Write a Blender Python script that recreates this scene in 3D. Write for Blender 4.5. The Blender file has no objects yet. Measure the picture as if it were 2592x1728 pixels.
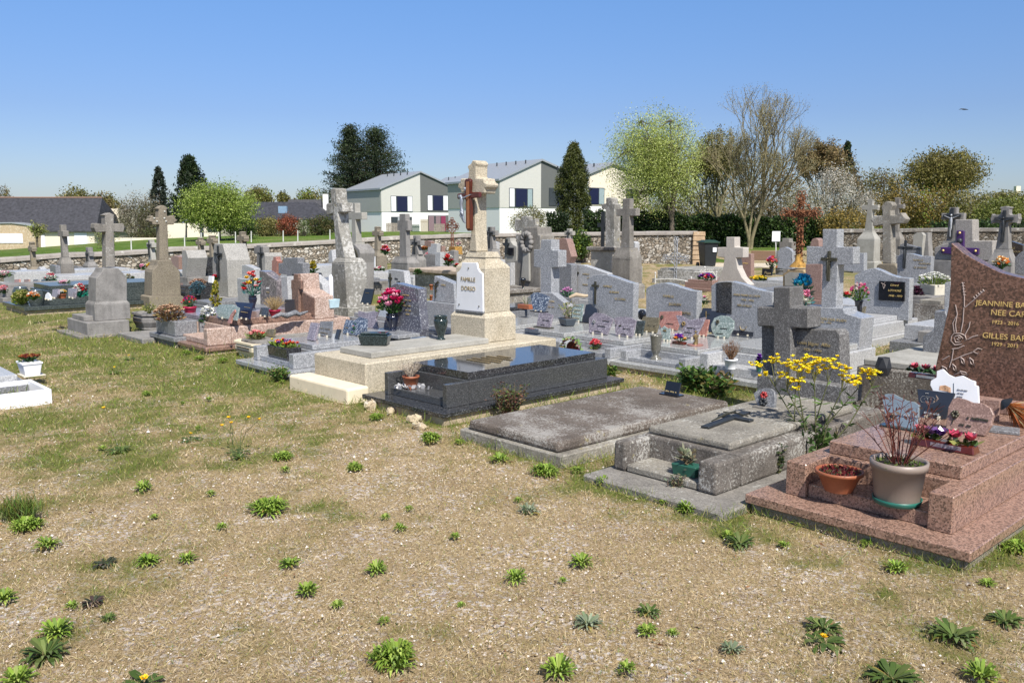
import bpy, bmesh, math, random
import numpy as np
from math import sin, cos, pi, radians as R, atan, tan, sqrt
from mathutils import Vector, Matrix
random.seed(7); rng = np.random.default_rng(7)
S = bpy.context.scene
COL = S.collection

# ------------------------------------------------------------ camera, world, sun
FPX, EYE = 2180.0, 1.6                      # focal length in source pixels, eye height
PITCH = atan(298 / FPX)
cam = bpy.data.cameras.new('camera'); co = bpy.data.objects.new('camera', cam); COL.objects.link(co)
co.location = (0, 0, EYE); co.rotation_euler = (pi / 2 - PITCH, 0, 0)
cam.sensor_width = 36; cam.lens = 36 * FPX / 2592; cam.clip_start = .1; cam.clip_end = 3000
S.camera = co
PHI = R(42.7)                               # heading of the graves, foot to head
SUN_EL = R(50)
sa = PHI - R(90) - R(22)                    # heading of the sun, on the ground
sd = Vector((cos(sa) * cos(SUN_EL), sin(sa) * cos(SUN_EL), sin(SUN_EL)))
sun = bpy.data.lights.new('sun', 'SUN'); sun.energy = 4.3; sun.angle = R(.53); sun.color = (1, .95, .87)
so = bpy.data.objects.new('sun', sun); COL.objects.link(so)
so.rotation_euler = sd.to_track_quat('Z', 'Y').to_euler()
w = bpy.data.worlds.new('World'); S.world = w; w.use_nodes = True
nt = w.node_tree; bg = nt.nodes['Background']
sky = nt.nodes.new('ShaderNodeTexSky'); sky.sky_type = 'NISHITA'; sky.sun_disc = False
sky.sun_elevation = SUN_EL; sky.sun_rotation = pi / 2 - sa
sky.air_density = 1.0; sky.dust_density = .6; sky.ozone_density = 2.2; sky.altitude = 0
# the clear northern sky of the photograph is a deeper blue than the model's: grade it by elevation
tc = nt.nodes.new('ShaderNodeTexCoord'); sx = nt.nodes.new('ShaderNodeSeparateXYZ'); nt.links.new(tc.outputs['Generated'], sx.inputs[0])
gr = nt.nodes.new('ShaderNodeValToRGB'); e = gr.color_ramp.elements
while len(e) < 5: e.new(.5)
for i, (p, c) in enumerate([(0, (.50, .53, .66)), (.12, (.46, .52, .70)), (.24, (.50, .65, .86)), (.5, (.84, .79, .76)), (1, (1, .88, .78))]): e[i].position = p; e[i].color = (*c, 1)
nt.links.new(sx.outputs[2], gr.inputs[0]); mxn = nt.nodes.new('ShaderNodeMix'); mxn.data_type = 'RGBA'; mxn.blend_type = 'MULTIPLY'; mxn.inputs[0].default_value = 1
nt.links.new(sky.outputs[0], mxn.inputs[6]); nt.links.new(gr.outputs[0], mxn.inputs[7]); nt.links.new(mxn.outputs[2], bg.inputs[0]); bg.inputs[1].default_value = .115
S.view_settings.view_transform = 'Standard'; S.view_settings.look = 'None'
S.view_settings.exposure = 0.6; S.view_settings.gamma = 1

# ------------------------------------------------------------ survey: photo points to ground points
Z = {'a1': (0, 440, 4.127), 'a2': (500, 440, 4.127), 'a3': (980, 400, 4.127), 'a4': (1500, 480, 4.127), 'a5': (2032, 440, 4.127),
     'a6': (0, 740, 4.127), 'b1': (560, 640, 4.127), 'b2': (1000, 560, 4.127), 'b3': (1400, 640, 4.127), 'b4': (1900, 600, 3.399), 'b5': (740, 820, 2.7035),
     'b6': (1800, 900, 2.904), 'c1': (1400, 920, 3.36), 'c2': (2200, 580, 2.903), 'c3': (300, 560, 3.92), 'c4': (1260, 760, 5.345),
     'c5': (0, 640, 6.03), 'c6': (1400, 180, 2.94), 'c7': (0, 1200, 2.613), 'c8': (1700, 1300, 2.637), 'o': (0, 0, .90741), 's': (0, 0, 1)}
def sstep(a, b, x): t = min(1, max(0, (x - a) / (b - a))); return t * t * (3 - 2 * t)
def terrain(x, y):
    far = float(np.interp(x, (-70, -50, -41.5, -37, -35.5, -30, -15), (-1.9, -1.5, -.8, -.1, .1, .3, .7))) * sstep(38, 88, y)
    dip = -.38 * sstep(3, 17, -x) * sstep(15, 30, y) * (1 - sstep(38, 95, y))
    return far + dip
def ray(z, x, y):
    o = Z[z]; x = o[0] + x / o[2]; y = o[1] + y / o[2]
    a = (x - 1296) / FPX; b = -(y - 864) / FPX; c, s = cos(PITCH), sin(PITCH)
    return Vector((a, c + b * s, -s + b * c))
def at(z, x, y, h=0.0):                     # the point of height h above the ground seen there
    d = ray(z, x, y); zz = h
    for _ in range(6):
        t = (zz - EYE) / d.z if d.z < -1e-4 else 200
        p = Vector((0, 0, EYE)) + d * t; zz = terrain(p.x, p.y) + h
    return p
def atD(z, x, y, D):                        # the point at distance D
    d = ray(z, x, y); return Vector((0, 0, EYE)) + d * (D / d.y)
def ht(z, x, y, p):                         # height over p
    d = ray(z, x, y); return EYE + d.z * p.y / d.y

class Fr:                                   # a grave's own frame: u foot to head, v to the left, z up
    def __init__(s, o, phi=PHI, tilt=0):
        s.o = Vector(o); s.phi = phi
        s.U = Vector((cos(phi), sin(phi), 0)); s.V = Vector((-sin(phi), cos(phi), 0)); s.Z = Vector((0, 0, 1))
        if tilt: s.U, s.Z = s.U * cos(tilt) - Vector((0, 0, 1)) * sin(tilt), s.U * sin(tilt) + Vector((0, 0, 1)) * cos(tilt)
    def P(s, u, v, z): return s.o + s.U * u + s.V * v + s.Z * z
    def uv(s, z, x, y, h):
        p = at(z, x, y, h) - s.o; return p.dot(s.U), p.dot(s.V)
    def vz(s, u, z, x, y):
        d = ray(z, x, y); c = Vector((0, 0, EYE))
        t = (s.P(u, 0, 0) - c).dot(s.U) / d.dot(s.U); p = c + d * t - s.o
        return p.dot(s.V), p.dot(s.Z)
    def tr(s, u, z, *c): return [s.vz(u, z, c[i], c[i + 1]) for i in range(0, len(c), 2)]

# ------------------------------------------------------------ materials
MATS = {}
def newmat(n):
    m = bpy.data.materials.new(n); m.use_nodes = True; t = m.node_tree; b = t.nodes['Principled BSDF']; MATS[n] = m
    return m, t, b
def node(t, k, **kw):
    n = t.nodes.new(k)
    for a, v in kw.items(): setattr(n, a, v)
    return n
def ramp(t, src, stops, interp='LINEAR'):
    r = node(t, 'ShaderNodeValToRGB'); r.color_ramp.interpolation = interp; e = r.color_ramp.elements
    while len(e) < len(stops): e.new(.5)
    for i, (p, c) in enumerate(stops): e[i].position = p; e[i].color = (*c, 1) if len(c) == 3 else c
    t.links.new(src, r.inputs[0]); return r.outputs[0]
def mix(t, f, a, b, mode='MIX'):
    n = node(t, 'ShaderNodeMix', data_type='RGBA', blend_type=mode)
    for i, v in ((0, f), (6, a), (7, b)):
        if isinstance(v, (int, float)): n.inputs[i].default_value = v
        elif isinstance(v, tuple): n.inputs[i].default_value = (*v, 1)
        else: t.links.new(v, n.inputs[i])
    return n.outputs[2]
def obco(t, sc=None):
    c = node(t, 'ShaderNodeTexCoord'); o = c.outputs['Object']
    if sc: m = node(t, 'ShaderNodeMapping'); m.inputs['Scale'].default_value = sc; t.links.new(o, m.inputs[0]); o = m.outputs[0]
    return o
def noise(t, co, sc, det=4, rough=.6):
    n = node(t, 'ShaderNodeTexNoise'); n.inputs['Scale'].default_value = sc; n.inputs['Detail'].default_value = det; n.inputs['Roughness'].default_value = rough
    t.links.new(co, n.inputs['Vector']); return n.outputs[0]
def voro(t, co, sc, out='Color'):
    n = node(t, 'ShaderNodeTexVoronoi'); n.inputs['Scale'].default_value = sc; t.links.new(co, n.inputs['Vector']); return n.outputs[out]
def bump(t, b, h, s, d=.01):
    n = node(t, 'ShaderNodeBump'); n.inputs['Strength'].default_value = s; n.inputs['Distance'].default_value = d
    t.links.new(h, n.inputs['Height']); t.links.new(n.outputs[0], b.inputs['Normal'])
def plain(n, c, rough=.6, metal=0, spec=None, var=.12, vs=9):
    m, t, b = newmat(n); o = obco(t)
    c2 = tuple(x * (1 - var * 1.5) for x in c); c3 = tuple(min(1, x * (1 + var)) for x in c)
    t.links.new(ramp(t, noise(t, o, vs, 5), [(.3, c2), (.7, c3)]), b.inputs['Base Color'])
    b.inputs['Roughness'].default_value = rough; b.inputs['Metallic'].default_value = metal
    if spec is not None: b.inputs['Specular IOR Level'].default_value = spec
    return m
def granite(n, base, dark, light, sc=85, rough=.3, fd=.28, fl=.24, dirt=.25, spec=.5, elong=1):
    m, t, b = newmat(n); o = obco(t); sc = sc * 1.5
    dark = tuple(.68 * x + .32 * y for x, y in zip(dark, base)); light = tuple(.8 * x + .2 * y for x, y in zip(light, base))
    v = voro(t, o, sc); s = node(t, 'ShaderNodeSeparateColor'); t.links.new(v, s.inputs[0])
    mid = tuple(x * .86 for x in base)
    c = ramp(t, s.outputs[0], [(0, dark), (fd, mid), ((fd + 1 - fl) / 2, base), (1 - fl, light)], 'CONSTANT')
    v2 = voro(t, o, sc * .47); s2 = node(t, 'ShaderNodeSeparateColor'); t.links.new(v2, s2.inputs[0])
    c = mix(t, ramp(t, s2.outputs[1], [(0, (0, 0, 0)), (.82, (.6, .6, .6))], 'CONSTANT'), c, dark)
    c = mix(t, ramp(t, noise(t, o, 2.2, 5), [(.35, (0, 0, 0)), (.75, (dirt,) * 3)]), c, tuple(x * .55 for x in base))
    t.links.new(c, b.inputs['Base Color']); b.inputs['Roughness'].default_value = rough
    b.inputs['Specular IOR Level'].default_value = spec
    return m
def stone(n, base, dark, lichen=None, lf=.5, sc=30, streak=.6, bs=.5, grain=.35):
    m, t, b = newmat(n); o = obco(t)
    c = ramp(t, noise(t, o, 3.1, 8, .68), [(.32, dark), (.52, base), (.72, tuple(min(1, x * 1.18) for x in base))])
    st = noise(t, obco(t, (9, 9, .9)), 1.6, 5, .6)
    c = mix(t, ramp(t, st, [(.46, (0, 0, 0)), (.68, (streak,) * 3)]), c, tuple(x * .62 for x in dark))
    g = voro(t, o, 130); s = node(t, 'ShaderNodeSeparateColor'); t.links.new(g, s.inputs[0])
    c = mix(t, grain, c, ramp(t, s.outputs[0], [(0, tuple(x * .45 for x in base)), (.5, base), (1, tuple(min(1, x * 1.6) for x in base))]), 'MIX')
    if lichen:
        l = noise(t, o, sc, 5, .75); l2 = noise(t, o, 2.7, 3)
        a = node(t, 'ShaderNodeMath', operation='MULTIPLY_ADD'); t.links.new(l2, a.inputs[0]); a.inputs[1].default_value = .6; t.links.new(l, a.inputs[2])
        c = mix(t, ramp(t, a.outputs[0], [(lf + .3, (0, 0, 0)), (lf + .36, (.8,) * 3)]), c, lichen)
        l3 = noise(t, o, 7, 4, .7); c = mix(t, ramp(t, l3, [(.64, (0, 0, 0)), (.7, (.5,) * 3)]), c, (.32, .27, .1))
    t.links.new(c, b.inputs['Base Color']); b.inputs['Roughness'].default_value = .93; b.inputs['Specular IOR Level'].default_value = .2
    bump(t, b, noise(t, o, 55, 6, .7), bs, .012)
    return m
def attr(n, rough=.6, trans=0, sheen=.3, nz=None):
    m, t, b = newmat(n); a = node(t, 'ShaderNodeAttribute', attribute_name='Col')
    t.links.new(a.outputs['Color'], b.inputs['Base Color']); b.inputs['Roughness'].default_value = rough; b.inputs['Specular IOR Level'].default_value = sheen
    if trans:
        tr = node(t, 'ShaderNodeBsdfTranslucent'); t.links.new(a.outputs['Color'], tr.inputs[0]); ms = node(t, 'ShaderNodeMixShader'); ms.inputs[0].default_value = trans
        t.links.new(b.outputs[0], ms.inputs[1]); t.links.new(tr.outputs[0], ms.inputs[2]); t.links.new(ms.outputs[0], t.nodes['Material Output'].inputs[0])
    return m
G_GREY = granite('grey_granite', (.335, .345, .365), (.16, .165, .175), (.54, .55, .57), 95, .16, .28, .15)
G_PALE = granite('pale_granite', (.45, .455, .46), (.24, .24, .25), (.58, .58, .58), 85, .35)
G_MID = granite('dull_grey_granite', (.20, .205, .215), (.10, .10, .11), (.34, .345, .36), 90, .4)
G_BLACK = granite('black_granite', (.035, .036, .04), (.014, .014, .016), (.14, .145, .15), 110, .07, .3, .2, .1, .7)
G_BSIDE = granite('black_granite_side', (.062, .064, .066), (.035, .036, .038), (.12, .122, .125), 150, .22, .3, .25, .05)
G_SLAB = granite('polished_grey_granite_sky_sheen', (.37, .375, .37), (.22, .222, .225), (.52, .525, .52), 85, .12, .2, .2, .1, .7)  # grey granite, its colour lightened for the sky reflected on polished tops
G_PINK = granite('pink_granite', (.315, .19, .14), (.03, .022, .02), (.39, .255, .195), 95, .25, .2, .25, .12)
G_PINKD = granite('dark_pink_granite', (.25, .155, .12), (.07, .05, .045), (.34, .22, .17), 60, .28, .25, .2, .12)
G_PINKR = granite('rough_pink_granite', (.42, .30, .245), (.2, .14, .11), (.56, .45, .39), 60, .8, .2, .3, .1)
G_RED = granite('red_brown_granite', (.165, .09, .065), (.04, .026, .022), (.22, .125, .095), 60, .22, .33, .2, .05)
G_ROSE = granite('rosy_granite', (.31, .2, .165), (.18, .11, .09), (.43, .29, .25), 90, .4)
G_GREEN = granite('dark_green_granite', (.05, .062, .062), (.025, .032, .032), (.12, .14, .14), 100, .2, .3, .25, .1)
G_GPOL = granite('polished_green_granite', (.02, .032, .032), (.008, .012, .012), (.07, .10, .10), 140, .08, .3, .2, .02)
G_LAV = granite('lavender_granite', (.26, .23, .27), (.11, .095, .12), (.45, .42, .47), 70, .3)
G_SALM = granite('salmon_granite', (.42, .19, .15), (.2, .1, .09), (.5, .3, .26), 90, .3)
G_GLASS = granite('pale_green_stone', (.27, .33, .31), (.12, .17, .16), (.45, .5, .48), 60, .2)
G_OLIVE = granite('olive_stone', (.17, .145, .09), (.1, .085, .05), (.25, .22, .15), 90, .2)
G_BLUE = granite('speckled_blue_stone', (.10, .13, .19), (.03, .04, .07), (.5, .55, .62), 60, .15)
CONC = stone('weathered_concrete', (.225, .21, .19), (.095, .088, .08), (.45, .45, .42), .62, 24, .4, .3)
CONC2 = stone('grey_concrete', (.24, .23, .22), (.12, .115, .11), None, .6, 24, .35, .2, .25)
CONCP = stone('pale_concrete', (.34, .33, .30), (.24, .23, .205), None, .6, 24, .15, .2, .2)
LICH = stone('lichen_stone', (.165, .148, .132), (.06, .053, .047), (.46, .45, .42), .56, 50, .5, .8)
LICHW = stone('white_lichen_stone', (.26, .25, .225), (.10, .095, .085), (.52, .51, .48), .53, 22, .2, .8)
SLABD = stone('dark_lichen_slab', (.135, .112, .095), (.07, .058, .05), (.36, .345, .32), .515, 70, .0, .8)
SLABL = stone('pale_lichen_slab', (.265, .245, .21), (.10, .092, .08), (.46, .45, .41), .56, 36, .2, .9)
AGGR = stone('brown_aggregate', (.225, .195, .15), (.13, .11, .088), (.62, .62, .6), .8, 20, .25, .5, .6)
BEIGE = stone('beige_aggregate', (.45, .40, .31), (.31, .26, .18), None, .6, 24, .12, .4, .55)
BEIGEB = stone('browner_aggregate', (.46, .37, .23), (.33, .26, .16), None, .6, 24, .2, .4, .5)
CREAM = plain('cream_limestone', (.74, .64, .47), .8, var=.06)
SANDC = plain('sandy_concrete', (.42, .34, .24), .9, var=.25)
WHITE = plain('white_plastic', (.82, .83, .86), .5, var=.03)
WMARB = plain('white_marble', (.74, .75, .78), .3, var=.05, vs=4)
BLACKP = plain('black_polished_stone', (.012, .013, .017), .06, spec=.7, var=.1)
SLATE = plain('dark_plaque_stone', (.03, .034, .045), .15, spec=.6)
CERAM = plain('blue_black_ceramic', (.012, .016, .035), .08, spec=.8, var=.1)
GREYV = plain('olive_grey_vase_stone', (.14, .135, .115), .18, spec=.6, var=.2, vs=40)
BRONZE = plain('dark_bronze', (.09, .085, .06), .45, .6, var=.3, vs=40)
BRONZEL = plain('golden_brown_metal', (.28, .2, .09), .4, .6, var=.3)
IRON = plain('dark_iron', (.05, .055, .06), .5, .5, var=.2)
SILVER = plain('silver_paint', (.42, .44, .47), .4, .3, var=.2, vs=30)
WMETAL = plain('white_painted_metal', (.66, .65, .62), .6, var=.25, vs=30)
RUST = plain('rusty_cast_iron', (.25, .10, .045), .9, var=.55, vs=25)
RUSTY = plain('yellow_brown_rust', (.36, .2, .045), .9, var=.45, vs=25)
RUSTD = plain('dark_red_rust', (.2, .06, .03), .9, var=.4, vs=25)
MAHOG = plain('red_mahogany', (.085, .014, .007), .15, spec=.7, var=.35, vs=5)
GOLD = plain('gold_leaf', (.8, .58, .22), .35, .3, var=.15)
GOLDD = plain('dull_gold', (.42, .33, .17), .5, .2, var=.3)
TERRA = plain('terracotta_plastic', (.31, .10, .045), .5, var=.1)
TAUPE = plain('taupe_plastic', (.25, .20, .17), .45, var=.05)
TEAL = plain('teal_plastic', (.02, .13, .10), .4)
GREENP = plain('green_plastic', (.02, .10, .07), .5)
RASP = plain('raspberry_plastic', (.42, .012, .06), .45)
DGREYP = plain('slate_grey_plastic', (.045, .06, .075), .4)
CREAMP = plain('cream_plastic', (.6, .56, .46), .5)
PURPLE = plain('dark_purple_lacquer', (.055, .02, .11), .25)
PVC = plain('black_bin_plastic', (.02, .024, .03), .4)
PVCG = plain('dark_green_plastic', (.02, .05, .035), .35)
SOIL = plain('dark_soil', (.05, .035, .025), .95, var=.4, vs=50)
WOOD = plain('grey_wood', (.3, .26, .22), .9, var=.3)
BARK = plain('grey_brown_bark', (.13, .105, .08), .95, var=.4, vs=6)
BARKL = plain('lichened_bark', (.22, .19, .11), .95, var=.35, vs=3)
LEAF = attr('foliage', .55, .25)
PETAL = attr('petals', .6, .15)
GRAVELM = attr('pebbles', .85)
GLASSW = plain('dark_window_glass', (.05, .06, .07), .1, spec=.8)
NAVY = plain('navy_shutter', (.008, .011, .045), .5)

# ------------------------------------------------------------ mesh building
class MB:
    def __init__(s): s.v = []; s.f = []; s.c = []; s.sm = []
    def add(s, vs, fs, col=None, sm=False):
        n = len(s.v); s.v += [tuple(p) for p in vs]
        for f in fs: s.f.append([i + n for i in f]); s.c.append(col); s.sm.append(sm)
        return s
    def box(s, F, u0, u1, v0, v1, z0, z1, tp=0, tu=None, col=None):
        tu = tp if tu is None else tu
        p = [F.P(u, v, z) for (u, v, z) in ((u0, v0, z0), (u1, v0, z0), (u1, v1, z0), (u0, v1, z0), (u0 + tu, v0 + tp, z1), (u1 - tu, v0 + tp, z1), (u1 - tu, v1 - tp, z1), (u0 + tu, v1 - tp, z1))]
        return s.add(p, [(0, 3, 2, 1), (4, 5, 6, 7), (0, 1, 5, 4), (1, 2, 6, 5), (2, 3, 7, 6), (3, 0, 4, 7)], col)
    def ext(s, F, u0, u1, pts, col=None):
        n = len(pts); p = [F.P(u0, a, b) for a, b in pts] + [F.P(u1, a, b) for a, b in pts]
        return s.add(p, [tuple(range(n)), tuple(range(2 * n - 1, n - 1, -1))] + [(i, (i + 1) % n, n + (i + 1) % n, n + i) for i in range(n)], col)
    def lathe(s, o, prof, n=20, sx=1, sy=1, rot=0, col=None, sm=True):
        vs = []; fs = []
        for r, z in prof:
            for k in range(n):
                a = 2 * pi * k / n; x, y = r * cos(a) * sx, r * sin(a) * sy
                vs.append((o[0] + x * cos(rot) - y * sin(rot), o[1] + x * sin(rot) + y * cos(rot), o[2] + z))
        m = len(prof)
        for j in range(m - 1):
            for k in range(n): fs.append((j * n + k, j * n + (k + 1) % n, (j + 1) * n + (k + 1) % n, (j + 1) * n + k))
        s.add(vs, fs, col, sm)
        s.add([vs[k] for k in range(n)], [tuple(range(n - 1, -1, -1))], col); s.add([vs[(m - 1) * n + k] for k in range(n)], [tuple(range(n))], col)
        return s
    def tube(s, pts, rad, n=6, col=None):
        pts = [Vector(p) for p in pts]; vs = []; fs = []
        if not hasattr(rad, '__len__'): rad = [rad] * len(pts)
        for i, p in enumerate(pts):
            d = (pts[min(i + 1, len(pts) - 1)] - pts[max(i - 1, 0)])
            d = d.normalized() if d.length > 1e-9 else Vector((0, 0, 1))
            a = d.cross(Vector((0, 0, 1)) if abs(d.z) < .9 else Vector((1, 0, 0))).normalized(); b = d.cross(a)
            for k in range(n): vs.append(p + (a * cos(2 * pi * k / n) + b * sin(2 * pi * k / n)) * rad[i])
        for j in range(len(pts) - 1):
            for k in range(n): fs.append((j * n + k, j * n + (k + 1) % n, (j + 1) * n + (k + 1) % n, (j + 1) * n + k))
        s.add(vs, fs, col, True)
        m = len(pts) - 1
        s.add([vs[k] for k in range(n)], [tuple(range(n - 1, -1, -1))], col); s.add([vs[m * n + k] for k in range(n)], [tuple(range(n))], col)
        return s
    def ball(s, c, r, col=None, nu=8, nv=6, sz=1):
        return s.lathe((c[0], c[1], c[2]), [(max(r * sin(pi * j / nv), r * .02), -r * sz * cos(pi * j / nv)) for j in range(nv + 1)], nu, col=col)
    def leaf(s, p, d, L, W, col, up=None):
        p = Vector(p); d = Vector(d).normalized(); a = d.cross(up or Vector((random.gauss(0, 1), random.gauss(0, 1), random.gauss(0, 1))))
        a = (a.normalized() if a.length > 1e-6 else Vector((1, 0, 0))) * W / 2
        return s.add([p - a * .35, p + d * L * .45 - a, p + d * L, p + d * L * .45 + a, p + a * .35], [(0, 1, 2, 3, 4)], col)
    def build(s, name, mat, root=None, bevel=0, jit=0):
        me = bpy.data.meshes.new(name)
        inv = Matrix.Identity(4)
        if root is not None:
            inv = chain(root).inverted()
        vs = [inv @ Vector(p) for p in s.v] if root is not None else s.v
        me.from_pydata([tuple(v) for v in vs], [], s.f); me.materials.append(mat)
        if any(c is not None for c in s.c):
            at_ = me.color_attributes.new('Col', 'FLOAT_COLOR', 'CORNER'); buf = []
            for f, c in zip(s.f, s.c):
                c = c or (.5, .5, .5); buf += [c[0], c[1], c[2], 1] * len(f)
            at_.data.foreach_set('color', buf)
        me.polygons.foreach_set('use_smooth', s.sm)
        if len(s.f) < 6000:
            b = bmesh.new(); b.from_mesh(me); bmesh.ops.recalc_face_normals(b, faces=b.faces)
            b.to_mesh(me); b.free()
        me.update()
        o = bpy.data.objects.new(name, me); COL.objects.link(o)
        if root is not None: o.parent = root
        if bevel:
            bv = o.modifiers.new('edge', 'BEVEL'); bv.width = bevel; bv.segments = 2 if bevel > .012 else 1; bv.limit_method = 'ANGLE'; bv.angle_limit = R(35)
        return o
def chain(o):
    m = Matrix.LocRotScale(o.location, o.rotation_euler, o.scale)
    return chain(o.parent) @ m if o.parent else m
def root(name, label, cat, loc, rz=0, group=None):
    o = bpy.data.objects.new(name, None); COL.objects.link(o); o.location = loc; o.rotation_euler = (0, 0, rz); o.empty_display_size = .2
    o['label'] = label; o['category'] = cat
    if group: o['group'] = group
    return o
def dup(o, loc=None, rz=None, sc=None, label=None):
    def cp(x, par):
        c = x.copy(); COL.objects.link(c)
        if par: c.parent = par
        for ch in kids.get(x.name, []): cp(ch, c)
        return c
    kids = {}
    def walk(x):
        kids[x.name] = list(x.children)
        for ch in x.children: walk(ch)
    walk(o); n = cp(o, None)
    if loc is not None: n.location = loc
    if rz is not None: n.rotation_euler = (0, 0, rz)
    if sc: n.scale = (sc, sc, sc)
    if label: n['label'] = label
    return n
def cloud(name, mat, C, Lf, Wf, cols, root_=None, up=0.0, D=None):
    """many small leaf faces: C centres, Lf and Wf sizes, cols colours"""
    n = len(C); d = rng.normal(size=(n, 3)) if D is None else D
    d[:, 2] += up; d /= np.linalg.norm(d, axis=1)[:, None]
    a = np.cross(d, rng.normal(size=(n, 3))); a /= np.linalg.norm(a, axis=1)[:, None] + 1e-9
    Lf = np.broadcast_to(Lf, (n,))[:, None]; Wf = np.broadcast_to(Wf, (n,))[:, None]
    V = np.stack([C - d * Lf / 2, C + a * Wf / 2, C + d * Lf / 2, C - a * Wf / 2], 1).reshape(-1, 3)
    if root_ is not None:
        M = np.array(chain(root_).inverted()); V = V @ M[:3, :3].T + M[:3, 3]
    me = bpy.data.meshes.new(name); me.vertices.add(4 * n); me.vertices.foreach_set('co', V.ravel().astype(np.float32))
    me.loops.add(4 * n); me.loops.foreach_set('vertex_index', np.arange(4 * n, dtype=np.int32))
    me.polygons.add(n); me.polygons.foreach_set('loop_start', np.arange(0, 4 * n, 4, dtype=np.int32))
    me.materials.append(mat); me.update(calc_edges=True)
    ca = me.color_attributes.new('Col', 'FLOAT_COLOR', 'CORNER')
    cc = np.concatenate([np.repeat(cols, 4, 0), np.ones((4 * n, 1))], 1); ca.data.foreach_set('color', cc.ravel().astype(np.float32))
    o = bpy.data.objects.new(name, me); COL.objects.link(o)
    if root_ is not None: o.parent = root_
    return o
def pal(n, cols, var=.25):
    c = np.array(cols)[rng.integers(0, len(cols), n)]; return np.clip(c * (1 + var * rng.normal(size=(n, 1))), 0.003, .95)
def text(body, F, u, v, z, size, mat, rt, name='lettering', sx=1, align='CENTER', depth=.002, flat=False, shear=0):
    cu = bpy.data.curves.new('t', 'FONT'); cu.body = body; cu.size = size; cu.extrude = depth; cu.align_x = align; cu.shear = shear; cu.space_line = 1.1
    ob = bpy.data.objects.new('t', cu); COL.objects.link(ob)
    me = bpy.data.meshes.new_from_object(ob.evaluated_get(bpy.context.evaluated_depsgraph_get()))
    bpy.data.objects.remove(ob); me.name = name
    M = chain(rt).inverted()
    for vt in me.vertices:
        x, y, zz = vt.co
        if flat: p = F.P(u + y, v - x * sx, z + zz)
        else: p = F.P(u - zz, v - x * sx, z + y)
        vt.co = M @ p
    me.materials.clear(); me.materials.append(mat); o = bpy.data.objects.new(name, me); COL.objects.link(o); o.parent = rt
    return o
def struct(o): o['kind'] = 'structure'; return o
def stuff(o, label, cat): o['kind'] = 'stuff'; o['label'] = label; o['category'] = cat; return o
# ------------------------------------------------------------ ground
from mathutils import noise as NZ
def fr(ox, oy, phi=PHI, z=0): return Fr((ox, oy, z), phi)
F_PINK, F_OLD, F_LICH, F_BLACK, F_DORSO = fr(2.16, 3.86), fr(1.15, 4.56), fr(.33, 5.56), fr(-.55, 6.71, PHI + R(1.5)), fr(-1.35, 7.81, PHI + R(1))
_q = at('b1', 705, 1275, 0); F_G6 = fr(_q.x, _q.y)
_q = at('c3', 870, 1310, 0); F_PK2 = fr(_q.x, _q.y)
RECTS = [(F_PINK, 2.4, 1.2), (F_OLD, 2.3, 1.02), (F_LICH, 2.1, 1.06), (F_BLACK, 2.25, 1.15), (F_DORSO, 2.5, .9), (F_G6, 2.3, 1.0), (F_PK2, 2.2, 1.1)]
_q = at('b3', 1500, 1262, .1); _F = fr(_q.x, _q.y); _q = _F.P(0, -1.06, 0); RECTS.append((fr(_q.x, _q.y), 2.0, 5.1))
def rectdist(x, y):
    m = 9
    for F, L, W in RECTS:
        p = Vector((x, y, 0)) - F.o; u, v = p.dot(F.U), p.dot(F.V)
        du = max(-u, 0, u - L); dv = max(-v, 0, v - W); m = min(m, sqrt(du * du + dv * dv))
    return m
GP = [(*at('o', a_, b_, 0)[:2], rx, ry, k_) for a_, b_, rx, ry, k_ in ((745, 1165, .22, .16, .55), (560, 1265, .35, .22, .5), (235, 1292, .25, .12, .5), (60, 1165, .3, .15, .6), (1090, 1145, .2, .1, .35), (1290, 1120, .45, .14, .45), (1660, 1225, .3, .12, .5), (1950, 1290, .6, .12, .5), (300, 1130, .5, .3, .3), (1150, 930, .4, .2, .3), (60, 1460, .22, .14, .35), (900, 1000, .5, .25, .2))]
def green(x, y):
    n = NZ.noise(Vector((x * .9, y * .9, 3))) * .6 + NZ.noise(Vector((x * 2.6, y * 2.6, 8))) * .45 + NZ.noise(Vector((x * 6, y * 6, 1))) * .5 + NZ.noise(Vector((x * 15, y * 15, 1))) * .3
    d = rectdist(x, y)
    g = .07 + n * 1.0 + .75 * math.exp(-d / .2) + .35 * math.exp(-((x + 3.1) ** 2 + (y - 8.2) ** 2) / 2.4) + .3 * math.exp(-((x + 2.9) ** 2 + (y - 5.6) ** 2) / .5) + .22 * sstep(-.8, -2.6, x) * sstep(4.8, 6.2, y)
    g += .6 * math.exp(-((x - 1.7) ** 2 + (y - 7.7) ** 2) / .8)
    g += .4 * sstep(8.2, 11, y) + .12 * sstep(-1, -3, x) * sstep(4, 6, y)
    for px_, py_, rx, ry, k_ in GP: g += k_ * math.exp(-((x - px_) / rx) ** 2 - ((y - py_) / ry) ** 2)
    g -= .08 * sstep(4.6, 3.0, y) * sstep(-1.5, .5, x)
    return min(1, max(0, g))
xs = np.concatenate([np.linspace(-900, -60, 8), np.linspace(-50, -13, 16), np.arange(-12, 9, .11), np.linspace(9.5, 50, 18), np.linspace(70, 900, 8)])
ys = np.concatenate([np.array([-60, -10, 0]), np.arange(1.5, 12, .11), np.arange(12.2, 44, .6), np.linspace(46, 110, 20), np.linspace(130, 1500, 8)])
V = []; Gc = []
for y in ys:
    for x in xs:
        near = y < 13 and -13 < x < 9
        z = terrain(x, y) + (.012 * NZ.noise(Vector((x * 2.2, y * 2.2, 0))) + .006 * NZ.noise(Vector((x * 9, y * 9, 0))) - .01 if near else 0)
        V.append((x, y, z)); Gc.append(green(x, y))
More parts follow.
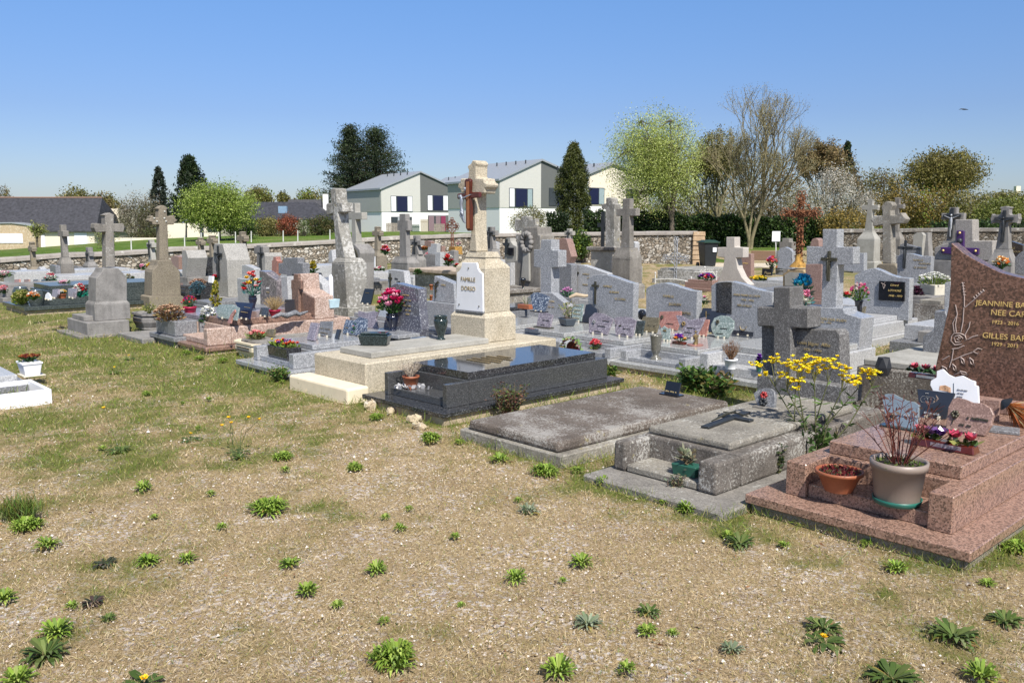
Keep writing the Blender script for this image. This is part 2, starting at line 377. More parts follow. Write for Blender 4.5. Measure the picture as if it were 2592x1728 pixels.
nx = len(xs); Fc = [(j * nx + i, j * nx + i + 1, (j + 1) * nx + i + 1, (j + 1) * nx + i) for j in range(len(ys) - 1) for i in range(nx - 1)]
me = bpy.data.meshes.new('ground'); me.from_pydata(V, [], Fc); me.update()
a = me.attributes.new('green', 'FLOAT', 'POINT'); a.data.foreach_set('value', Gc)
gm, t, b = newmat('gravel_turf'); o = obco(t)
at_ = node(t, 'ShaderNodeAttribute', attribute_name='green')
dry = ramp(t, noise(t, obco(t, (1, 1.6, 1)), 95, 5, .8), [(.3, (.08, .052, .026)), (.44, (.26, .185, .10)), (.57, (.45, .345, .20)), (.75, (.62, .53, .38))])
peb = voro(t, o, 110); ps = node(t, 'ShaderNodeSeparateColor'); t.links.new(peb, ps.inputs[0])
dry = mix(t, ramp(t, ps.outputs[0], [(0, (0, 0, 0)), (.86, (.8,) * 3)], 'CONSTANT'), dry, ramp(t, ps.outputs[1], [(0, (.24, .18, .13)), (.4, (.42, .34, .26)), (.75, (.62, .55, .46))]))
p2 = voro(t, o, 62); q2 = node(t, 'ShaderNodeSeparateColor'); t.links.new(p2, q2.inputs[0])
mk = mix(t, 1.0, ramp(t, q2.outputs[0], [(0, (0, 0, 0)), (.7, (1, 1, 1))], 'CONSTANT'), ramp(t, noise(t, o, 1.9, 5, .7), [(.48, (.05,) * 3), (.58, (.9,) * 3)]), 'MULTIPLY')
dry = mix(t, mk, dry, ramp(t, q2.outputs[1], [(0, (.27, .20, .17)), (.35, (.45, .38, .33)), (.7, (.66, .60, .56)), (1, (.5, .47, .45))]))
dry = mix(t, ramp(t, noise(t, o, 1.3, 6, .7), [(.5, (0, 0, 0)), (.68, (.55,) * 3)]), dry, mix(t, .5, dry, (.14, .085, .045)))
grn = ramp(t, noise(t, o, 60, 5, .8), [(.3, (.03, .05, .008)), (.5, (.095, .125, .02)), (.72, (.2, .215, .05))])
gn = node(t, 'ShaderNodeMath', operation='ADD'); t.links.new(at_.outputs['Fac'], gn.inputs[0])
n2 = node(t, 'ShaderNodeMath', operation='MULTIPLY_ADD'); t.links.new(noise(t, o, 9, 5, .75), n2.inputs[0]); n2.inputs[1].default_value = 1.1; n2.inputs[2].default_value = -.55; t.links.new(n2.outputs[0], gn.inputs[1])
c = mix(t, ramp(t, gn.outputs[0], [(.12, (0, 0, 0)), (.4, (.75,) * 3)]), dry, mix(t, .5, dry, (.16, .13, .03)))
c = mix(t, ramp(t, gn.outputs[0], [(.4, (0, 0, 0)), (.8, (.8,) * 3)]), c, grn)
t.links.new(c, b.inputs['Base Color']); b.inputs['Roughness'].default_value = .95; b.inputs['Specular IOR Level'].default_value = .1
bump(t, b, noise(t, o, 110, 5, .8), .8, .012)
me.materials.append(gm)
# the meadow beyond the wall is grass
mm, t, b = newmat('meadow_grass'); o = obco(t)
c = ramp(t, noise(t, obco(t, (1, .35, 1)), 1.1, 8, .75), [(.3, (.075, .13, .02)), (.5, (.11, .185, .03)), (.7, (.19, .23, .07))])
c = mix(t, ramp(t, noise(t, o, .16, 4), [(.5, (0, 0, 0)), (.7, (.5,) * 3)]), c, (.3, .26, .12))
t.links.new(c, b.inputs['Base Color']); b.inputs['Roughness'].default_value = .9; b.inputs['Specular IOR Level'].default_value = .1; bump(t, b, noise(t, o, 8, 6, .8), 1, .15)
me.materials.append(mm)
WALL = [(-70, 660, 26.6), (0, 654, 27.4), (155, 642, 28.2), (291, 637.5, 29), (380, 632, 29.8), (441, 626.6, 30.3), (560, 623.4, 31.3), (657, 618, 32.3), (844, 608.4, 34), (1000, 598.7, 35.4), (1174, 592.6, 36.3), (1290, 591, 36.2), (1537, 588, 35.4), (1762, 585.4, 34.2)]
WP = [atD('s', x, y, D) for x, y, D in WALL]
def behind(x, y):
    if x > WP[-1].x + 2: return y > 49
    for p, q in zip(WP, WP[1:]):
        if p.x <= x <= q.x: return y > p.y + (q.y - p.y) * (x - p.x) / (q.x - p.x)
    return y > (26 if x < 0 else 36)
mi = []
for f in Fc:
    cx = sum(V[k][0] for k in f) / 4; cy = sum(V[k][1] for k in f) / 4; mi.append(1 if behind(cx, cy) else 0)
me.polygons.foreach_set('material_index', mi)
gobj = bpy.data.objects.new('ground', me); COL.objects.link(gobj); struct(gobj)
# sandy path and bare gravel strips
def strip(name, pts, mat, lift=.012):
    P = [at(*p) for p in pts]; m = MB()
    # a thin raised sheet that follows the ground
    N = 14; vs = []; fs = []
    for i in range(N + 1):
        for j in range(5):
            a_ = P[0].lerp(P[1], i / N); b_ = P[3].lerp(P[2], i / N); q = a_.lerp(b_, j / 4)
            q = Vector((q.x + .12 * NZ.noise(q * 3), q.y + .1 * NZ.noise(q * 2.3), 0)); q.z = terrain(q.x, q.y) + lift; vs.append(q)
    for i in range(N):
        for j in range(4): fs.append((i * 5 + j, (i + 1) * 5 + j, (i + 1) * 5 + j + 1, i * 5 + j + 1))
    m.add(vs, fs); return struct(m.build(name, mat))
PATHM = stone('pale_path_gravel', (.52, .45, .35), (.36, .29, .21), None, .6, 24, .0, .6, .6)
MULCH = stone('red_brown_bare_earth', (.17, .10, .06), (.09, .07, .03), None, .6, 24, .0, .6, .5)
strip('path', [('a4', 1180, 822), ('a4', 1980, 815), ('a4', 1960, 770), ('a4', 1260, 770)], PATHM)
strip('earth_bed', [('a4', 1640, 735), ('a4', 2150, 745), ('a4', 2100, 650), ('a4', 1660, 640)], MULCH)
#strip('gravel_patch', [('a6', 40, 535), ('a6', 640, 450), ('a6', 560, 438), ('a6', 120, 490)], PATHM, .003)

# straw and grass blades, pebbles
def scatter(n, y0, y1, wfun, spread=.64):
    y = y0 * np.exp(rng.random(n) * math.log(y1 / y0)); x = (rng.random(n) * 2 - 1) * spread * y; k = []
    for i in range(n):
        if rectdist(x[i], y[i]) < .004: continue
        if rng.random() < wfun(x[i], y[i]): k.append(i)
    return x[k], y[k]
def blades(n, y0, y1, wf, cf, L, name):
    x, y = scatter(n, y0, y1, wf); n = len(x); s = np.clip(y / 5, .75, 2.2)
    g = np.array([green(a, b_) for a, b_ in zip(x, y)])
    Ln = L * (.5 + rng.random(n)) * s ** .5; D = rng.normal(size=(n, 3)); D[:, 2] = np.abs(D[:, 2]) * .8 + .25 + g * .6
    D /= np.linalg.norm(D, axis=1)[:, None]
    z = np.array([terrain(a, b_) for a, b_ in zip(x, y)]); C = np.stack([x, y, z], 1) + D * (Ln * .42)[:, None]
    return cloud(name, LEAF, C, Ln, .0032 * s, cf(g, n), D=D)
STRAW = [(.52, .41, .24), (.42, .32, .17), (.6, .5, .32), (.32, .23, .12), (.36, .31, .12)]
GREENS = [(.12, .19, .022), (.16, .23, .03), (.08, .14, .018), (.23, .26, .05), (.26, .24, .07)]
def bcol(g, n):
    a_ = pal(n, STRAW, .15); b_ = pal(n, GREENS, .2); m = (rng.random(n) < np.clip((g - .25) * 1.7, .05, .78))[:, None]; return np.where(m, b_, a_)
o = blades(190000, 2.0, 12, lambda x, y: .9, bcol, .03, 'turf'); stuff(o, 'short dry straw and thin green grass covering the gravel of the graveyard', 'grass')
def edgew(x, y): d = rectdist(x, y); return .9 * math.exp(-((d - .03) / .12) ** 2) + .25 * (green(x, y) > .72)
o = blades(45000, 11.5, 25, lambda x, y: .9, bcol, .05, 'far_turf'); stuff(o, 'brown green turf between the graves farther back', 'grass')
o = blades(90000, 2.6, 11, edgew, lambda g, n: pal(n, GREENS, .2), .075, 'grass'); stuff(o, 'longer green grass growing along the foot of the tombs', 'grass')
x, y = scatter(46000, 2.0, 9, lambda x, y: max(.05, .85 - 1.3 * green(x, y)) * (.35 + .65 * (NZ.noise(Vector((x * 2.3, y * 2.3, 5))) > .02)))
n = len(x); sz = np.clip(.0018 + rng.exponential(.0019, n), 0, .013) * np.clip(y / 4.5, .8, 1.5); base = np.array([(1, 0, 0), (-.5, .8, 0), (-.5, -.8, 0), (0, 0, .7)])
rot = rng.uniform(0, 6.28, n); cs, sn = np.cos(rot), np.sin(rot)
Vp = np.zeros((n, 4, 3))
for k in range(4):
    bx, by, bz = base[k]; Vp[:, k, 0] = x + sz * (bx * cs - by * sn); Vp[:, k, 1] = y + sz * (bx * sn + by * cs); Vp[:, k, 2] = sz * bz * 1.3 + .002
m = bpy.data.meshes.new('pebbles'); idx = np.arange(n)[:, None] * 4
T = np.stack([idx + np.array([[0, 1, 3]]), idx + np.array([[1, 2, 3]]), idx + np.array([[2, 0, 3]])], 1).reshape(-1, 3)
m.vertices.add(4 * n); m.vertices.foreach_set('co', Vp.ravel()); m.loops.add(T.size); m.loops.foreach_set('vertex_index', T.ravel().astype(np.int32))
m.polygons.add(len(T)); m.polygons.foreach_set('loop_start', np.arange(0, T.size, 3, dtype=np.int32)); m.update(calc_edges=True); m.validate()
ca = m.color_attributes.new('Col', 'FLOAT_COLOR', 'CORNER'); cc = np.repeat(pal(n, [(.60, .54, .48), (.5, .44, .38), (.70, .66, .61), (.34, .29, .25), (.54, .42, .34)], .1), 9, 0)
ca.data.foreach_set('color', np.concatenate([cc, np.ones((9 * n, 1))], 1).ravel()); m.materials.append(GRAVELM)
o = bpy.data.objects.new('gravel', m); COL.objects.link(o); stuff(o, 'small white and beige pebbles strewn over the dry turf', 'gravel')

# ------------------------------------------------------------ boundary walls
def wallmat(nm='rubble_wall', k=1.0):
    m, t, b = newmat(nm); o = obco(t, (1, 1, 1.5))
    wv = node(t, 'ShaderNodeVectorMath', operation='MULTIPLY_ADD'); nn = node(t, 'ShaderNodeTexNoise'); nn.inputs['Scale'].default_value = 4; t.links.new(o, nn.inputs['Vector'])
    wv.inputs[1].default_value = (.16, .16, .16); t.links.new(nn.outputs[1], wv.inputs[0]); t.links.new(o, wv.inputs[2])
    v = voro(t, wv.outputs[0], 7.5); s = node(t, 'ShaderNodeSeparateColor'); t.links.new(v, s.inputs[0])
    e = node(t, 'ShaderNodeTexVoronoi', feature='DISTANCE_TO_EDGE'); e.inputs['Scale'].default_value = 7.5; t.links.new(wv.outputs[0], e.inputs['Vector'])
    c = ramp(t, s.outputs[0], [(0, (.10, .085, .065)), (.3, (.24, .19, .14)), (.55, (.36, .30, .23)), (.8, (.52, .48, .42)), (1, (.66, .63, .58))])
    c = mix(t, .35, c, ramp(t, noise(t, o, 9, 6, .7), [(.3, (.08, .07, .06)), (.6, (.4, .35, .28)), (.8, (.7, .68, .64))]))
    c = mix(t, ramp(t, e.outputs['Distance'], [(0, (.85,) * 3), (.07, (0, 0, 0))]), c, (.05, .042, .033))
    if k != 1: c = mix(t, 1.0, c, (k, k, k), 'MULTIPLY')
    t.links.new(c, b.inputs['Base Color']); b.inputs['Roughness'].default_value = .95; bump(t, b, ramp(t, e.outputs['Distance'], [(0, (0, 0, 0)), (.12, (1,) * 3)]), 1, .05)
    return m
RUB = wallmat(); RUBD = wallmat('dark_rubble_wall', .5); CAPD = stone('dark_coping', (.17, .155, .14), (.08, .075, .07), (.4, .39, .36), .56, 8, .2, .8); CAPM = stone('mortar_cap', (.33, .30, .27), (.2, .18, .165), (.5, .48, .44), .62, 8, .2, .8)
def wall(name, label, P, thick=.5, zb=-1.2, cap=.13, endpier=False, mats=None):
    mr, mc = mats or (RUB, CAPM)
    rt = root(name, label, 'wall', P[0]); m = MB(); c = MB(); pts = []
    for a_, b_ in zip(P, P[1:]):
        n = max(1, int((b_ - a_).length / .3))
        pts += [a_.lerp(b_, i / n) for i in range(n)]
    pts.append(P[-1]); vs = []; fs = []; H = 6; N = len(pts)
    for side in (0, 1):
        for i, p in enumerate(pts):
            d = (pts[min(i + 1, N - 1)] - pts[max(i - 1, 0)]); d.z = 0; d.normalize(); nn = Vector((-d.y, d.x, 0))
            for j in range(H + 1):
                z = zb + (p.z - cap * .8 - zb) * j / H
                q = p + nn * (thick * side); w_ = .05 * NZ.noise(Vector((q.x * 4, q.y * 4, z * 5)))
                vs.append(Vector((q.x, q.y, z)) - nn * w_ * (1 if side == 0 else -1))
    K = H + 1
    for side in (0, 1):
        o_ = side * N * K
        for i in range(N - 1):
            for j in range(H): fs.append((o_ + i * K + j, o_ + (i + 1) * K + j, o_ + (i + 1) * K + j + 1, o_ + i * K + j + 1))
    for i in (0, N - 1): fs.append(tuple([i * K + j for j in range(K)] + [N * K + i * K + j for j in range(K - 1, -1, -1)]))
    m.add(vs, fs); m.build('masonry', mr, rt)
    vs = []; fs = []
    for i, p in enumerate(pts):
        d = (pts[min(i + 1, N - 1)] - pts[max(i - 1, 0)]); d.z = 0; d.normalize(); nn = Vector((-d.y, d.x, 0)); w_ = .02 * NZ.noise(Vector((p.x * 2, p.y * 2, 9)))
        for a_, z in ((-.06, -cap), (-.05, -.03 + w_), (thick * .3, .02 + w_), (thick * .7, .02 + w_), (thick + .05, -.03 + w_), (thick + .06, -cap)): vs.append(p + nn * a_ + Vector((0, 0, z)))
    for i in range(N - 1):
        for j in range(6): fs.append((i * 6 + j, (i + 1) * 6 + j, (i + 1) * 6 + (j + 1) % 6, i * 6 + (j + 1) % 6))
    fs += [(0, 1, 2, 3, 4, 5), tuple((N - 1) * 6 + k for k in range(5, -1, -1))]
    c.add(vs, fs); c.build('coping', mc, rt)
    if endpier:
        p = P[-1]; q = MB()
        for k in range(7):
            z0 = zb if k == 0 else -.0 + k * .18; hh = .175
            Fz = Fr((p.x - .12 + .02 * random.random(), p.y - .08, 0), R(90)); q.box(Fz, -.03 * random.random(), .62, -.42 - .05 * random.random(), .02, (zb if k == 0 else k * (p.z) / 7), (k + 1) * p.z / 7 - .012, .012)
        q.build('end_stones', stone('ochre_quoins', (.42, .30, .19), (.22, .16, .11), (.55, .5, .42), .6, 20, .1, .8), rt, .02)
    return rt
wall('stone_wall', 'long rubble stone boundary wall with grey mortar coping below the meadow', WP, endpier=True)
wall('stone_wall', 'dark lichened stone wall in front of the ochre brush on the right', [atD('s', 2122, 581, 37), atD('s', 2240, 580, 36.6), atD('s', 2383, 578, 36), atD('s', 2700, 578, 35)], mats=(RUBD, CAPD))

# ------------------------------------------------------------ bushes and trees
OLIVE = [(.15, .145, .035), (.19, .175, .05), (.11, .115, .03), (.22, .19, .07)]
OCHRE = [(.26, .19, .045), (.2, .16, .05), (.3, .21, .05), (.15, .12, .04)]
BROWNT = [(.17, .12, .06), (.21, .16, .09), (.13, .1, .05), (.2, .18, .06)]
DGRN = [(.018, .035, .012), (.028, .05, .016), (.04, .06, .02), (.012, .022, .01)]
MGRN = [(.05, .09, .02), (.07, .12, .025), (.035, .07, .018)]
LIME = [(.2, .27, .045), (.25, .32, .06), (.15, .22, .035), (.3, .36, .1)]
SPRING = [(.34, .40, .09), (.42, .48, .14), (.25, .31, .07), (.46, .5, .2)]
BLOSS = [(.5, .46, .4), (.4, .37, .31), (.28, .25, .19), (.6, .57, .5)]
REDL = [(.24, .07, .04), (.3, .09, .05), (.16, .06, .03)]
def clumps(c, r, nc, per, spread, shell=.55, floor=None, jit=.06):
    d = rng.normal(size=(nc, 3)); d /= np.linalg.norm(d, axis=1)[:, None]; rr = (shell + (1 - shell) * rng.random(nc)) * (1 + jit * rng.normal(size=nc))
    K = np.array(c) + d * rr[:, None] * np.array(r)
    if floor is not None: K[:, 2] = np.maximum(K[:, 2], floor + .02 * rng.random(nc))
    C = np.repeat(K, per, 0) + rng.normal(size=(nc * per, 3)) * spread
    return K, C
def bush(label, z, x, yt, yb, hw, D, cols, n=3500, ls=.13, cat='bush', name='bush', group=None, twigs=14, tw=.02, var=.28, narrow=1):
    top = atD(z, x, yt, D); bot = atD(z, x, yb, D); r = hw / Z[z][2] / FPX * D; h = top.z - bot.z
    c = (top.x, D + r * .3, bot.z + h * .5); rt = root(name, label, cat, (c[0], c[1], bot.z), 0, group)
    per = 26; K, C = clumps(c, (r * .92, r * .8, h * .5), max(8, n // per), per, (r * .13, r * .13, h * .09), .5, bot.z)
    cc = np.repeat(pal(len(K), cols, .16), per, 0) * (1 + var * rng.normal(size=(len(C), 1)) * .7)
    cloud('foliage', LEAF, C, ls * (.6 + .8 * rng.random(len(C))), ls * narrow * (.4 + .3 * rng.random(len(C))), np.clip(cc, .004, .9), rt, .2)
    m = MB()
    for k in range(twigs):
        q = K[rng.integers(len(K))]; b0 = Vector((c[0] + rng.normal() * r * .15, c[1] + rng.normal() * r * .1, bot.z - .1))
        mid = b0.lerp(Vector(q), .5) + Vector((0, 0, h * .06)); m.tube([b0, mid, Vector(q)], [tw * 2, tw * 1.3, tw * .5], 4)
    m.build('stems', BARK, rt); return rt
def tree(label, bx, D, xc, yt, yb, hw, cols, n, ls, trunk=.22, lean=0, cat='tree', name='tree', group=None, forks=7, bark=None, basez=None, var=.25, shell=.35, ntw=110, base_y=None, oz=1.0, sp=.11):
    """crown box from the photo at distance D, trunk base under bx"""
    top = atD('s', xc, yt, D); bot = atD('s', xc, yb, D); r = hw / FPX * D; h = top.z - bot.z
    bz = terrain(atD('s', bx, 600, D).x, D) if basez is None else basez
    B0 = Vector((atD('s', bx, 600, D).x, D, bz - .1)); c = Vector((top.x, D, bot.z + h * .5)); rt = root(name, label, cat, B0, 0, group)
    per = 22; K, C = clumps(c, (r * .9, r * .9, h * .48), max(10, n // per), per, (r * sp, r * sp, h * sp * .55), shell)
    cc = np.repeat(pal(len(K), cols, .15), per, 0) * (1 + var * rng.normal(size=(len(C), 1)))
    cloud('crown', LEAF, C, ls * (.6 + .8 * rng.random(len(C))), ls * .6 * (.6 + .6 * rng.random(len(C))), np.clip(cc, .004, .9), rt)
    m = MB(); f0 = Vector((B0.x + lean * .3, D, bz + (bot.z - bz) * .75 + h * .04)); m.tube([B0, B0.lerp(f0, .5) + Vector((lean * .1, 0, 0)), f0], [trunk, trunk * .8, trunk * .7], 9)
    limbs = []
    for k in range(forks):
        a_ = 2 * pi * k / forks + random.random(); e = c + Vector((cos(a_) * r * .5, sin(a_) * r * .5, h * (.1 + .25 * random.random())))
        P_ = [f0, f0.lerp(e, .35) + Vector((0, 0, h * .06)), f0.lerp(e, .7) + Vector((random.gauss(0, .03) * r, 0, h * .05)), e]; m.tube(P_, [trunk * .5, trunk * .34, trunk * .2, trunk * .1], 6); limbs += P_[1:]
    for k in range(ntw):
        q = Vector(K[k % len(K)]); l = min(limbs, key=lambda p: (p - q).length + .3 * max(0, p.z - q.z)); mid = l.lerp(q, .5) + Vector((random.gauss(0, .04) * r, random.gauss(0, .04) * r, -.02 * h))
        m.tube([l, mid, q], [trunk * .13, trunk * .08, trunk * .03], 4)
    m.build('trunk', bark or BARK, rt); return rt

x, y = scatter(1500, 2.0, 9, lambda x, y: .8); n = len(x); D = rng.normal(size=(n, 3)); D[:, 2] *= .25
o = cloud('leaf_litter', LEAF, np.stack([x, y, np.full(n, .008)], 1), .014 + .03 * rng.random(n) ** 3, .004 + .008 * rng.random(n), pal(n, [(.2, .09, .04), (.28, .14, .06), (.13, .07, .04), (.36, .27, .15), (.09, .06, .04)], .2), D=D); stuff(o, 'scattered brown bits of dead leaf and stalk on the turf', 'leaf litter')
# ------------------------------------------------------------ far landscape, houses
m = MB(); vs = []; fs = []
N = 120
for i in range(N + 1):
    x = -520 + 1040 * i / N; zt = 3 + 3 * NZ.noise(Vector((x * .01, 0, 2))) + (6 * sstep(120, 330, x))
    vs += [(x, 640, -6), (x, 670, zt * .8), (x, 730, zt), (x, 900, -6)]
for i in range(N):
    for j in range(3): fs.append((i * 4 + j, (i + 1) * 4 + j, (i + 1) * 4 + j + 1, i * 4 + j + 1))
m.add(vs, fs, sm=True); struct(m.build('hills', plain('far_wooded_hill', (.10, .12, .13), .95, var=.3, vs=.05)))
# far wood
K = np.stack([rng.uniform(-150, 170, 1500), rng.uniform(215, 260, 1500), np.zeros(1500)], 1)
for k in K: k[2] = .5 + rng.random() * (4.0 + 2 * NZ.noise(Vector((k[0] * .03, 0, 0))))
C = np.repeat(K, 12, 0) + rng.normal(size=(18000, 3)) * (1.4, 1.4, 1.1)
o = cloud('far_wood', LEAF, C, 1.1, .8, np.clip(np.repeat(pal(1500, [(.12, .13, .06), (.16, .16, .07), (.1, .11, .06)], .2), 12, 0), .01, .9)); stuff(o, 'far line of hazy olive woodland along the horizon behind the houses', 'woodland')

ZINC = plain('zinc_roof', (.34, .36, .385), .4, .2, var=.08); SAGE = plain('sage_cladding', (.52, .515, .475), .7, var=.04); DGC = plain('dark_grey_cladding', (.12, .125, .12), .7, var=.06)
SAGES = plain('grey_green_cladding', (.37, .375, .35), .7, var=.04); REND = plain('white_render', (.80, .79, .78), .8, var=.03); CREAMR = plain('cream_render', (.74, .67, .54), .85, var=.04)
SLATER = plain('slate_roof', (.042, .042, .05), .65, var=.35, vs=3); DOORW = plain('white_door', (.78, .78, .85), .6, var=.02); PINKC = plain('pink_curtain', (.22, .03, .08), .8)
STNF = stone('honey_stone', (.46, .36, .24), (.3, .23, .15), (.6, .52, .4), .55, 6, .1, .6, .6)
def window(F, u, z, x0, x1, y0, y1, spec, rt):
    """spec: fractions and materials from left to right"""
    a_ = F.vz(u, z, x0, y0); b_ = F.vz(u, z, x1, y1); v1, z1 = a_; v0, z0 = b_
    fm = MB(); fm.box(F, u - .07, u - .01, v0 - .06, v1 + .06, z0 - .07, z1 + .06); w_ = fm.build('window', GLASSW, rt)
    tot = v1 - v0
    for (f0, f1, mt, nm) in spec: q = MB(); q.box(F, u - .1, u - .075, v1 - tot * f1, v1 - tot * f0, z0, z1); q.build(nm, mt, w_)
def modern(label, D, ang, L, pts, split, clad_y, mats, wins, lower, side=True):
    F = Fr(atD('s', pts[0][0], pts[0][1], D), R(90 + ang)); F.o.z = 0
    rt = root('house', label, 'house', F.o, F.phi)
    P = [F.vz(0, 's', *p) for p in pts]; m = MB(); m.ext(F, 0, L, P); m.build('wall', REND, rt)
    cl = F.vz(0, 's', pts[0][0], clad_y)[1]; pk = P[2]; vs_ = pk[0]; v1 = P[0][0]; v0 = P[4][0]
    m = MB(); m.ext(F, -.05, -.004, [(v1, cl), (v1, P[1][1]), pk, (vs_, cl)]); m.build('left_cladding', mats[0], rt)
    m = MB(); m.ext(F, -.05, -.004, [(vs_ - .003, cl), (vs_ - .003, pk[1]), P[3], (v0, cl)]); m.build('right_cladding', mats[1], rt)
    m = MB(); m.box(F, 0, L, v1 + .004, v1 + .05, cl, P[1][1]); m.build('side_cladding', mats[2], rt)
    a_ = (v1 + .25, P[1][1] - .02); b_ = pk; c_ = (v0 - .2, P[3][1] - .05)
    m = MB(); m.ext(F, -.25, L + .2, [a_, b_, (b_[0], b_[1] + .18), (a_[0], a_[1] + .2)]); m.ext(F, -.25, L + .2, [(b_[0] - .004, b_[1]), c_, (c_[0], c_[1] + .18), (b_[0] - .004, b_[1] + .18)])
    m.build('roof', ZINC, rt)
    m = MB()
    for k in range(4): m.tube([F.P(1 + k * 1.6, pk[0] + 1.1, pk[1] - .5), F.P(1 + k * 1.6, pk[0] + 1.1, pk[1] + .1)], .07, 6)
    m.build('roof_vent', IRON, rt)
    for wv in wins: window(F, 0, 's', *wv, rt)
    for wv in lower: window(F, 0, 's', *wv, rt)
    return F, rt
SW = [(0, .22, WHITE, 'side_panel'), (.28, .75, NAVY, 'shutter'), (.78, 1, WHITE, 'side_panel')]
SW2 = [(0, .2, WHITE, 'side_panel'), (.27, .75, NAVY, 'shutter'), (.78, .98, plain('sky_lit_pane', (.3, .38, .4), .1), 'pane')]
SW3 = [(0, .35, GLASSW, 'pane'), (.45, 1, NAVY, 'shutter')]
CUR = [(0, .3, plain('pale_curtain', (.22, .15, .17), .8), 'curtain'), (.4, .66, MATS['pale_curtain'] if 'pale_curtain' in MATS else PINKC, 'curtain'), (.7, 1, PINKC, 'curtain')]
NET = [(0, .25, GLASSW, 'pane'), (.3, .6, plain('net_curtain', (.35, .38, .42), .8), 'curtain'), (.65, 1, GLASSW, 'pane')]
modern('white house with sage and dark grey upper storey nearest the dark pines', 100, 37, 9, [(966.4, 592), (966.4, 480), (1062.4, 437), (1150.5, 477.5), (1150.5, 592)], 0, 535.7, (SAGE, DGC, SAGES),
       [(989.4, 1042.8, 497, 535, SW), (1081.8, 1132.7, 495, 532.5, SW)], [(990.6, 1041.5, 550, 588, NET), (1084, 1129, 546.6, 588, CUR)])
modern('white house with sage and dark grey upper storey beside the narrow cypress', 83, 37, 9, [(1264.7, 592), (1264.7, 458), (1368.9, 407.3), (1465, 451), (1465, 592)], 0, 525, (SAGE, DGC, SAGES),
       [(1289, 1347, 477.5, 524, SW2), (1389.5, 1436, 477, 521, SW3)], [])
modern('cream and white house with navy shutter behind the fresh green tree', 73, 37, 3.2, [(1489, 600), (1489, 442), (1548, 416), (1640, 460), (1640, 600)], 0, 520, (CREAMR, CREAMR, CREAMR), [(1490.5, 1527, 476.6, 516.7, [(0, .62, NAVY, 'shutter'), (.66, 1, MATS['sky_lit_pane'], 'pane')]), (1585, 1612, 480, 512, SW3)], [])
modern('white house with low zinc roof seen between the two sage ones', 112, 37, 8, [(1165, 592), (1165, 474), (1215, 446), (1262, 466), (1262, 592)], 0, 540, (SAGES, SAGES, SAGES), [], [])
# single-storey house, left
F = Fr(atD('s', 246, 581.7, 105), R(92)); F.o.z = 0; rt = root('house', 'long single storey house with dark slate roof and white garage doors', 'house', F.o, F.phi)
ev = F.vz(0, 's', 200, 582)[1]; zb = ev - 3.2; vL = F.vz(0, 's', -170, 600)[0]
m = MB(); m.box(F, 0, 8.5, .4, vL, zb, ev); m.build('wall', CREAMR, rt)
rz = ev + 3.95
m = MB(); m.add([F.P(-.4, .0, ev - .1), F.P(-.4, vL, ev - .1), F.P(4.3, vL, rz), F.P(4.3, 1.0, rz), F.P(9, vL, ev), F.P(9, .0, ev), F.P(-.4, 0, ev - .25), F.P(-.4, vL, ev - .25)], [(0, 1, 2, 3), (3, 2, 4, 5), (0, 3, 5), (0, 1, 7, 6)]); m.build('roof', SLATER, rt)
m = MB(); m.tube([F.P(4.3, 1, rz + .02), F.P(4.3, vL, rz + .02)], .12, 6); m.build('ridge_tiles', plain('clay_ridge', (.22, .14, .11), .8), rt)
for x0, x1, y0, y1 in ((153, 176, 589, 624), (188, 222, 589, 624), (100, 116, 592, 636)):
    a_ = F.vz(0, 's', x0, y0); b_ = F.vz(0, 's', x1, y1); q = MB(); q.box(F, -.06, -.01, b_[0], a_[0], b_[1], a_[1]); q.build('garage_door', DOORW, rt)
m = MB(); P = F.tr(-1.4, 's', -60, 640, -60, 570, 0, 566, 30, 565.5, 60, 569, 89, 576, 90, 640); m.ext(F, -1.4, 2.5, P); m.build('stone_front', STNF, rt)
m = MB(); P = F.tr(-1.4, 's', -60, 566, 0, 563, 30, 562.5, 60, 566, 92, 573, 92, 576, 60, 569, 30, 565.5, 0, 566, -60, 570); m.ext(F, -1.55, 3, P); m.build('arched_roof_edge', ZINC, rt)
a_ = F.vz(-1.4, 's', -60, 591.5); b_ = F.vz(-1.4, 's', 59, 615); q = MB(); q.box(F, -1.48, -1.41, b_[0], a_[0], b_[1], a_[1]); q.build('window', DOORW, rt)
def block(label, cat, name, D, x0, x1, y0, y1, dep, mat, extra=None, ang=92):
    F = Fr(atD('s', x1, y1, D), R(ang)); F.o.z = 0; rt = root(name, label, cat, F.o, F.phi); a_ = F.vz(0, 's', x0, y0); b_ = F.vz(0, 's', x1, y1)
    m = MB(); m.box(F, 0, dep, b_[0], a_[0], b_[1] - .4, a_[1]); m.build('wall', mat, rt)
    if extra: extra(F, rt, a_, b_)
    return rt
block('tall cream gable of the house behind the small budding trees', 'house', 'house', 112, 231, 306, 528, 634, 6, CREAMR, lambda F, rt, a_, b_: window(F, 0, 's', 288, 300, 559, 566, [(0, 1, GLASSW, 'pane')], rt))
def h2(F, rt, a_, b_):
    window(F, 0, 's', 526, 550, 568, 585, [(0, 1, GLASSW, 'pane')], rt); window(F, 0, 's', 507, 515, 568, 596, [(0, 1, GLASSW, 'pane')], rt)
block('low cream bungalow wall with dark window behind the bright green tree', 'house', 'house', 95, 405, 558, 565, 604, 6, CREAMR, h2)
block('low cream garden wall between the two houses on the left', 'wall', 'garden_wall', 88, 290, 404, 602, 614, .3, CREAMR)
F = Fr(atD('s', 832, 556, 100), R(90)); F.o.z = 0; rt = root('house', 'house with broad dark slate roof behind the red bush', 'house', F.o, F.phi)
vL = F.vz(0, 's', 600, 556)[0]; ze = F.vz(0, 's', 832, 556)[1]; zr = F.vz(4, 's', 700, 511)[1]
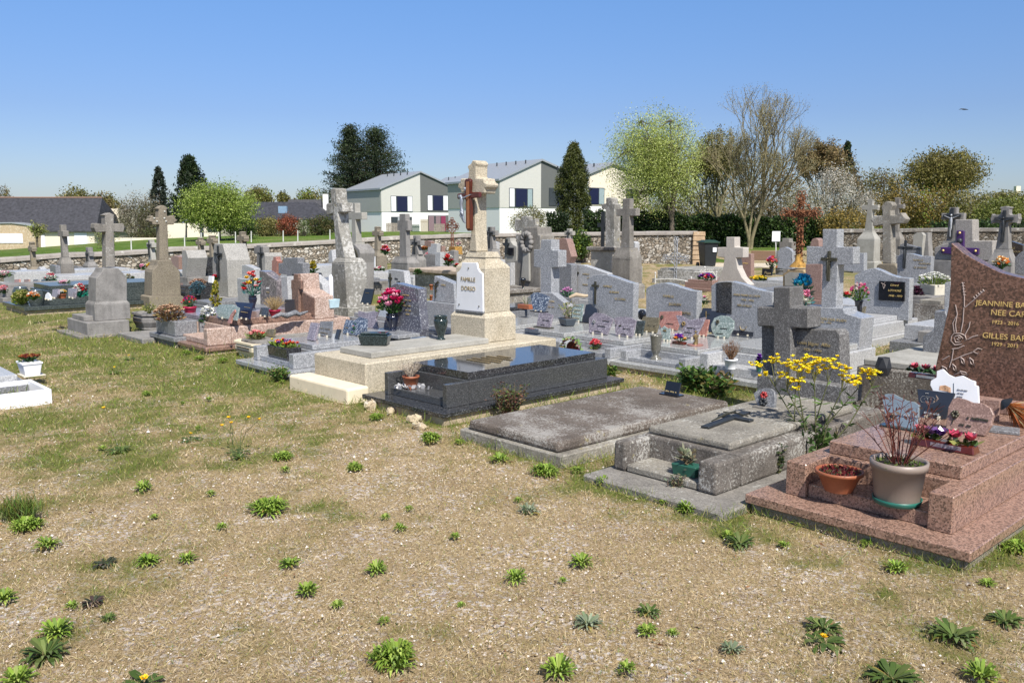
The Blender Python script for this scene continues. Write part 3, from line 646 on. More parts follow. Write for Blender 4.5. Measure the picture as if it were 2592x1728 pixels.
m = MB(); m.box(F, .4, 9, 1, vL, ze - 3, ze); m.build('wall', CONC, rt)
m = MB(); m.add([F.P(0, 0, ze), F.P(0, vL, ze), F.P(4.5, vL - .8, zr), F.P(4.5, 2.6, zr), F.P(9.4, vL, ze), F.P(9.4, 0, ze)], [(0, 1, 2, 3), (3, 2, 4, 5), (0, 3, 5), (1, 4, 2)]); rf = m.build('roof', SLATER, rt)
m = MB(); m.box(F, 1.6, 2.1, 5.2, 6.2, zr - 1.35, zr - .55); m.build('skylight', plain('skylight_glass', (.2, .3, .42), .15), rt)
m = MB(); m.add([F.P(5.5, 2.0, zr - 1), F.P(5.5, 6.5, zr - 1), F.P(6.5, 6.2, zr + .35), F.P(6.5, 2.2, zr + .35), F.P(8, 2, zr - 1), F.P(8, 6.5, zr - 1)], [(0, 1, 2, 3), (3, 2, 5, 4), (0, 3, 4), (1, 5, 2)]); m.build('rear_roof', SLATER, rt)
m = MB(); m.box(F, 5, 5.6, 1.1, 1.7, zr - 1, zr + .95); m.build('chimney', REND, rt)
block('small far white house on the horizon above the brush on the right', 'house', 'house', 300, 2573, 2583, 471, 486, 1.5, CREAMR)
block('grey garden shed beside the pink curtained window', 'shed', 'garden_shed', 96, 1128, 1154, 545, 588, 2, DGC)
def fence(label, D, x0, x1, y0, y1, mat, n):
    a_ = atD('s', x0, y0, D); b_ = atD('s', x1, y1, D); rt = root('garden_fence', label, 'fence', (a_.x, D, b_.z)); F = Fr((b_.x, D, 0), R(90)); w_ = b_.x - a_.x; m = MB()
    for k in range(n): m.box(F, 0, .04, w_ * k / n + .01, w_ * (k + .86) / n, b_.z - .2, a_.z - .03 * random.random())
    m.build('boards', mat, rt); m = MB(); m.box(F, .045, .09, 0, w_, a_.z - .35, a_.z - .25); m.build('rail', mat, rt)
fence('beige board fence panel between the two lower windows', 97, 1064, 1084, 555, 587, plain('beige_boards', (.42, .36, .27), .9), 8)
fence('grey weathered board fence under the pink curtained window', 96, 1098, 1126, 566, 586, WOOD, 9)
fence('grey weathered fence behind the plain grey stone cross', 97, 977, 1040, 564, 586, WOOD, 16)
fence('thin green mesh fence between the houses', 97, 1043, 1062, 568, 588, plain('green_mesh', (.03, .07, .05), .7), 14)
def lamp(label, z, x, y0, y1, D, mat):
    a_ = atD(z, x, y0, D); b_ = atD(z, x, y1, D); rt = root('street_lamp', label, 'street lamp', b_); m = MB(); m.tube([b_, a_], [.09, .06], 7); m.build('pole', mat, rt); m = MB(); m.lathe(a_, [(.05, -.05), (.22, 0), (.16, .25), (.05, .3)], 10); m.build('lamp_head', mat, rt)
lamp('thin pale street lamp between the two sage houses', 's', 1152.5, 467, 588, 90, WMETAL)
lamp('black street lamp in front of the cream bungalow wall', 's', 471.5, 562, 601, 80, IRON)
# meadow fence posts
ORD = ['first', 'second', 'third', 'fourth', 'fifth', 'sixth', 'seventh', 'eighth', 'ninth', 'tenth', 'eleventh', 'twelfth', 'thirteenth', 'fourteenth', 'fifteenth', 'sixteenth', 'seventeenth', 'eighteenth', 'nineteenth', 'twentieth']
proto = None; ipost = 0
for z, x, y, l in (('c3', 125, 240, 1), ('c3', 655, 215, 1), ('c3', 820, 190, 1), ('c3', 995, 178, 1), ('c3', 1160, 172, 1), ('c3', 1316, 166, 1), ('c3', 1633, 160, 1), ('c3', 1778, 158, 1), ('c3', 2097, 150, 1), ('a2', 1680, 632, 1)):
    D = 55 + 6 * (x > 900); p = atD(z, x, y, D); L_ = 'short whitish meadow fence post above the stone wall, %s from the left' % ORD[ipost]; ipost += 1
    if proto is None:
        proto = MB().tube([p - Vector((0, 0, .3)), p + Vector((.02, 0, .48))], [.045, .035], 6).build('fence_post', WMETAL); proto['label'] = L_; proto['category'] = 'post'; proto['group'] = 'posts of the meadow fence'; p0 = p.copy()
    else:
        q = proto.copy(); COL.objects.link(q); q.location = p - p0; q['label'] = L_
# ------------------------------------------------------------ trees and bushes
def conifer(label, x, yt, yb, hw, D, cols, n, ls=.35, cat='conifer', name='conifer', prof=lambda t: (1 - t) ** .8 + .04):
    top = atD('s', x, yt, D); bot = atD('s', x, yb, D); h = top.z - bot.z; r = hw / FPX * D; rt = root(name, label, cat, (top.x, D, bot.z))
    nc = n // 20; tt = rng.random(nc) ** .9; a_ = rng.uniform(0, 2 * pi, nc); lob = 1 + .16 * np.sin(a_ * 3 + tt * 9) + .12 * rng.normal(size=nc)
    rr = np.array([prof(t) for t in tt]) * r * lob * (.35 + .65 * rng.random(nc) ** .4)
    K = np.stack([top.x + rr * np.cos(a_), D + rr * np.sin(a_), bot.z + tt * h], 1); C = np.repeat(K, 20, 0) + rng.normal(size=(nc * 20, 3)) * (r * .08, r * .08, h * .022)
    cc = np.repeat(pal(nc, cols, .22), 20, 0) * (1 + .2 * rng.normal(size=(nc * 20, 1)))
    cloud('foliage', LEAF, C, ls * (.6 + .8 * rng.random(len(C))), ls * .35, np.clip(cc, .003, .9), rt, .3)
    m = MB(); m.tube([(top.x, D, bot.z - .5), (top.x, D, bot.z + h * .9)], [r * .1, .03], 6); m.build('trunk', BARK, rt)
PINE = [(.022, .038, .016), (.035, .055, .02), (.05, .07, .028), (.014, .024, .011)]
def pine(label, x, yt, yb, hw, D):
    """layered boughs, each a drooping fan of needle clumps"""
    top = atD('s', x, yt, D); bot = atD('s', x, yb, D); h = top.z - bot.z; r = hw / FPX * D; rt = root('pine_tree', label, 'pine tree', (top.x, D, bot.z)); C = []; m = MB(); m.tube([(top.x, D, bot.z - .5), (top.x, D, bot.z + h * .95)], [.4, .06], 7)
    for k in range(170):
        t_ = (k + .5) / 170; t_ = t_ ** .85; rr = r * (1.02 - t_) ** .8 * random.uniform(.55, 1.18); a_ = k * 2.4 + random.random(); z0 = bot.z + h * (.06 + .9 * t_); e = Vector((top.x + rr * cos(a_), D + rr * sin(a_), z0 + h * random.uniform(.0, .07)))
        s_ = Vector((top.x, D, z0)); m.tube([s_, e], [.09, .02], 4); n = int(80 + 110 * rr / r)
        for _ in range(n):
            f = random.uniform(.3, 1.08); q = s_.lerp(e, f); w_ = r * .1 * (1.2 - abs(f - .7)); C.append((q.x + random.gauss(0, w_), q.y + random.gauss(0, w_), q.z + random.gauss(0, w_ * .45), k))
    A_ = np.array(C); cc = pal(170, PINE, .25)[A_[:, 3].astype(int)] * (1 + .2 * rng.normal(size=(len(A_), 1))); cloud('foliage', LEAF, A_[:, :3], .26 * (.6 + .8 * rng.random(len(A_))), .11, np.clip(cc, .004, .9), rt, .5); m.build('trunk', BARK, rt)
pine('left one of the two broad dark pines behind the sage house', 886, 322, 545, 92, 118)
pine('right one of the two broad dark pines behind the sage house', 950, 325, 545, 118, 121)
conifer('greyish slim conifer left of the broad dark one', 400, 428, 560, 30, 115, [(.03, .045, .03), (.045, .06, .04), (.02, .03, .02)], 4500, .4)
conifer('broad dark conifer behind the bright green tree', 478, 397, 560, 58, 112, DGRN, 9000, .42)
conifer('narrow columnar cypress in front of the sage house', 1452, 368, 592, 37, 62, [(.065, .08, .018), (.09, .105, .026), (.04, .052, .013), (.105, .115, .03)], 26000, .17, 'cypress', 'cypress', lambda t: min(1, (t * 5 + .75)) * (1 - max(0, (t - .55) / .45) ** 1.7 * .88))
conifer('dark pointed conifer above the blossoming bush', 2146, 362, 470, 26, 85, DGRN, 3000, .32)
tree('bright yellow green spring tree beside the cream bungalow', 556, 72, 550, 461, 588, 103, LIME, 30000, .16, .14, cat='tree', name='tree', shell=.25, forks=8)
tree('fresh light green lime tree with open airy crown behind the wall', 1700, 50, 1660, 268, 548, 134, SPRING, 64000, .085, .2, cat='tree', name='lime_tree', shell=.15, forks=10, ntw=420, basez=-.1, var=.14, sp=.085)
tree('small budding tree in front of the slate roofed house', 93, 70, 92, 558, 602, 26, [(.2, .23, .06), (.24, .24, .09)], 1300, .13, .09, name='tree', shell=.1, forks=5, ntw=60)
tree('thin budding shrub tree beside the tall cream gable', 262, 60, 260, 565, 640, 42, [(.18, .2, .06), (.2, .18, .1)], 900, .1, .05, name='tree', shell=.2, forks=8, ntw=70)
tree('round olive green tree at the right horizon', 2395, 80, 2392, 378, 505, 105, [(.17, .15, .04), (.21, .18, .055), (.13, .12, .03)], 26000, .2, .3, shell=.2, basez=-.3, forks=8, ntw=160)
def fractal(label, bx, D, base_z, H, seeds, name, buds, nb=1, spread=.42, wid=.14, levels=6, tip=.9, mat=None, flat=.9, budn=2, bs=.09, box=None):
    B0 = Vector((atD('s', bx, 600, D).x, D, base_z)); rt = root(name, label, 'tree', B0); m = MB(); tips = []
    def grow(p, d, L, r, lv):
        pts = [p]; q = p.copy(); dd = d.copy()
        for k in range(3):
            dd = (dd + Vector((random.gauss(0, .1), random.gauss(0, .1), .06 if lv < levels - 2 else .02))).normalized(); q = q + dd * L / 3; pts.append(q.copy())
        m.tube(pts, [r, r * .88, r * .78, r * .68], 8 if lv < 2 else (5 if lv < 4 else 3))
        if lv >= 3: tips.extend(pts[1:])
        if lv >= levels: return
        n = 3 if lv in (0, 1, 3, 4) else 2
        for k in range(n):
            a_ = 2 * pi * (k / n) + random.random() * 2; ax = dd.cross(Vector((cos(a_), sin(a_), .3))).normalized()
            nd = (Matrix.Rotation(spread * random.uniform(.65, 1.35), 3, ax) @ dd); nd.z = nd.z * flat + .02; nd.normalize(); grow(q, nd, L * random.uniform(.68, .86), r * .66, lv + 1)
    for sd_, L, r in seeds: grow(B0 + Vector((random.gauss(0, .1), 0, -.1)), Vector(sd_).normalized(), L, r, 0)
    if box:                                   # fit the grown tree to the width and height it has in the photo
        x0, x1, yt = box; xl, xr, zt = atD('s', x0, 500, D).x, atD('s', x1, 500, D).x, atD('s', bx, yt, D).z
        V_ = np.array([tuple(p) for p in m.v]); a0, a1, zz = np.percentile(V_[:, 0], .3), np.percentile(V_[:, 0], 99.7), np.percentile(V_[:, 2], 99.9); b0 = np.array(tuple(B0))
        def fit(p):
            q = np.array(tuple(p)) - b0; q[0] *= ((xr - b0[0]) / (a1 - b0[0])) if q[0] > 0 else ((b0[0] - xl) / (b0[0] - a0)); q[1] *= .8; q[2] *= (zt - b0[2]) / (zz - b0[2]); return Vector(q + b0)
        m.v = [tuple(fit(p)) for p in m.v]; tips = [fit(p) for p in tips]
    m.build('trunk', mat or BARKL, rt)
    T_ = np.array([tuple(p) for p in tips]); C = np.repeat(T_, budn, 0) + rng.normal(size=(len(T_) * budn, 3)) * .13
    cloud('buds', LEAF, C, bs, bs * .6, pal(len(C), buds, .25), rt); return rt
random.seed(23)
fractal('tall bare tree with lichened branches and sparse buds', 1897, 51, .1, 10, [((-.26, 0, 1), 2.1, .17), ((.12, .1, 1), 2.5, .2), ((.0, -.1, 1), 2.7, .15), ((.3, -.1, 1), 2.0, .13)], 'bare_tree', [(.28, .26, .12), (.24, .2, .08), (.34, .32, .2)], spread=.42, levels=6, flat=.97, budn=3, bs=.06, box=(1772, 2035, 218))
fractal('olive budding tree between the lime tree and the bare tree', 1800, 60, 0, 8, [((-.25, 0, 1), 1.9, .13), ((.22, 0, 1), 1.9, .13), ((0, .1, 1), 2.1, .13)], 'budding_tree', [(.19, .18, .05), (.15, .15, .05), (.23, .2, .08)], spread=.5, levels=5, budn=9, bs=.13, box=(1700, 1905, 330))
fractal('brownish budding tree left of the dark pointed conifer', 2075, 78, .2, 8, [((-.3, 0, 1), 2.3, .14), ((.3, 0, 1), 2.3, .14), ((0, .1, 1), 2.3, .14)], 'budding_tree', [(.2, .14, .07), (.16, .13, .05), (.24, .17, .07)], spread=.5, levels=5, budn=7, bs=.18, box=(2015, 2145, 352))
BG = 'scrub bushes behind the cemetery'
for a_ in [
    ('olive brush directly behind the trunk of the lime tree', 1640, 500, 610, 95, 66, OLIVE, 5000, .16, 'bush'),
    ('pale olive brush left of the bare tree', 1770, 455, 610, 90, 68, OLIVE, 6000, .17, 'bush'),
    ('greyish olive brush behind the bare tree', 1880, 440, 610, 95, 72, [(.2, .18, .09), (.24, .21, .13), (.15, .14, .06)], 6500, .17, 'bush'),
    ('tall olive brown brush right of the bare tree', 1985, 405, 610, 80, 70, BROWNT, 6000, .17, 'bush'),
    ('reddish brown brush below the dark conifer', 2160, 410, 560, 55, 74, BROWNT, 4000, .17, 'bush'),
    ('large bush covered with greyish white blossom', 2120, 420, 540, 58, 66, BLOSS, 5000, .11, 'blossom bush'),
    ('smaller whitish blossom bush above the wall', 2205, 480, 570, 45, 60, BLOSS, 3000, .1, 'blossom bush'),
    ('pale blossom and olive bush behind the rusty cross', 2040, 470, 600, 60, 62, [(.3, .27, .2), (.2, .18, .08), (.38, .35, .28)], 4500, .12, 'bush'),
    ('ochre brush behind the weathered cross on its pedestal', 2150, 525, 610, 75, 52, OCHRE, 4500, .12, 'bush'),
    ('tall golden ochre brush in the right middle', 2290, 462, 600, 70, 56, OCHRE, 7000, .13, 'bush'),
    ('golden brush with fresh tips at the foot of the round tree', 2385, 470, 600, 75, 55, OCHRE + LIME[:1], 7000, .13, 'bush'),
    ('olive brush above the granite block with the purple cross', 2470, 485, 605, 75, 53, OLIVE, 6500, .13, 'bush'),
    ('light olive green brush at the right picture edge', 2560, 500, 590, 75, 50, [(.13, .16, .03), (.18, .2, .05)], 6500, .13, 'bush'),
    ('far olive trees under the small white house at the right edge', 2560, 481, 530, 75, 210, OLIVE, 3000, .5, 'bush'),
    ('dark green shrub below the brush at the right edge', 2555, 555, 640, 75, 42, DGRN + MGRN, 5000, .11, 'bush'),
    ('brown green bush left of the conifer at the right horizon', 2245, 425, 540, 60, 84, BROWNT + OLIVE, 4000, .2, 'bush'),
    ('olive brush with reddish tips in front of the dark hedge', 1590, 535, 600, 70, 54, OLIVE + BROWNT, 3500, .12, 'bush'),
]:
    bush(a_[0], 's', *a_[1:9], cat=a_[9], group=BG)
for a_ in [
    ('beige green bush at the corner of the sage house', 1340, 525, 592, 56, 60, [(.15, .15, .05), (.22, .19, .09), (.1, .11, .03)], 4500, .1),
    ('brown green bush right of the narrow cypress', 1510, 535, 595, 32, 58, [(.1, .1, .03), (.15, .12, .06)], 2500, .1),
    ('yellow olive bush left of the red one', 668, 549, 598, 44, 82, [(.22, .19, .06), (.18, .17, .05)], 3000, .16),
    ('round red leaved bush in front of the slate roof', 726, 545, 599, 32, 80, REDL, 3500, .13),
    ('white flowering shrub right of the red bush', 767, 556, 598, 20, 79, [(.5, .5, .38), (.1, .14, .04), (.1, .14, .04)], 1800, .1),
    ('dark green bush right of the white flowering shrub', 806, 546, 598, 40, 80, [(.05, .07, .02), (.08, .09, .03), (.12, .1, .04)], 4000, .14),
    ('low olive hedge along the foot of the slate roofed house', 715, 568, 600, 120, 83, [(.12, .13, .04), (.16, .15, .05)], 5000, .14),
    ('dark green bush under the bright green tree', 608, 545, 602, 46, 76, MGRN, 3500, .14),
    ('olive trees above the slate roof of the long house', 185, 477, 560, 45, 140, OLIVE, 4000, .35),
    ('olive brown trees beside the tall cream gable', 255, 487, 560, 45, 135, OLIVE + BROWNT, 4000, .33),
    ('grey brown leafless thicket below the slim conifer', 340, 490, 600, 62, 110, [(.15, .13, .09), (.11, .11, .05), (.19, .16, .11)], 6000, .2),
    ('dark low shrubs beyond the cream garden wall', 372, 582, 606, 50, 92, [(.05, .06, .02), (.08, .07, .03)], 2500, .15),
    ('yellow green trees behind the left end of the far slate roof', 652, 474, 540, 42, 130, OLIVE + LIME[:1], 4500, .33),
    ('small olive tree on the horizon above the far slate roof', 714, 487, 520, 18, 140, OLIVE, 1500, .3),
    ('olive green trees left of the broad dark pines', 782, 481, 560, 48, 128, OLIVE + LIME[:1], 5000, .33),
    ('bare brownish tree top at the left picture edge', 0, 472, 520, 22, 150, BROWNT, 1200, .25),
]:
    bush(a_[0], 's', *a_[1:9], group='bushes beyond the meadow')
# dark clipped hedge and ivy
def hedge(label, D, x0, x1, yt0, yt1, zb, n, cols, dep=1.6, ls=.12):
    a_ = atD('s', x0, yt0, D); b_ = atD('s', x1, yt1, D); rt = root('hedge', label, 'hedge', (a_.x, D, zb)); F = Fr((b_.x, D, 0), R(90)); w_ = b_.x - a_.x
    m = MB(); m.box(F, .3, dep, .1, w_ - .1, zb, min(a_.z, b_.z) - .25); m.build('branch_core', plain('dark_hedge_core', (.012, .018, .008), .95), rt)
    v = rng.random(n); s = rng.random(n); zt = a_.z + (b_.z - a_.z) * v + .12 * np.sin(v * 40) + .08 * rng.normal(size=n)
    z = np.where(s < .75, zb + (zt - zb) * rng.random(n), zt); yy = D + np.where(s < .75, .25 * np.abs(rng.normal(size=n)), dep * rng.random(n))
    C = np.stack([a_.x + w_ * v, yy, z], 1); cc = pal(n, cols, .3) * (.75 + .5 * np.abs(np.sin(v * 23 + z * 4)))[:, None]
    cloud('foliage', LEAF, C, ls * (.6 + .8 * rng.random(n)), ls * .6, np.clip(cc, .003, .9), rt)
hedge('dark glossy laurel hedge behind the bin and the bare tree', 53, 1700, 2135, 550, 558, 0, 18000, DGRN + MGRN * 2, ls=.17)
hedge('dark clipped hedge behind the stone wall left of the lime tree', 50, 1480, 1712, 540, 545, 0, 9000, DGRN + MGRN[:1], ls=.14)
hedge('dark hedge gap beside the cypress', 52, 1385, 1440, 545, 545, 0, 2500, DGRN, ls=.14)
hedge('dark green hedge at the far right behind the wall', 44, 2380, 2700, 572, 560, 0, 8000, DGRN + MGRN, ls=.13)
bush('green ivy hanging over the stone wall beside the pinkish headstone', 'a3', 2020, 775, 1040, 115, 35.0, MGRN + LIME[:1], 3500, .1, cat='ivy', name='ivy')
bush('green shrub against the stone wall behind the tall brown cross', 'a1', 1620, 800, 930, 60, 29.2, MGRN, 1500, .09)
# bird
m = MB(); p = atD('s', 2440, 277, 60); m.ball(p, .07, nu=8, nv=5, sz=.6); m.tube([p, p + Vector((-.2, 0, .02)), p + Vector((-.34, 0, -.02))], [.05, .03, .01], 4); m.tube([p, p + Vector((.16, 0, -.01)), p + Vector((.3, 0, -.03))], [.05, .03, .01], 4)
o = m.build('bird', PVC); o['label'] = 'tiny dark bird flying in the blue sky at the upper right'; o['category'] = 'bird'
# ------------------------------------------------------------ graves: builders
def frat(z, x, y, h, phi=PHI):
    p = at(z, x, y, h); return Fr((p.x, p.y, terrain(p.x, p.y)), phi)
def sz(z, d, p): return d / Z[z][2] / FPX * p.y
def troot(F, label, name='tomb', cat='tomb', group=None): return root(name, label, cat, F.o, F.phi, group)
def tomb(F, label, L, W, mats, zl=(.05, .10), ins=.14, zb=.24, pw=.1, nu=(.13, .4), zs=.16, slab=(.42, .07, .30), found=True, inr=None, slabL=None, bv=.006, bm=None, split=True):
    """ledge, body with two piers and a planting niche at the foot, cover slab"""
    rt = troot(F, label); mled, mbody, mslab = mats
    if found: m = MB(); m.box(F, .03, L - .03, .03, W - .03, -.25, zl[0]); m.build('foundation', CONC2 if bm is None else bm, rt)
    m = MB(); m.box(F, 0, L, 0, W, zl[0], zl[1]); m.build('ledge', mled, rt, bv)
    v0, v1 = ins, W - (ins if inr is None else inr); u0, u1 = nu
    m = MB(); m.box(F, u1, L - .1, v0, v1, zl[1], zb); m.build('body', mbody, rt, bv)
    for a_, b_ in ((v0, v0 + pw), (v1 - pw, v1)): m = MB(); m.box(F, u0, u1 - .002, a_, b_, zl[1], zb); m.build('pier', mbody, rt, bv)
    m = MB(); m.box(F, u0 + .03, u1 - .002, v0 + pw + .001, v1 - pw - .001, zl[1], zs); m.build('step', mbody, rt, bv)
    m = MB(); m.box(F, slab[0], slabL or L - .2, v0 + slab[1], v1 - slab[1], zb + .001, slab[2]); m.build('cover_slab', mslab, rt, bv)
    return rt
def hstone(rt, F, u, z, c, dep, mat, name='headstone', zmin=None, bv=.006, back=0):
    P = F.tr(u, z, *c)
    if zmin is not None: P = [(a_, zmin) if i < 2 else (a_, max(b_, zmin)) for i, (a_, b_) in enumerate(P)]
    m = MB(); m.ext(F, u, u + dep, P); return m.build(name, mat, rt, bv)
def crossprof(w, h, sw, arm_z, at_, ends=0, taper=0, flare=0):
    """latin cross outline: width, height, shaft width, arm centre height, arm thickness; ends: trefoil-like flare"""
    s = sw / 2; a_ = at_ / 2; W = w / 2; b = s + taper
    if ends == 0: return [(b, 0), (s, arm_z - a_), (W, arm_z - a_), (W, arm_z + a_), (s, arm_z + a_), (s, h), (-s, h), (-s, arm_z + a_), (-W, arm_z + a_), (-W, arm_z - a_), (-s, arm_z - a_), (-b, 0)]
    e = ends
    H = [(b, 0), (s, arm_z - a_ - e), (s + e, arm_z - a_), (W - 2 * e, arm_z - a_), (W - 1.6 * e, arm_z - a_ - .7 * e), (W - .7 * e, arm_z - a_ - .8 * e), (W - .6 * e, arm_z - a_ * .5), (W, arm_z), (W - .6 * e, arm_z + a_ * .5), (W - .7 * e, arm_z + a_ + .8 * e), (W - 1.6 * e, arm_z + a_ + .7 * e), (W - 2 * e, arm_z + a_), (s + e, arm_z + a_), (s, arm_z + a_ + e),
         (s, h - 2.2 * e), (s + .8 * e, h - 1.7 * e), (s + .8 * e, h - .8 * e), (s * .5, h - .5 * e)]
    return H + [(0, h)] + [(-x, y) for x, y in reversed(H)]
def crucifix(rt, F, u, v, z, h, mat=BRONZE, fig=None, name='crucifix', thick=.02):
    """cross of height h with a small figure, on the face u"""
    w = h * .55; t = h * .05; o = MB(); o.box(F, u - thick, u - .001, v - t, v + t, z, z + h); c = o.build(name, mat, rt, .004)
    m = MB(); m.box(F, u - thick - .001, u - .002, v - w / 2, v - t - .001, z + h * .68, z + h * .78); m.box(F, u - thick - .001, u - .002, v + t + .001, v + w / 2, z + h * .68, z + h * .78); m.build('crossbar', mat, c, .003)
    fm = MB(); f = fig or mat; d = u - thick - .015; T = lambda a_, b_: F.P(d, v + a_ * h, z + b_ * h)
    fm.tube([T(0, .06), T(.012, .22), T(-.01, .36), T(0, .46), T(0, .62), T(0, .69)], [h * .012, h * .02, h * .03, h * .035, h * .045, h * .02], 7); fm.ball(T(.008, .755), h * .035)
    fm.tube([T(0, .65), T(.12, .69), T(.23, .745)], [h * .022, h * .014, h * .009], 6); fm.tube([T(0, .65), T(-.12, .69), T(-.23, .745)], [h * .022, h * .014, h * .009], 6)
    fm.tube([T(0, .4), T(.025, .3), T(.005, .18), T(0, .05)], [h * .028, h * .024, h * .017, h * .012], 6)
    fm.build('figure', f, c); return c
def tx(rt, F, u, z, x, y, s, size, mat=GOLD, sx=1, shear=0, name='lettering', lift=.004):
    v, zz = F.vz(u, z, x, y); return text(s, F, u - lift, v, zz, size * .84, mat, rt, name, sx, 'LEFT', .0015, shear=shear)
def monument(label, z, x, y, yt, yped, yarm, pw=.5, pd=None, sw=.16, aw=.6, ath=.15, kind='plain', mat=CONC, phi=PHI, D=None, ends=0, dep=.14, steps=1, ogee=.12, taper=.02, cruc=None, name='stone_cross', group=None, shoulder='ogee', tall=.55):
    """a cross on a pedestal: y ground, yped top of pedestal, yarm centre of arms, yt top"""
    p = at(z, x, y) if D is None else atD(z, x, y, D); gz = terrain(p.x, p.y); F = Fr((p.x, p.y, gz), phi)
    h = lambda yy: ht(z, x, yy, p) - gz
    H, hp, ha = h(yt), h(yped), h(yarm); rt = troot(F, label, name, 'cross', group); pd = pd or pw * .8; hw = pw / 2
    m = MB(); b0 = hp * .26; m.box(F, -.04, pd + .04, -hw - .05, hw + .05, -.3, b0); m.box(F, -.04, pd + .04, -hw - .05, hw + .05, b0, b0 + .05, .04); m.build('base', mat, rt, .01)
    m = MB(); m.box(F, 0, pd, -hw, hw, b0 + .05, hp * .78, .012); m.build('pedestal', mat, rt, .01)
    m = MB(); z0 = hp * .78; w0 = hw - .012
    for k in range(5):
        t0, t1 = k / 5, (k + 1) / 5; g = (hw - sw * .95) if shoulder == 'ogee' else hw * .35
        f = lambda t: w0 - g * sstep(0, 1, t); m.box(F, pd / 2 - f(t0) * pd / pw, pd / 2 + f(t0) * pd / pw, -f(t0), f(t0), z0 + (hp - z0) * t0, z0 + (hp - z0) * t1, f(t0) - f(t1), (f(t0) - f(t1)) * pd / pw)
    m.build('shoulder', mat, rt)
    m = MB(); c0 = hp; m.ext(F, pd / 2 - dep / 2, pd / 2 + dep / 2, [(a_, c0 + b_) for a_, b_ in crossprof(aw, H - c0, sw, ha - c0, ath, ends, taper)]); m.build('cross', mat, rt, .008)
    if cruc: crucifix(rt, F, pd / 2 - dep / 2, 0, ha - cruc * .73, cruc, IRON, IRON)
    return F, rt, (H, hp, ha)

# ---- pots, flowers, plaques
def blossom(mb, c, r, col, n=9, up=Vector((0, 0, 1)), var=.18, cup=.5):
    for k in range(n):
        a_ = 2 * pi * k / n * 1.618; ring = .45 + .55 * (k / n); d = Vector((cos(a_) * ring, sin(a_) * ring, cup + random.uniform(-.2, .3))) + up * .15; f = 1 + random.gauss(0, var)
        mb.leaf(Vector(c) - Vector((0, 0, r * .3)), d, r * 1.15, r * .8, tuple(min(.9, max(.004, x * f)) for x in col), up=Vector((-sin(a_), cos(a_), 0)).cross(d) + Vector((random.gauss(0, .2), random.gauss(0, .2), 0)))
def bouquet(rt, p, h, r, n, rb, cols, leafc=((.04, .1, .03), (.06, .14, .04), (.03, .07, .02)), flat=.5, nl=40, stem=.004, base=.0, cup=.5, npet=9, ll=.06, dome=True):
    fm = MB(); lm = MB(); p = Vector(p)
    for k in range(n):
        a_ = 2.4 * k + random.random() * .5; q = sqrt((k + .5) / n); c = p + Vector((cos(a_) * q * r, sin(a_) * q * r, h - (q * q) * h * flat * (1 if dome else 0) + random.gauss(0, .03) * h))
        blossom(fm, c, rb * random.uniform(.75, 1.15), random.choice(cols), npet, cup=cup); lm.tube([p + Vector((cos(a_) * r * .1, sin(a_) * r * .1, base)), c - Vector((0, 0, rb * .5))], stem, 4, random.choice(leafc))
    for k in range(nl):
        a_ = random.random() * 6.28; q = random.random() ** .5 * r; c = p + Vector((cos(a_) * q * .9, sin(a_) * q * .9, base + (h - base) * random.uniform(.1, .85) * (1 - .5 * (q / r) ** 2)))
        lm.leaf(c, Vector((cos(a_), sin(a_), random.uniform(-.1, .9))), ll * random.uniform(.6, 1.2), ll * .4, tuple(x * random.uniform(.7, 1.3) for x in random.choice(leafc)))
    fm.build('flowers', PETAL, rt); lm.build('leaves', LEAF, rt)
def lath(rt, p, prof, mat, name='vase', n=20, bev=0): m = MB(); m.lathe(p, prof, n); return m.build(name, mat, rt, bev)
def pos(z, x, y, h):
    p = at(z, x, y, h); return p
def potted(label, z, x, y, h, wt, wb, yt, mat, name='flower_pot', cat='flower pot', rim=True, n=20, soil=True, group=None):
    """round pot standing at the photo point on a surface of height h; widths in photo units"""
    p = at(z, x, y, h); H = ht(z, x, yt, p) - p.z; a_, b_ = sz(z, wt, p) / 2, sz(z, wb, p) / 2; H -= a_ * (EYE - p.z - H) / p.y; p.y += b_ * .7; p.x += b_ * .7 * p.x / p.y
    rt = root(name, label, cat, p, 0, group)
    pr = [(b_, 0), (b_ + (a_ - b_) * .82, H * .82)] + ([(a_ * 1.03, H * .83), (a_ * 1.05, H), (a_ * .95, H), (a_ * .92, H * .9)] if rim else [(a_, H), (a_ * .92, H), (a_ * .9, H * .9)])
    lath(rt, p, pr, mat, 'pot', n)
    if soil: m = MB(); m.lathe(p + Vector((0, 0, H * .86)), [(.001, .0), (a_ * .9, .0), (a_ * .88, H * .05), (.001, H * .07)], n); m.build('soil', SOIL, rt)
    return rt, p, H, a_
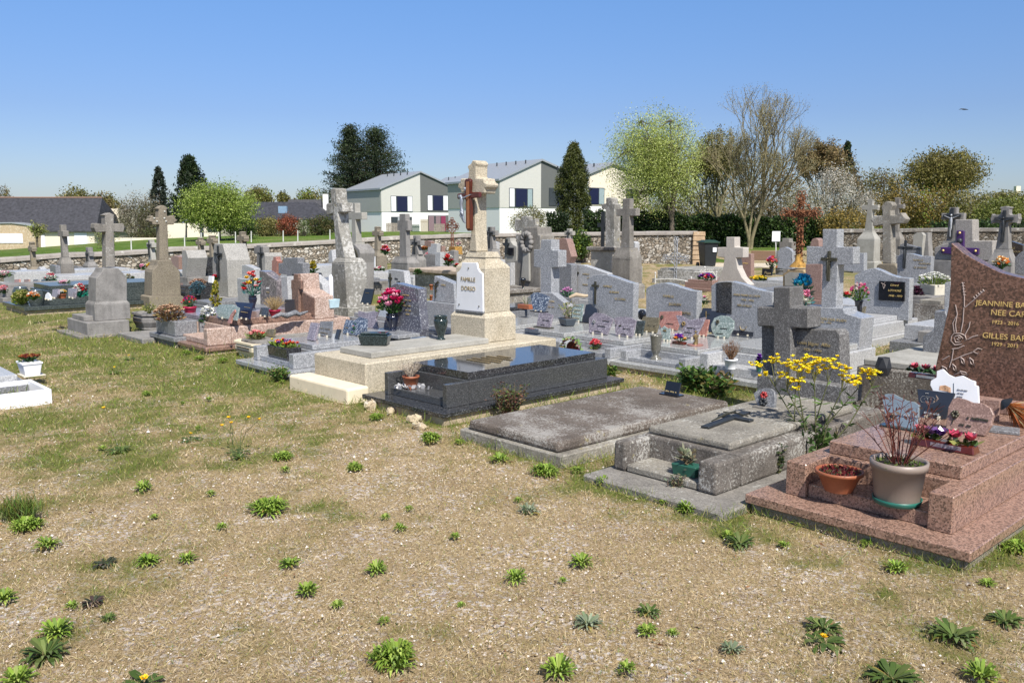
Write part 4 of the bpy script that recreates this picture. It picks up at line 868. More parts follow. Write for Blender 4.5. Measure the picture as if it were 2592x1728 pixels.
def vase(label, z, x, y, h, wmax, yt, mat, shape='urn', name='vase', cat='vase'):
    p = at(z, x, y, h); H = ht(z, x, yt, p) - p.z; R_ = sz(z, wmax, p) / 2; H -= R_ * .8 * (EYE - p.z - H) / p.y; p.y += R_ * .4; rt = root(name, label, cat, p)
    sh = {'urn': [(.62, 0), (.66, .03), (.5, .06), (.42, .1), (.6, .28), (.88, .55), (1, .75), (.97, .84), (.82, .87), (.95, .9), (.85, .93), (.98, .96), (.95, 1), (.8, 1), (.75, .94)],
          'heart': [(.5, 0), (.52, .04), (.25, .08), (.3, .2), (.7, .5), (1, .8), (.85, .97), (.5, 1), (.4, .97)],
          'goblet': [(.95, 0), (.9, .05), (.5, .13), (.42, .2), (.6, .28), (.78, .4), (.8, .7), (.95, .95), (1, 1), (.9, 1), (.82, .93)],
          'flare': [(.55, 0), (.6, .05), (.75, .4), (.7, .7), (.85, .92), (1, 1), (.92, 1), (.8, .92)], 'ball': [(.5, 0), (.9, .2), (1, .5), (.9, .8), (.5, 1), (.4, .96)]}[shape]
    lath(rt, p, [(a_ * R_, b_ * H) for a_, b_ in sh], mat, 'vase_body', 24); return rt, p, H, R_
def plaque(label, z, c, h, mat, dep=.02, phi=PHI, tilt=14, bars=(), foot=None, bx=None, name='memorial_plaque', cat='plaque', barm=BRONZEL, feet=True, bv=.003, D=None, lean=None):
    """outline c in the photo; the lowest two corners come first: bottom right then bottom left"""
    xb = (c[0] + c[2]) / 2; yb = max(c[1], c[3]) if bx is None else bx; yb = (c[1] + c[3]) / 2
    p = at(z, xb, yb, h) if D is None else atD(z, xb, yb, D); F = Fr(p, phi, R(tilt)); rt = root(name, label, cat, p, phi)
    P = F.tr(0, z, *c); zm = min(b_ for a_, b_ in P); P = [(a_, b_ - zm + .008) for a_, b_ in P]; P = [(a_, .008) if i < 2 else (a_, b_) for i, (a_, b_) in enumerate(P)]
    m = MB(); m.ext(F, 0, dep, P); m.build('tablet', mat, rt, bv)
    for b_ in bars:
        q = F.tr(0, z, *b_[:4]); v0, v1 = sorted((q[0][0], q[1][0])); zz = q[0][1] - zm + .008; t = b_[4] if len(b_) > 4 else .008
        m = MB(); n = max(3, int((v1 - v0) / .012))
        for k in range(n):
            if random.random() < .88: m.box(F, -.006, -.0005, v0 + (v1 - v0) * k / n, v0 + (v1 - v0) * (k + .75) / n, zz - t / 2 * random.uniform(.6, 1), zz + t / 2 * random.uniform(.7, 1.3))
        m.build('inscription', barm, rt)
    if feet:
        v0, v1 = sorted((P[0][0], P[1][0])); G = Fr(p, phi)
        for f in (.25, .75): m = MB(); v = v0 + (v1 - v0) * f; m.box(G, -.015, .05, v - .007, v + .007, -.001, .022); m.build('foot_clip', CREAMP, rt)
    if foot: G = Fr(p, phi); v0, v1 = sorted((P[0][0], P[1][0])); m = MB(); m.box(G, -.04, .06, v0 - .02, v1 + .02, -.001, .012); m.build('stand', foot, rt, .002)
    return rt, F, P
def relief_flower(rt, F, z, x, y, r, mat, name='ornament', n=6):
    v, zz = F.vz(0, z, x, y); m = MB()
    for k in range(n):
        a_ = 6.28 * k / n; c_ = F.P(-.006, v + cos(a_) * r * .5, zz + sin(a_) * r * .5); m.ball(c_, r * .38, nu=6, nv=4)
    m.tube([F.P(-.004, v, zz), F.P(-.004, v + r * .3, zz - r * 2)], r * .1, 4); return m.build(name, mat, rt)

# ------------------------------------------------------------ front row
# pink granite grave at the right edge
F = frat('b6', 1910, 1445, .10); P1 = F; FND = stone('mossy_foundation', (.30, .27, .22), (.12, .12, .08), (.5, .5, .46), .6, 10, .2, 1)
T1 = tomb(F, 'pink granite grave with tall red brown headstone in the right foreground', 2.75, 1.19, (G_PINK, G_PINK, G_PINK), (.048, .10), .15, .29, .118, (.17, .44), .175, (.49, .085, .362), bm=FND, bv=.005)
uh = 2.12
m = MB(); m.box(F, 1.98, 2.62, .2, 1.02, .363, .44); m.build('headstone_plinth', G_ROSE, T1, .006)
hs = hstone(T1, F, uh, 'c2', (1500, 1420, 488, 1120, 490, 1000, 520, 860, 555, 700, 585, 560, 597, 400, 603, 100, 640, 130, 700, 180, 760, 217, 850, 265, 960, 318, 1060, 345, 1138, 362, 1300, 395, 1480, 410), .13, G_RED, bv=.004, zmin=.3)
for s, x, y, h_ in (('JEANNINE BARREAU', 785, 556, .062), ('NEE CARIOU', 893, 628, .066), ('1923 - 2016', 900, 692, .042), ('GILLES BARREAU', 832, 795, .066), ('1929 - 2013', 897, 852, .042)):
    tx(T1, F, uh, 'c2', x, y, s, h_ * .95, GOLD, 1.02, lift=.005)
ENG = plain('pale_engraving', (.42, .34, .31), .8)
m = MB()
def eng(m, F, u, z, pts, w=.004):
    q = F.tr(u, z, *pts); m.tube([F.P(u - .0015, a_, b_) for a_, b_ in q], w, 4)
for q in ((688, 395, 700, 500, 700, 570), (845, 450, 770, 520, 705, 575), (697, 575, 690, 680, 675, 755), (635, 555, 648, 620, 635, 700, 640, 755), (640, 640, 615, 690, 625, 755), (742, 680, 735, 720, 705, 775), (800, 780, 760, 790, 725, 810), (620, 880, 610, 950, 590, 1015),
          (610, 965, 700, 925, 760, 905), (765, 900, 800, 875, 830, 880, 800, 915, 765, 900), (575, 1050, 598, 1110), (615, 1120, 625, 1070, 670, 1050), (540, 960, 590, 930), (610, 880, 655, 875, 700, 855),
          (605, 790, 600, 820, 630, 850, 680, 845, 715, 810, 705, 780, 670, 765, 625, 765, 605, 790), (625, 800, 635, 830, 670, 830, 690, 800, 665, 780, 635, 785, 625, 800), (645, 805, 660, 815, 672, 800, 655, 795)):
    eng(m, F, uh, 'c2', q)
for cx, cy, dx, dy in ((690, 970, 18, 30), (757, 975, 20, 32), (630, 1020, 18, 30), (560, 1030, 25, 25), (700, 1058, 32, 16)):
    eng(m, F, uh, 'c2', (cx - dx, cy - dy, cx + dx * .3, cy - dy * .4, cx + dx, cy + dy, cx - dx * .5, cy + dy * .3, cx - dx, cy - dy))
for k in range(5):
    for s in (-1, 1):
        eng(m, F, uh, 'c2', (690 + k * 3, 400 + k * 22, 690 + s * 9 + k * 3, 392 + k * 22)); eng(m, F, uh, 'c2', (845 - k * 17, 455 + k * 13, 845 - k * 17 + s * 7 - 3, 448 + k * 13 + s * 5))
m.build('engraved_rose', ENG, T1)
# old grey grave with fallen cross
F = frat('b6', 80, 1165, .035); T2 = troot(F, 'old rough grey grave with open niche and lichened slab in the right foreground')
m = MB(); m.box(F, 0, 2.6, 0, 1.03, -.2, .035); m.build('ground_slab', CONC, T2, .01)
a_, b_ = .235, .2
m = MB(); m.box(F, a_ + .27, 2.45, b_, .98, .036, .225, .004); m.build('body', LICH, T2, .018)
m = MB(); m.box(F, a_, a_ + .268, b_, b_ + .135, .036, .225, .004); m.build('pier', LICH, T2, .018)
m = MB(); m.box(F, a_, a_ + .268, .98 - .1, .98, .036, .225, .004); m.build('pier', LICH, T2, .018)
m = MB(); m.box(F, a_ + .01, a_ + .268, b_ + .137, .878, .036, .085); m.build('step', SLABL, T2, .01)
m = MB(); m.box(F, .54, 2.15, .31, .94, .226, .275); m.build('cover_slab', SLABL, T2, .015)
G_OLD = granite('old_grey_granite', (.155, .15, .145), (.06, .055, .055), (.33, .325, .32), 85, .8, dirt=.85)
# head of the same grave: base, stele, big granite cross
G = frat('b4', 785, 1425, .23); uo = 0
m = MB(); w1 = G.vz(0, 'b4', 50, 1300)[0]; zt = G.vz(0, 'b4', 785, 1282)[1]; m.box(G, 0, .34, 0, w1, .2, zt); m.build('stele_base', G_OLD, T2, .01)
hstone(T2, G, .10, 'b4', (780, 1275, 95, 1225, 92, 765, 345, 770, 350, 790, 735, 797, 768, 835), .16, G_OLD, 'stele', zt - .02)
hstone(T2, G, .02, 'b4', (348, 1250, 193, 1235, 193, 790, 193, 772, 55, 765, 52, 600, 193, 600, 193, 430, 343, 430, 345, 603, 497, 610, 497, 790, 348, 780), .21, G_OLD, 'cross', zt - .03, .01)
tx(T2, G, .10, 'b4', 400, 915, 'Louis Jégou  Allio', .048, GOLDD); tx(T2, G, .10, 'b4', 455, 975, '1921 - 1994', .038, GOLDD)
# flat dark lichened slab
F = frat('b5', 1840, 905, .075); T3 = troot(F, 'wide flat dark slab spotted with pale lichen beside the black grave')
m = MB(); m.box(F, 0, 2.12, 0, 1.06, -.2, .075); m.build('kerb', SLABL, T3, .008)
m = MB(); m.box(F, .03, 2.06, .06, 1.0, .076, .15, .006); m.build('cover_slab', SLABD, T3, .022)
# black polished grave
F = Fr(frat('b5', 1033, 615, .10).o, PHI + R(1.5)); F4 = F
T4 = tomb(F, 'polished black granite grave beside the beige family monument', 2.3, 1.13, (G_BLACK, G_BSIDE, G_BLACK), (.062, .10), .135, .295, .055, (.15, .40), .165, (.43, .05, .36), bm=SANDC, bv=.004, slabL=2.08)
for k, (v, n) in enumerate(((.88, 5), (.82, 10), (.76, 8), (.70, 11), (.64, 9))):
    m = MB(); u0 = .62 + .085 * (4 - k)
    for j in range(n):
        vv = .74 - j * .034 - (11 - n) * .012 ; m.box(F, u0 + .25, u0 + .285, vv - .026, vv, .3605, .366)
    m.build('metal_inscription', BRONZEL, T4)
# beige family monument
F = Fr(frat('b5', 500, 270, .33).o, PHI + R(1)); F5 = F
T5 = troot(F, 'beige aggregate family monument with white marble panel and tall cross', 'tomb_monument', 'tomb')
m = MB(); m.box(F, 0, 2.55, 0, .90, -.1, .33); m.build('body', BEIGE, T5, .012)
m = MB(); m.box(F, .2, 1.7, .19, .74, .331, .388); m.build('cover_slab', CONCP, T5, .006)
m = MB(); m.box(F, -.24, -.002, -.06, .98, -.1, .13); m.build('foot_step', CREAM, T5, .02)
cu, cv = F.uv('b2', 945, 1275, .33)
print('dorso col', cu, cv)
fv = lambda x, y, z='b2', u=None: F.vz(cu if u is None else u, z, x, y)
def blk(nm, xl, xr, yb, yt, du=0, dep=.4, tp=0, z='b2', mat=BEIGE, bv=.006):
    l = F.vz(cu + du, z, xl, yb); r = F.vz(cu + du, z, xr, yb); t_ = F.vz(cu + du, z, xr, yt)[1]; m = MB(); m.box(F, cu + du, cu + du + dep, r[0], l[0], r[1], t_, tp); m.build(nm, mat, T5, bv); return r[0], l[0], r[1], t_
v0, v1, z0, z1 = blk('column_base', 582, 940, 1272, 1020, dep=.46)
v0b, v1b, _, z2 = (v0, v1, z1, F.vz(cu, 'b2', 930, 965)[1])
m = MB(); m.box(F, cu, cu + .46, v0, v1, z1, z2, .045); m.build('base_chamfer', BEIGE, T5)
zs = F.vz(cu + .05, 'a3', 1010, 1165)[1]; zq = F.vz(cu + .05, 'a3', 945, 1040)[1]; zr = F.vz(cu + .05, 'a3', 945, 985)[1]
m = MB(); m.box(F, cu + .045, cu + .415, v0 + .045, v1 - .045, z2, zs); m.build('column', BEIGE, T5, .006)
m = MB(); a0, a1 = v0 + .045, v1 - .045; n = 7; zz = zs
for k in range(n):
    f = lambda t: .085 * sstep(0, 1, t); g0, g1 = f(k / n), f((k + 1) / n); h0, h1 = zs + (zq - zs) * k / n, zs + (zq - zs) * (k + 1) / n
    m.box(F, cu + .045 + g0, cu + .415 - g0, a0 + g0, a1 - g0, h0, h1, g1 - g0)
m.box(F, cu + .12, cu + .34, a0 + .075, a1 - .075, zq, zr, .02)
m.build('column_cap', BEIGE, T5)
pv1, pz1 = F.vz(cu + .03, 'b2', 640, 925); pv0, pz0 = F.vz(cu + .03, 'b2', 918, 955)
hstone(T5, F, cu + .02, 'b2', (918, 948, 638, 920, 645, 535, 668, 520, 688, 490, 700, 430, 852, 435, 862, 490, 882, 525, 912, 548), .024, WMARB, 'marble_panel', bv=.003)
m = MB(); m.ext(F, cu + .012, cu + .044, F.tr(cu + .02, 'b2', 918, 965, 638, 935, 638, 921, 918, 949)); m.build('panel_ledge', G_MID, T5)
for x, y in ((768, 490), (670, 868), (877, 888)):
    v, zz = F.vz(cu + .02, 'b2', x, y); m = MB(); m.ball(F.P(cu + .018, v, zz), .009); m.build('panel_screw', BRONZE, T5)
tx(T5, F, cu + .02, 'b2', 688, 622, 'FAMILLE', .078, GOLDD, 1.02); tx(T5, F, cu + .02, 'b2', 693, 716, 'DORSO', .078, GOLDD, 1.05)
uc = cu + .13
m = MB(); P = F.tr(uc, 'a3', 940, 982, 855, 975, 872, 760, 868, 372, 768, 362, 762, 325, 735, 310, 738, 270, 760, 255, 762, 215, 842, 212, 848, 130, 832, 90, 850, 70, 868, 65, 885, 22, 920, 25, 945, 60, 1000 - 68, 82, 930, 205, 1012, 213, 1015, 250, 1050, 268, 1040, 310, 1020, 320, 1015, 372, 922, 372, 925, 760)
m.ext(F, uc, uc + .17, P); m.build('cross', BEIGE, T5, .012)
# mahogany crucifix hung on it
F6 = F; uk = uc - .02
K = troot(Fr(F.P(uk, 0, 0), F.phi), 'glossy mahogany wooden crucifix hanging on the beige cross', 'crucifix', 'crucifix')
m = MB(); m.ext(F, uk - .045, uk - .002, F.tr(uk, 'a3', 905, 760, 868, 762, 850, 730, 848, 432, 762, 430, 762, 375, 840, 368, 835, 250, 845, 222, 885, 216, 900, 235, 895, 360, 992, 356, 994, 415, 905, 420)); kb = m.build('wooden_cross', MAHOG, K, .008)
m = MB(); m.ext(F, uk - .05, uk - .046, F.tr(uk, 'a3', 893, 735, 868, 738, 860, 250, 888, 245)); m.build('gilt_edging', plain('brown_edge', (.32, .12, .05), .3), K)
m = MB(); T = lambda x, y, d=.075: F.P(uk - d, *F.vz(uk, 'a3', x, y))
FIG = plain('pewter_figure', (.28, .31, .36), .45, .4)
m.tube([T(830, 410), T(835, 440), T(828, 480), T(832, 530), T(838, 560)], [.014, .022, .019, .016, .02], 8); m.tube([T(838, 555), T(842, 590), T(850, 625), T(858, 665), T(862, 680, .06)], [.02, .017, .013, .01, .008], 8); m.tube([T(834, 560), T(832, 600, .09), T(843, 640), T(855, 670)], [.016, .014, .011, .008], 7)
m.tube([T(832, 425), T(808, 415), T(788, 392, .055)], [.011, .008, .006], 6); m.tube([T(835, 425), T(870, 410), T(908, 385, .055)], [.011, .008, .006], 6); m.ball(T(826, 403, .08), .019); m.ball(T(848, 322, .05), .016); m.tube([T(848, 340, .05), T(848, 305, .05)], .01, 5)
m.tube([T(822, 560), T(850, 575, .09), T(852, 600, .085)], [.016, .018, .008], 6); m.build('figure', FIG, K)
F = F6
# grey granite grave left of it with planter
F = frat('b1', 690, 1252, .08); F7 = F
T6 = tomb(F, 'grey granite grave with curved bluish headstone left of the beige monument', 2.15, 1.2, (G_GREY, G_GREY, G_GREY), (.03, .08), .14, .24, .1, (.15, .42), .14, (.45, .12, .3), slabL=1.75)
un, vn = F.uv('b1', 2060, 880, .30)
m = MB(); m.box(F, un - .28, un + .1, vn, vn + .72, .301, .345); m.build('upper_slab', G_GREY, T6, .005)
G_PRP = granite('bluish_purple_granite', (.15, .155, .19), (.07, .07, .095), (.5, .52, .56), 70, .12, .25, .08, .1)
us = un + .02
P_ = (2080, 875, 1690, 800, 1702, 720, 1735, 640, 1745, 500, 1770, 345, 1820, 315, 2060, 375, 2068, 580, 2090, 800)
hstone(T6, F, us, 'b1', P_, .12, G_PRP, bv=.006)
for s, x, y in (('JEAN MARIE', 1895, 445), ('1913 - 1987', 1920, 500), ('MARIE JEANNE', 1895, 555), ('1917 - 2004', 1920, 605), ('ROBIC', 1930, 645)): tx(T6, F, us, 'b1', x, y, s, .03, GOLDD)
# rough slab grave with hexagonal planter
p = at('b1', 250, 905, .2); F = Fr((p.x, p.y, 0), PHI); T7 = troot(F, 'low rough grey aggregate grave behind the hexagonal concrete planter')
m = MB(); m.box(F, .05, 1.95, -.72, .1, -.1, .12); m.build('body', CONC, T7, .01); m = MB(); m.box(F, 0, 2.0, -.75, .15, .121, .20, .01); m.build('cover_slab', CONC, T7, .015)
# rough pink grave
F = frat('c3', 868, 1262, .08); F8 = F
T8 = tomb(F, 'rough pink granite grave crowned with plaques left of the white flower bunch', 2.25, 1.28, (G_PINKD, G_PINKR, G_PINKD), (.03, .085), .13, .3, .12, (.08, .4), .16, (.42, .12, .385), bv=.01, slabL=1.9, bm=SANDC)
un = 1.62
hstone(T8, F, un, 'a2', (1235, 1548, 985, 1500, 980, 1215, 975, 1200, 975, 1110, 1000, 1100, 1000, 1045, 1072, 1045, 1076, 1115, 1085, 1215, 1120, 1225, 1160, 1255, 1220, 1280), .3, G_PINKR, 'headstone', .3, .012)
hstone(T8, F, un - .012, 'a2', (1220, 1475, 1085, 1440, 1088, 1235, 1130, 1255, 1175, 1285, 1218, 1300), .01, G_PINKD, 'inset_panel', bv=0)
hstone(T8, F, un - .05, 'a2', (1058, 1460, 985, 1445, 985, 1210, 975, 1200, 975, 1110, 1000, 1100, 1000, 1045, 1050, 1045, 1052, 1110, 1080, 1115, 1080, 1208, 1055, 1210), .045, G_PINKD, 'relief_cross', bv=.008)
# narrow grey grave with dried plant block
F = frat('c3', 548, 1158, .13); T9 = troot(F, 'narrow grey granite grave with block planter left of the rough pink grave')
m = MB(); m.box(F, .05, 2.2, .03, .82, -.1, .07); m.build('foundation', CONC, T9); m = MB(); m.box(F, 0, 2.2, 0, .86, .071, .13); m.build('ledge', G_MID, T9, .006)
m = MB(); m.box(F, .06, .36, .1, .76, .131, .33); m.build('planter_block', G_MID, T9, .01); m = MB(); m.box(F, .4, 2.05, .1, .76, .131, .31); m.build('body', G_MID, T9, .008)
m = MB(); m.box(F, .45, 1.9, .14, .72, .311, .37); m.build('cover_slab', G_LAV, T9, .006)
F9 = F
hstone(T9, F, 1.95, 'a2', (818, 1345, 655, 1345, 645, 1010, 700, 1022, 760, 1070, 830, 1112), .16, granite('mottled_marble', (.2, .18, .19), (.1, .09, .1), (.34, .3, .31), 25, .15), 'headstone', .3)
tx(T9, F, 1.95, 'a2', 722, 1200, 'JEAN', .045, WMARB); tx(T9, F, 1.95, 'a2', 720, 1240, '1920-2001', .028, GOLDD)
# concrete grave with hexagonal planter and obelisk
F = frat('c3', 235, 1168, .06); T10 = troot(F, 'plain concrete grave with scrolled planter at the foot of the crucifix obelisk')
m = MB(); m.box(F, 0, 2.4, 0, .95, -.1, .06); m.build('ledge', CONC2, T10, .01); m = MB(); m.box(F, .6, 2.3, .12, .8, .061, .3); m.build('body', CONC2, T10, .01); m = MB(); m.box(F, .55, 2.1, .08, .84, .301, .345); m.build('cover_slab', G_MID, T10, .006)
p = at('a2', 335, 1345, .0); u_, v_ = (p - F.o).dot(F.U), (p - F.o).dot(F.V)
Gb = frat('a2', 330, 1390, .0)
OB = troot(Gb, 'tall grey aggregate obelisk headstone with dark crucifix', 'headstone', 'headstone')
ha = lambda y, G=Gb, x=330, z='a2': G.vz(0, z, x, y)[1]
hb, hs_, ht_ = ha(1290), ha(905), ha(735)
GA = stone('grey_aggregate', (.33, .32, .30), (.22, .21, .2), None, .6, 20, .2, .3, .6)
m = MB(); m.box(Gb, -.05, .55, -.05, .75, 0, hb); m.build('base', GA, OB, .01)
m = MB(); m.ext(Gb, 0, .48, [(0, hb), (0, hs_), (.16, ht_), (.55, ht_), (.68, hs_ - .06), (.68, hb)]); m.build('stele', GA, OB, .01)
crucifix(OB, Gb, -.002, .36, ha(1100), ha(755) - ha(1100), IRON, IRON)
# ------------------------------------------------------------ second row: four grey granite graves
R0 = frat('b3', 1500, 1262, .1)
def sub(v): return Fr(R0.P(0, v, 0), PHI)
GW = G_GREY
specs = [(.15, 1.0, 'grey granite grave with goblet vase on its step'), (1.17, 1.0, 'grey granite grave covered with purple plaques and a red flower pot at its corner'), (2.12, .95, 'grey granite grave with dark plastic planter on its slab'), (3.1, 1.0, 'grey granite grave just behind the beige monument column')]
TT = []
for v, W, l in specs:
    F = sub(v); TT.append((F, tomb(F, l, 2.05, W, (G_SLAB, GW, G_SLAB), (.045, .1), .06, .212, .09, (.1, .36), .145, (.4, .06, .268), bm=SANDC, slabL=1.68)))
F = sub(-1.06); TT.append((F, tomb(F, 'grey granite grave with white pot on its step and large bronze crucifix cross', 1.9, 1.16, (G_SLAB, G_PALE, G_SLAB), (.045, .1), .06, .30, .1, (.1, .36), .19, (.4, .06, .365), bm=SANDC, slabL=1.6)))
HU = [1.8, 1.75, 1.62, 1.46, 1.5]
def hs_on(i, z, c, dep, mat, du=0, **k):
    F, T = TT[i]; u = HU[i] + du; return F, T, u, hstone(T, F, u, z, c, dep, mat, zmin=.22 if i < 4 else .3, **k)
def bcross(T, F, u, z, x, y0, y1, hw, yb, mat=BRONZE):
    a_ = F.tr(u, z, x, y0, x, y1, x - hw, yb, x + hw, yb); m = MB(); t = .014; m.box(F, u - .015, u - .001, a_[0][0] - t, a_[0][0] + t, a_[1][1], a_[0][1]); m.box(F, u - .017, u - .002, a_[3][0], a_[2][0], a_[2][1] - t, a_[2][1] + t); m.build('bronze_cross', mat, T)
F, T, u, _ = hs_on(2, 'b3', (832, 700, 372, 660, 357, 290, 385, 255, 430, 233, 480, 224, 560, 228, 640, 252, 740, 290, 800, 310, 845, 318), .11, G_GREY)
bcross(T, F, u, 'b3', 445, 298, 535, 36, 340)
for s, x, y in (('FAMILLE', 525, 358), ('BURBAN', 590, 418), ('LE CORRE', 645, 490)): tx(T, F, u, 'b3', x, y, s, .05, GOLDD)
F, T, u, _ = hs_on(1, 'b3', (1495, 770, 970, 720, 970, 375, 1010, 345, 1080, 320, 1160, 312, 1240, 327, 1330, 360, 1430, 390, 1507, 400), .11, G_GREY)
for s, x, y in (('FAMILLE', 1150, 462), ('JEGADEN', 1210, 545), ('LE MENTEC', 1280, 632)): tx(T, F, u, 'b3', x, y, s, .055, GOLDD)
F, T, u, _ = hs_on(0, 'b3', (2290, 900, 1655, 800, 1650, 345, 1700, 310, 1780, 297, 1865, 298, 1990, 328, 2100, 372, 2200, 397, 2290, 408), .11, G_GREY)
hstone(T, F, u - .006, 'b3', (1862, 640, 1705, 620, 1705, 315, 1780, 303, 1865, 305), .005, G_BLACK, 'black_inset', bv=0)
for s, x, y in (('ANNE MARIE LE CALVE', 1885, 445), ('1930 - 1996', 1965, 500), ('NÉE GUILLO', 1925, 555)): tx(T, F, u, 'b3', x, y, s, .042, GOLDD)
F, T, u0, _ = hs_on(3, 'b2', (1830, 1000, 1378, 905, 1378, 800, 1450, 745, 1640, 748, 1830, 900), .12, G_GREY)
tx(T, F, u0, 'b2', 1610, 840, 'LE GALL', .035, GOLDD); tx(T, F, u0, 'b2', 1600, 900, '1925 - 1999', .03, GOLDD)
hstone(T, F, u0 + .07, 'a3', (1715, 1412, 1600, 1400, 1600, 1145, 1530, 1135, 1530, 958, 1600, 952, 1607, 853, 1715, 855, 1715, 960, 1788, 965, 1788, 1140, 1715, 1142), .17, G_GREY, name='granite_cross', zmin=.27)
F, T, ub, _ = hs_on(4, 'b4', (932, 918, 420, 820, 420, 590, 565, 603, 800, 612, 805, 652, 952, 700), .3, G_GREY)
tx(T, F, ub, 'b4', 590, 712, 'VON DER KUEN', .05, GOLDD); tx(T, F, ub, 'b4', 590, 738, '1937 - 1999', .034, GOLDD)
hstone(T, F, ub + .1, 'a5', (350, 1400, 190, 1385, 205, 945, 42, 935, 42, 760, 205, 765, 207, 578, 362, 578, 358, 765, 530, 765, 528, 945, 365, 950), .15, G_GREY, 'granite_cross')
vv, zz = F.vz(ub + .1, 'a5', 270, 1120); _, z2 = F.vz(ub + .1, 'a5', 275, 805); crucifix(T, F, ub + .1, vv, zz, z2 - zz, BRONZE, BRONZE, thick=.03)
# standing steles of the next row
def standing(label, z, bx, by, c, dep, mat, D=None, name='headstone', phi=PHI, base=None, group=None, zmin=None, bv=.006, h=0):
    p = at(z, bx, by, h) if D is None else atD(z, bx, by, D); F = Fr((p.x, p.y, terrain(p.x, p.y)), phi); rt = troot(F, label, name, 'headstone' if name == 'headstone' else 'cross', group)
    P = F.tr(0, z, *c)
    if P[0][1] < .25 and not base: P[0] = (P[0][0], -.1); P[1] = (P[1][0], -.1)
    m = MB(); m.ext(F, 0, dep, P); m.build('slab' if name == 'headstone' else 'cross', mat, rt, bv)
    if base:
        vs_ = [a_ for a_, b_ in P]; zb = min(b_ for a_, b_ in P); m = MB(); m.box(F, -.06, dep + .06, min(vs_) - .06, max(vs_) + .06, -.15, max(.05, zb + .002)); m.build('base', base, rt, .006)
    return F, rt
def lowtomb(label, z, bx, by, h, L, W, mat, phi=PHI, zs=.06, ins=.1, name='tomb', slabmat=None, D=None, off=0):
    p = at(z, bx, by, 0) if D is None else atD(z, bx, by, D); F = Fr((p.x, p.y, terrain(p.x, p.y)), phi); rt = troot(F, label, name)
    m = MB(); m.box(F, 0, L, off, W + off, -.2, h * .35); m.build('ledge', mat, rt, .006); m = MB(); m.box(F, ins, L - ins, ins + off, W - ins + off, h * .35, h); m.build('body', mat, rt, .006)
    m = MB(); m.box(F, ins + .05, L - ins - .3, ins + .05 + off, W - ins - .05 + off, h + .001, h + zs); m.build('cover_slab', slabmat or mat, rt, .006); return F, rt
def stepdown(F, rt, u, z, x, y, s, size, mat=GOLDD): tx(rt, F, u, z, x, y, s, size, mat)
F, rt = standing('light grey granite headstone with thin bronze cross behind the blue flower cross one', 'b2', 2100, 830, (2225, 840, 1845, 800, 1838, 470, 1905, 455, 1960, 455, 2220, 545), .13, G_PALE, D=14.2, base=G_PALE)
bcross(rt, F, 0, 'b2', 1893, 495, 700, 30, 535)
for s, x, y in (('FAMILLE', 1960, 560), ('LE BRAS', 2010, 600), ('MADEC', 1960, 670)): tx(rt, F, 0, 'b2', x, y, s, .05, GOLDD)
standing('grey granite headstone with rounded top beside the large granite cross', 'b2', 1700, 760, (1840, 800, 1680, 780, 1680, 455, 1760, 440, 1810, 442, 1845, 455), .14, G_MID, D=14.6, base=G_MID)
# wavy granite grave with black name plate
F = frat('b4', 1420, 800, .1); F = Fr(F.P(-2.05, 0, 0), PHI); T26 = troot(F, 'grey granite grave with wavy headstone and black name plate')
m = MB(); m.box(F, -.05, 2.3, -.06, 1.4, -.1, .1); m.build('ledge', G_PALE, T26, .006); m = MB(); m.box(F, 0, 2.1, 0, 1.3, .101, .27); m.build('body', G_PALE, T26, .006)
m = MB(); m.box(F, .1, 1.6, .08, 1.2, .271, .335); m.build('cover_slab', G_PALE, T26, .006)
us = 1.62
hstone(T26, F, us, 'a5', (1105, 1505, 640, 1440, 540, 1330, 540, 1060, 600, 1030, 650, 1005, 700, 990, 750, 985, 820, 1010, 900, 1050, 1000, 1080, 1120, 1090), .13, G_GREY, zmin=.27)
hstone(T26, F, us - .03, 'a5', (1060, 1332, 790, 1318, 797, 1118, 1064, 1128), .025, BLACKP, 'name_plate', bv=.002)
for s, x, y in (('Gérard', 912, 1170), ('LOTHORÉ', 890, 1225), ('1948 - 1992', 893, 1280)): tx(T26, F, us - .03, 'a5', x, y, s, .047, GOLD, shear=.25)
m = MB(); eng(m, F, us - .032, 'a5', (845, 1200, 835, 1160, 860, 1130)); eng(m, F, us - .032, 'a5', (845, 1200, 862, 1160, 820, 1140)); m.build('engraved_flower', ENG, T26)

# ------------------------------------------------------------ tall crosses, left and centre
# two broad crosses facing the near side, left
def broad(label, z, x, y, D, prof, mat, steps):
    p = at(z, x, y) if D is None else atD(z, x, y, D); F = Fr((p.x, p.y, terrain(p.x, p.y)), PHI - R(90) + R(180)); rt = troot(F, label, 'stone_cross', 'cross'); return F, rt
p = at('c5', 1345, 1290); F = Fr((p.x, p.y, 0), PHI + R(90)); rt = troot(F, 'tall grey concrete cross on a high stepped pedestal at the left', 'stone_cross', 'cross')
# frame: U points left-away, V points to the near left; the broad face looks to the near right
hz = lambda u, z, x, y: F.vz(u, z, x, y)
zb = hz(0, 'c5', 1345, 1068)[1]; vr = hz(0, 'c5', 1985, 1200)[0]
m = MB(); m.box(F, 0, .95, vr, 0, -.1, zb); m.build('lower_block', CONC2, rt, .01)
m = MB(); m.box(F, -.06, 1.0, vr * .9, .14, -.1, .03); m.build('ground_plate', CONC, rt, .008)
m = MB(); m.box(F, .25, .8, vr * .7, -.03, zb + .001, zb + .07); m.build('plate', CONC2, rt, .006)
up = .14; A = lambda x, y: hz(up, 'c5', x, y)
l0, zp = A(1440, 800); r0, _ = A(1985, 810); zt2 = A(1470, 782)[1]
m = MB(); m.box(F, up, up + .42, r0, l0, zb + .001, zp); m.box(F, up, up + .42, r0, l0, zp, zp + .045, .03); m.build('base', CONC2, rt, .006)
